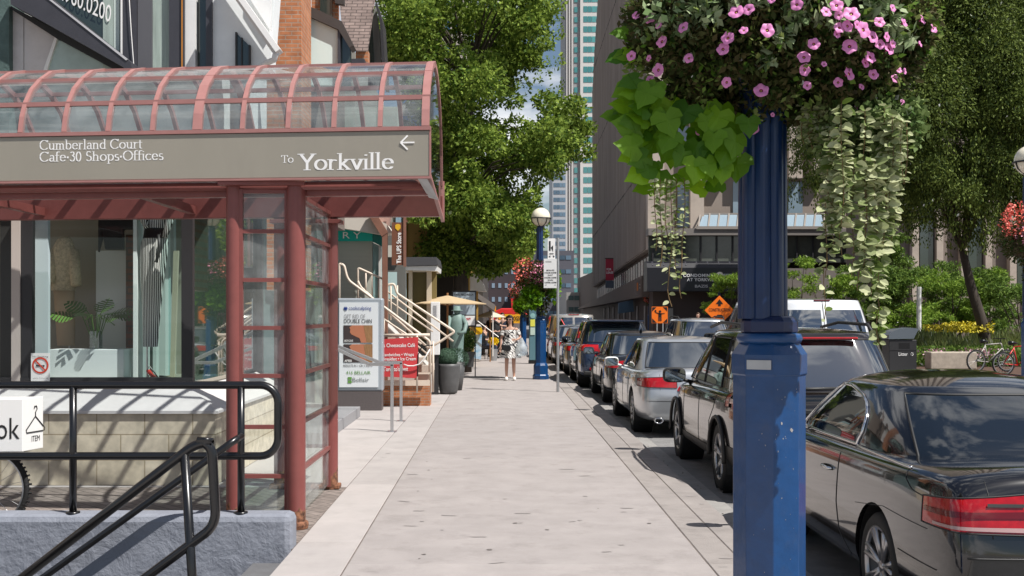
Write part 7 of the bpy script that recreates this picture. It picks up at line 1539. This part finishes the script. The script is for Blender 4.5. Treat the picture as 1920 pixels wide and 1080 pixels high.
for (lab, px, Y, rz, m) in (('pale grey bicycle by the planting bed, left of the two', 1862, 33, .25, mat('bike_grey', (.35, .33, .30), .35)), ('red bicycle at the right edge by the planting bed', 1915, 31, .1, mat('bike_red', (.55, .02, .02), .35))):
    t = thing('parked_bicycle', lab, 'bicycle', (0, 0, 0), 'bicycles by the planting bed'); bicycle(t, m, None); t.location = (XX(px, Y) - .5, Y, 0); t.rotation_euler = (0, 0, rz)
# ================================================================ people
SKIN = mat('skin', (.56, .34, .25), .55); SKIN2 = mat('skin_tan', (.50, .29, .21), .55); HAIRB = mat('hair_dark', (.018, .010, .007), .45, var=.3, vs=30, stretch=(6, 6, .5))
def skin(name, V, E, m, parent, sub=2, root=0):
    """V: {key: (x, y, z, r)}; one continuous surface grown round the joints"""
    ks = list(V); me = bpy.data.meshes.new(name); me.from_pydata([V[k][:3] for k in ks], [(ks.index(a), ks.index(b)) for a, b in E], [])
    o = bpy.data.objects.new(name, me); COL.objects.link(o); md = o.modifiers.new('skin', 'SKIN'); md.use_smooth_shade = True; md.branch_smoothing = .3
    for i, k in enumerate(ks):
        r = V[k][3]; r = r if isinstance(r, tuple) else (r, r); me.skin_vertices[0].data[i].radius = r; me.skin_vertices[0].data[i].use_root = (i == root)
    s_ = o.modifiers.new('sub', 'SUBSURF'); s_.levels = sub; s_.render_levels = sub
    dg = bpy.context.evaluated_depsgraph_get(); dg.update(); nm = bpy.data.meshes.new_from_object(o.evaluated_get(dg)); bpy.data.objects.remove(o)
    nm.name = name; nm.materials.clear(); nm.materials.append(m); nm.polygons.foreach_set('use_smooth', [True] * len(nm.polygons)); nm.polygons.foreach_set('material_index', [0] * len(nm.polygons))
    o = bpy.data.objects.new(name, nm); COL.objects.link(o); o.parent = parent; return o
def hand(V, E, key, p, d, side, curl=.3, s_=1.0):
    d = Vector(d).normalized(); u = d.cross(Vector((0, 1, .2))).normalized() * side
    V[key + 'p'] = tuple(p + d * .045 * s_) + (.022 * s_,); E.append((key, key + 'p'))
    for i, (o_, ln) in enumerate(((-.030, .055), (-.010, .070), (.010, .075), (.028, .066))):
        a = p + d * .075 * s_ + u * o_ * s_; c = a + (d + Vector((0, -curl, 0))) * ln * .5 * s_; e = c + (d + Vector((0, -curl * 2.2, 0))).normalized() * ln * .5 * s_
        V[key + f'a{i}'] = tuple(a) + (.009 * s_,); V[key + f'b{i}'] = tuple(c) + (.008 * s_,); V[key + f'c{i}'] = tuple(e) + (.007 * s_,)
        E += [(key + 'p', key + f'a{i}'), (key + f'a{i}', key + f'b{i}'), (key + f'b{i}', key + f'c{i}')]
    t1 = p + d * .03 * s_ - u * .038 * s_; t2 = t1 + (d * .8 - u * .5).normalized() * .035 * s_; V[key + 't1'] = tuple(t1) + (.010 * s_,); V[key + 't2'] = tuple(t2) + (.008 * s_,); E += [(key, key + 't1'), (key + 't1', key + 't2')]
def head_parts(t, c, hair, long_=True, glasses=False, sk=SKIN, yaw=0.0):
    f = Vector((math.sin(yaw), -math.cos(yaw), 0)); r = Vector((math.cos(yaw), math.sin(yaw), 0))
    b = MB(); b.smooth = True
    for i in (-1, 1): b.sphere(c + f * .078 + r * i * .032 + Vector((0, 0, .005)), .012, 8, 6)
    b.build('eyes', mat('eye_dark', (.03, .02, .02), .3), t)
    b = MB(); b.smooth = True; b.tube([c + f * .085 + Vector((0, 0, .01)), c + f * .108 + Vector((0, 0, -.03)), c + f * .09 + Vector((0, 0, -.036))], [.008, .013, .009], 8); b.build('nose', sk, t)
    b = MB(); b.smooth = True; b.tube([c + f * .086 - r * .024 + Vector((0, 0, -.062)), c + f * .093 + Vector((0, 0, -.060)), c + f * .086 + r * .024 + Vector((0, 0, -.062))], .006, 6); b.build('mouth', mat('lip', (.42, .10, .09), .5), t)
    b = MB(); b.smooth = True
    for i in (-1, 1): b.sphere(c + r * i * .078 + Vector((0, 0, -.01)), .018, 8, 6, 1.5)
    b.build('ears', sk, t)
    if glasses:
        b = MB(); b.smooth = True
        for i in (-1, 1): b.sphere(c + f * .088 + r * i * .034 + Vector((0, 0, .006)), .027, 12, 8, .85)
        b.tube([c + f * .095 - r * .03 + Vector((0, 0, .012)), c + f * .095 + r * .03 + Vector((0, 0, .012))], .004, 5)
        for i in (-1, 1): b.tube([c + f * .085 + r * i * .06 + Vector((0, 0, .012)), c + r * i * .08 + Vector((0, 0, .012))], .003, 5)
        b.build('sunglasses', mat('lens_black', (.008, .006, .006), .1), t)
    b = MB(); b.smooth = True; n = 18; rows = []
    for j in range(9):
        el = PI / 2 - j * .235; row = []
        for k in range(n):
            a = 2 * PI * k / n; d = (-f) * math.cos(a) + r * math.sin(a); face = max(0, -math.cos(a)); q = .098 * math.cos(el) * (1 - .0 * face); z = .112 * math.sin(el)
            if z < .085 and face > .30: q *= .70
            row.append(c - f * .008 + d * q + Vector((0, 0, z + .012)))
        rows.append(row)
    if long_:
        for j in range(1, 8):
            row = []
            for k in range(n):
                a = 2 * PI * k / n; d = (-f) * math.cos(a) + r * math.sin(a); face = max(0, -math.cos(a)); w_ = .088 + .012 * math.sin(j * 1.1 + k * 2.1) - .006 * j; q = w_ * (1 - .8 * (face > .25)) * (1.15 if abs(math.sin(a)) > .6 else 1)
                row.append(c - f * (.012 + .006 * j) + d * q + Vector((0, 0, -.06 - .045 * j)))
            rows.append(row)
    b.add([p for r_ in rows for p in r_], [(i * n + k, i * n + (k + 1) % n, (i + 1) * n + (k + 1) % n, (i + 1) * n + k) for i in range(len(rows) - 1) for k in range(n)]); b.build('hair', hair, t)
def cloth(name, rows, m, t, n=28, fold=0.0):
    b = MB(); b.smooth = True; vs = []
    for j, (z, cx, cy, rx, ry) in enumerate(rows):
        for k in range(n):
            a = 2 * PI * k / n; w_ = 1 + fold * (j / len(rows)) * math.sin(a * 7 + 1); vs.append((cx + rx * w_ * math.cos(a), cy + ry * w_ * math.sin(a), z))
    b.add(vs, [(i * n + k, i * n + (k + 1) % n, (i + 1) * n + (k + 1) % n, (i + 1) * n + k) for i in range(len(rows) - 1) for k in range(n)]); return b.build(name, m, t)
# pattern of the dress
DR = bpy.data.materials.new('leaf_print'); DR.use_nodes = True; t_ = DR.node_tree; N = t_.nodes.new; K = t_.links.new
wv = N('ShaderNodeTexWave'); wv.inputs['Scale'].default_value = 6.5; wv.inputs['Distortion'].default_value = 9; wv.inputs['Detail'].default_value = 1.5; wv.inputs['Detail Scale'].default_value = 1.3; wv.bands_direction = 'DIAGONAL'
K(N('ShaderNodeTexCoord').outputs['Object'], wv.inputs['Vector']); r_ = N('ShaderNodeValToRGB'); r_.color_ramp.elements[0].color = (.012, .012, .016, 1); r_.color_ramp.elements[1].color = (.70, .68, .64, 1); r_.color_ramp.elements[0].position = .16; r_.color_ramp.elements[1].position = .22
K(wv.outputs[0], r_.inputs[0]); K(r_.outputs[0], t_.nodes['Principled BSDF'].inputs['Base Color']); t_.nodes['Principled BSDF'].inputs['Roughness'].default_value = .8
def woman():
    loc = Vector((XX(957, 28.9), 28.9, 0)); t = thing('person', 'woman in white dress with black leaf print and sunglasses, walking towards us on the sidewalk', 'person', (0, 0, 0))
    V = {'pel': (0, 0, .92, (.13, .10)), 'ab': (0, .0, 1.06, (.105, .085)), 'ch': (0, 0, 1.24, (.125, .09)), 'nk0': (0, .01, 1.38, (.055, .05)), 'nk': (-.005, 0, 1.45, .043), 'hd0': (-.012, -.012, 1.505, .062), 'hd1': (-.018, -.015, 1.575, .082), 'hd2': (-.02, -.005, 1.625, .066),
         'sL': (-.165, .0, 1.335, .045), 'eL': (-.23, .02, 1.08, .034), 'wL': (-.25, -.06, .86, .022), 'sR': (.165, 0, 1.335, .045), 'eR': (.26, .02, 1.10, .034), 'wR': (.16, -.18, 1.05, .022),
         'hL': (-.085, 0, .86, .085), 'kL': (-.095, -.06, .48, .052), 'cL': (-.10, .0, .30, .048), 'aL': (-.10, .03, .085, .030), 'tL': (-.105, -.09, .035, .028),
         'hR': (.085, 0, .86, .085), 'kR': (.085, .0, .48, .052), 'cR': (.09, .04, .30, .048), 'aR': (.095, .03, .085, .030), 'tR': (.10, -.10, .035, .028)}
    E = [('pel', 'ab'), ('ab', 'ch'), ('ch', 'nk0'), ('nk0', 'nk'), ('nk', 'hd0'), ('hd0', 'hd1'), ('hd1', 'hd2'), ('ch', 'sL'), ('sL', 'eL'), ('eL', 'wL'), ('ch', 'sR'), ('sR', 'eR'), ('eR', 'wR'), ('pel', 'hL'), ('hL', 'kL'), ('kL', 'cL'), ('cL', 'aL'), ('aL', 'tL'), ('pel', 'hR'), ('hR', 'kR'), ('kR', 'cR'), ('cR', 'aR'), ('aR', 'tR')]
    hand(V, E, 'wL', Vector((-.25, -.06, .86)), (0, -.1, -1), 1); hand(V, E, 'wR', Vector((.16, -.18, 1.05)), (-.9, -.3, .0), -1)
    skin('body', V, E, SKIN2, t)
    cloth('dress', [(1.30, 0, .0, .165, .105), (1.27, 0, 0, .168, .12), (1.18, 0, 0, .15, .125), (1.08, 0, 0, .15, .12), (.98, 0, 0, .185, .145), (.85, 0, 0, .225, .175), (.70, -.01, 0, .235, .185), (.575, -.01, .0, .26, .205)], DR, t, 56, .16)
    for i in (-1, 1): b = MB(); b.smooth = True; b.tube([(i * .165, -.01, 1.29), (i * .195, .0, 1.24), (i * .215, 0, 1.17)], [.050, .064, .062], 12, cap=False); b.build('sleeve', DR, t)
    head_parts(t, Vector((-.018, -.018, 1.565)), HAIRB, True, True, SKIN2, -.25)
    b = MB(); b.smooth = True
    for x, y in ((-.105, -.04), (.10, -.04)): b.tube([(x, y + .10, .04), (x, y, .05), (x, y - .09, .035), (x, y - .13, .03)], [.038, .045, .042, .02], 10)
    b.build('shoes', mat('shoe_white', (.75, .73, .68), .6), t)
    t.location = loc
    q = thing('shoulder_bag', 'small black shoulder bag at the hip of the walking woman', 'bag', tuple(loc + Vector((-.12, -.18, .8)))); b = MB(); b.prism([loc + Vector(v) for v in ((-.24, -.24, .93), (.0, -.25, .90), (.02, -.25, .80), (-.05, -.25, .75), (-.22, -.24, .78))], (0, .07, 0)); b.build('pouch', BLACK, q, bevel=.02)
    b = MB(); b.tube([loc + Vector(v) for v in ((-.2, -.22, .93), (-.08, -.14, 1.15), (.10, -.12, 1.32), (.14, 0, 1.38))], .006, 5); b.build('strap', BLACK, q)
    q = thing('plastic_bag', 'translucent pale plastic bag carried by the walking woman', 'bag', tuple(loc + Vector((.3, -.15, .9)))); b = MB(); b.smooth = True
    n = 18; rows = [(1.10, .03), (1.02, .06), (.95, .10), (.86, .15), (.76, .165), (.68, .15), (.63, .09), (.62, .01)]
    b.add([tuple(loc + Vector((.28 + r * math.cos(2 * PI * k / n) * (1 + .12 * math.sin(k * 2.3 + i)), -.12 + r * .7 * math.sin(2 * PI * k / n), z))) for i, (z, r) in enumerate(rows) for k in range(n)], [(i * n + k, i * n + (k + 1) % n, (i + 1) * n + (k + 1) % n, (i + 1) * n + k) for i in range(len(rows) - 1) for k in range(n)])
    b.build('bag_film', glass('bag_film', (.85, .9, .93), .12, .25, frost=.55), q)
woman()
def person(label, x, y, z0, shirt, trous, hair, sit=False, yaw=0.0, long_=False, sk=SKIN, arms='down', group=None, apron=None, s_=1.0):
    t = thing('person', label, 'person', (0, 0, 0), group)
    kz = .48 if sit else 0
    up_ = lambda z: z - (.42 if sit else 0)
    V = {'pel': (0, 0, up_(.95), (.15, .11)), 'ab': (0, 0, up_(1.10), (.135, .10)), 'ch': (0, 0, up_(1.32), (.16, .11)), 'nk0': (0, .01, up_(1.46), (.065, .06)), 'nk': (0, 0, up_(1.52), .052), 'hd0': (0, -.01, up_(1.58), .066), 'hd1': (0, -.012, up_(1.65), .088), 'hd2': (0, 0, up_(1.705), .068)}
    E = [('pel', 'ab'), ('ab', 'ch'), ('ch', 'nk0'), ('nk0', 'nk'), ('nk', 'hd0'), ('hd0', 'hd1'), ('hd1', 'hd2')]; SL = dict(V); 
    for sd, i in (('L', -1), ('R', 1)):
        V['s' + sd] = (i * .19, 0, up_(1.42), .055)
        if arms == 'reach' and i == -1: V['e' + sd] = (i * .32, -.18, up_(1.25), .04); V['w' + sd] = (i * .50, -.36, up_(1.22), .026); hd = (-.6, -.6, 0)
        elif arms == 'front' or sit: V['e' + sd] = (i * .24, -.05, up_(1.17), .042); V['w' + sd] = (i * .12, -.26, up_(1.12), .027); hd = (-i * .6, -.7, 0)
        else: V['e' + sd] = (i * .25, .02, up_(1.16), .042); V['w' + sd] = (i * .26, -.05, up_(.93), .027); hd = (0, -.1, -1)
        V['h' + sd] = (i * .095, 0, up_(.90), .095)
        if sit: V['k' + sd] = (i * .13, -.42, .50, .065); V['c' + sd] = (i * .13, -.42, .30, .055); V['a' + sd] = (i * .13, -.40, .09, .036); V['t' + sd] = (i * .14, -.53, .04, .034)
        else: V['k' + sd] = (i * .10, -.03, .50, .062); V['c' + sd] = (i * .10, .0, .32, .055); V['a' + sd] = (i * .10, .03, .09, .036); V['t' + sd] = (i * .11, -.11, .04, .034)
        E += [('ch', 's' + sd), ('s' + sd, 'e' + sd), ('e' + sd, 'w' + sd), ('pel', 'h' + sd), ('h' + sd, 'k' + sd), ('k' + sd, 'c' + sd), ('c' + sd, 'a' + sd), ('a' + sd, 't' + sd)]
        hand(V, E, 'w' + sd, Vector(V['w' + sd][:3]), hd, i, .3, 1.05)
    skin('body', V, E, sk, t)
    def inflate(keys, k): return {q: V[q][:3] + ((tuple(r * k for r in V[q][3]) if isinstance(V[q][3], tuple) else V[q][3] * k),) for q in keys}
    kk = ['pel', 'ab', 'ch', 'nk0', 'sL', 'eL', 'sR', 'eR'] ; skin('shirt', inflate(kk, 1.16), [('pel', 'ab'), ('ab', 'ch'), ('ch', 'nk0'), ('ch', 'sL'), ('sL', 'eL'), ('ch', 'sR'), ('sR', 'eR')], shirt, t)
    kk = ['pel', 'hL', 'kL', 'cL', 'aL', 'hR', 'kR', 'cR', 'aR']; skin('trousers', inflate(kk, 1.14), [('pel', 'hL'), ('hL', 'kL'), ('kL', 'cL'), ('cL', 'aL'), ('pel', 'hR'), ('hR', 'kR'), ('kR', 'cR'), ('cR', 'aR')], trous, t)
    head_parts(t, Vector((0, -.012, up_(1.645))), hair, long_, False, sk)
    b = MB(); b.smooth = True
    for sd in 'LR': x_, y_, z_, _ = V['t' + sd]; b.tube([(x_, y_ + .16, .045), (x_, y_ + .05, .055), (x_, y_ - .04, .04)], [.045, .05, .035], 10)
    b.build('shoes', BLACK, t)
    t.location = (x, y, z0); t.rotation_euler = (0, 0, yaw); t.scale = (s_, s_, s_); return t
BLK = mat('cloth_black', (.018, .018, .02), .85); DKB = mat('cloth_navy', (.03, .04, .07), .85); HB2 = mat('hair_brown', (.10, .05, .025), .5); ORN = mat('cloth_rust', (.35, .10, .04), .8); GRC = mat('cloth_grey', (.22, .22, .22), .85); STR = stripes('striped_shirt', (.05, .05, .07), (.65, .63, .6), 12, 2)
G_ = 'people by the cafe tables'
person('man in a black suit standing behind the walking woman, near the food stall', XX(931, 46), 46, 0, BLK, BLK, HB2, yaw=.6, group=G_)
person('seated customer in dark clothes at the left of the cafe tables', XX(908, 43), 43, 0, BLK, DKB, HAIRB, sit=True, yaw=1.2, group=G_)
person('seated woman in a rust red top with brown hair at the cafe tables', XX(917, 47), 47, 0, ORN, BLK, HB2, sit=True, yaw=-.8, long_=True, group=G_)
person('person in black reaching an arm to the right at the cafe tables', XX(921, 44), 44.4, 0, BLK, BLK, HAIRB, yaw=2.4, arms='reach', group=G_)
person('person in dark blue standing beside the man in the suit', XX(942, 49), 49, 0, DKB, BLK, HAIRB, yaw=-.3, group=G_)
person('pedestrian in a striped shirt across the road, seen over the black sedan', 8.9, 50, 0, STR, GRC, HB2, yaw=-.6, arms='front')
person('person in a black and white top on the landing behind the cream railing', XX(660, 22.6) + .05, 22.4, ZZ(575, 22.4) - .45, mat('print_top', (.05, .05, .05), .8, col2=(.6, .6, .58), vs=22, var=.1), BLK, HAIRB, yaw=.5)
# flowers, cafe chairs and tables
q = thing('flower_bouquet', 'bunch of bright yellow flowers standing by the cafe tables', 'flowers', (XX(925, 41), 41, 0)); c0 = np.array([XX(925, 41), 41, ZZ(640, 41)])
b = MB(); b.lathe([(.001, 0), (.13, 0), (.17, .42), (.15, .42), (.001, .38)], (XX(925, 41), 41, 0), 16); b.build('bucket', GALV, q)
b = MB(); [b.tube([(c0[0], 41, .38), (c0[0] + dx, 41 + dy, c0[2])], .008, 4) for dx, dy in ((-.08, 0), (.08, 0), (0, .08), (0, -.08))]; b.build('stalks', mat('stalk_green', (.05, .12, .03), .6), q)
d = RNG.normal(size=(500, 3)); d /= np.linalg.norm(d, axis=1, keepdims=True); leafmesh('blooms', c0 + d * [.20, .2, .15] * RNG.uniform(.5, 1, (500, 1)), d, .06, .8, mat('bloom_yellow', (.85, .62, .01), .6), q)
pr = None
for i, (px, Y, rz) in enumerate(((903, 42, .3), (912, 45.5, 2.0), (900, 47, 1.1))):
    if pr is None:
        pr = thing('cafe_chair', 'x', 'chair', (0, 0, 0), 'dark cafe chairs'); b = MB(); b.bx(-.21, .21, -.21, .21, .44, .47); b.build('seat', BLACK, pr); b = MB(); b.bx(-.21, .21, .20, .225, .55, .88); b.build('backrest', BLACK, pr)
        for x in (-.19, .19):
            for y in (-.19, .21): b = MB(); b.tube([(x, y, 0), (x, y, .44 if y < 0 else .88)], .014, 6); b.build('leg', BLACK, pr)
        o = pr
    else: o = copy_tree(pr)
    o.location = (XX(px, Y), Y, 0); o.rotation_euler = (0, 0, rz); o['label'] = ('dark cafe chair nearest the blue and white advertising board', 'dark cafe chair behind the seated customer', 'dark cafe chair farthest back under the long awning')[i]
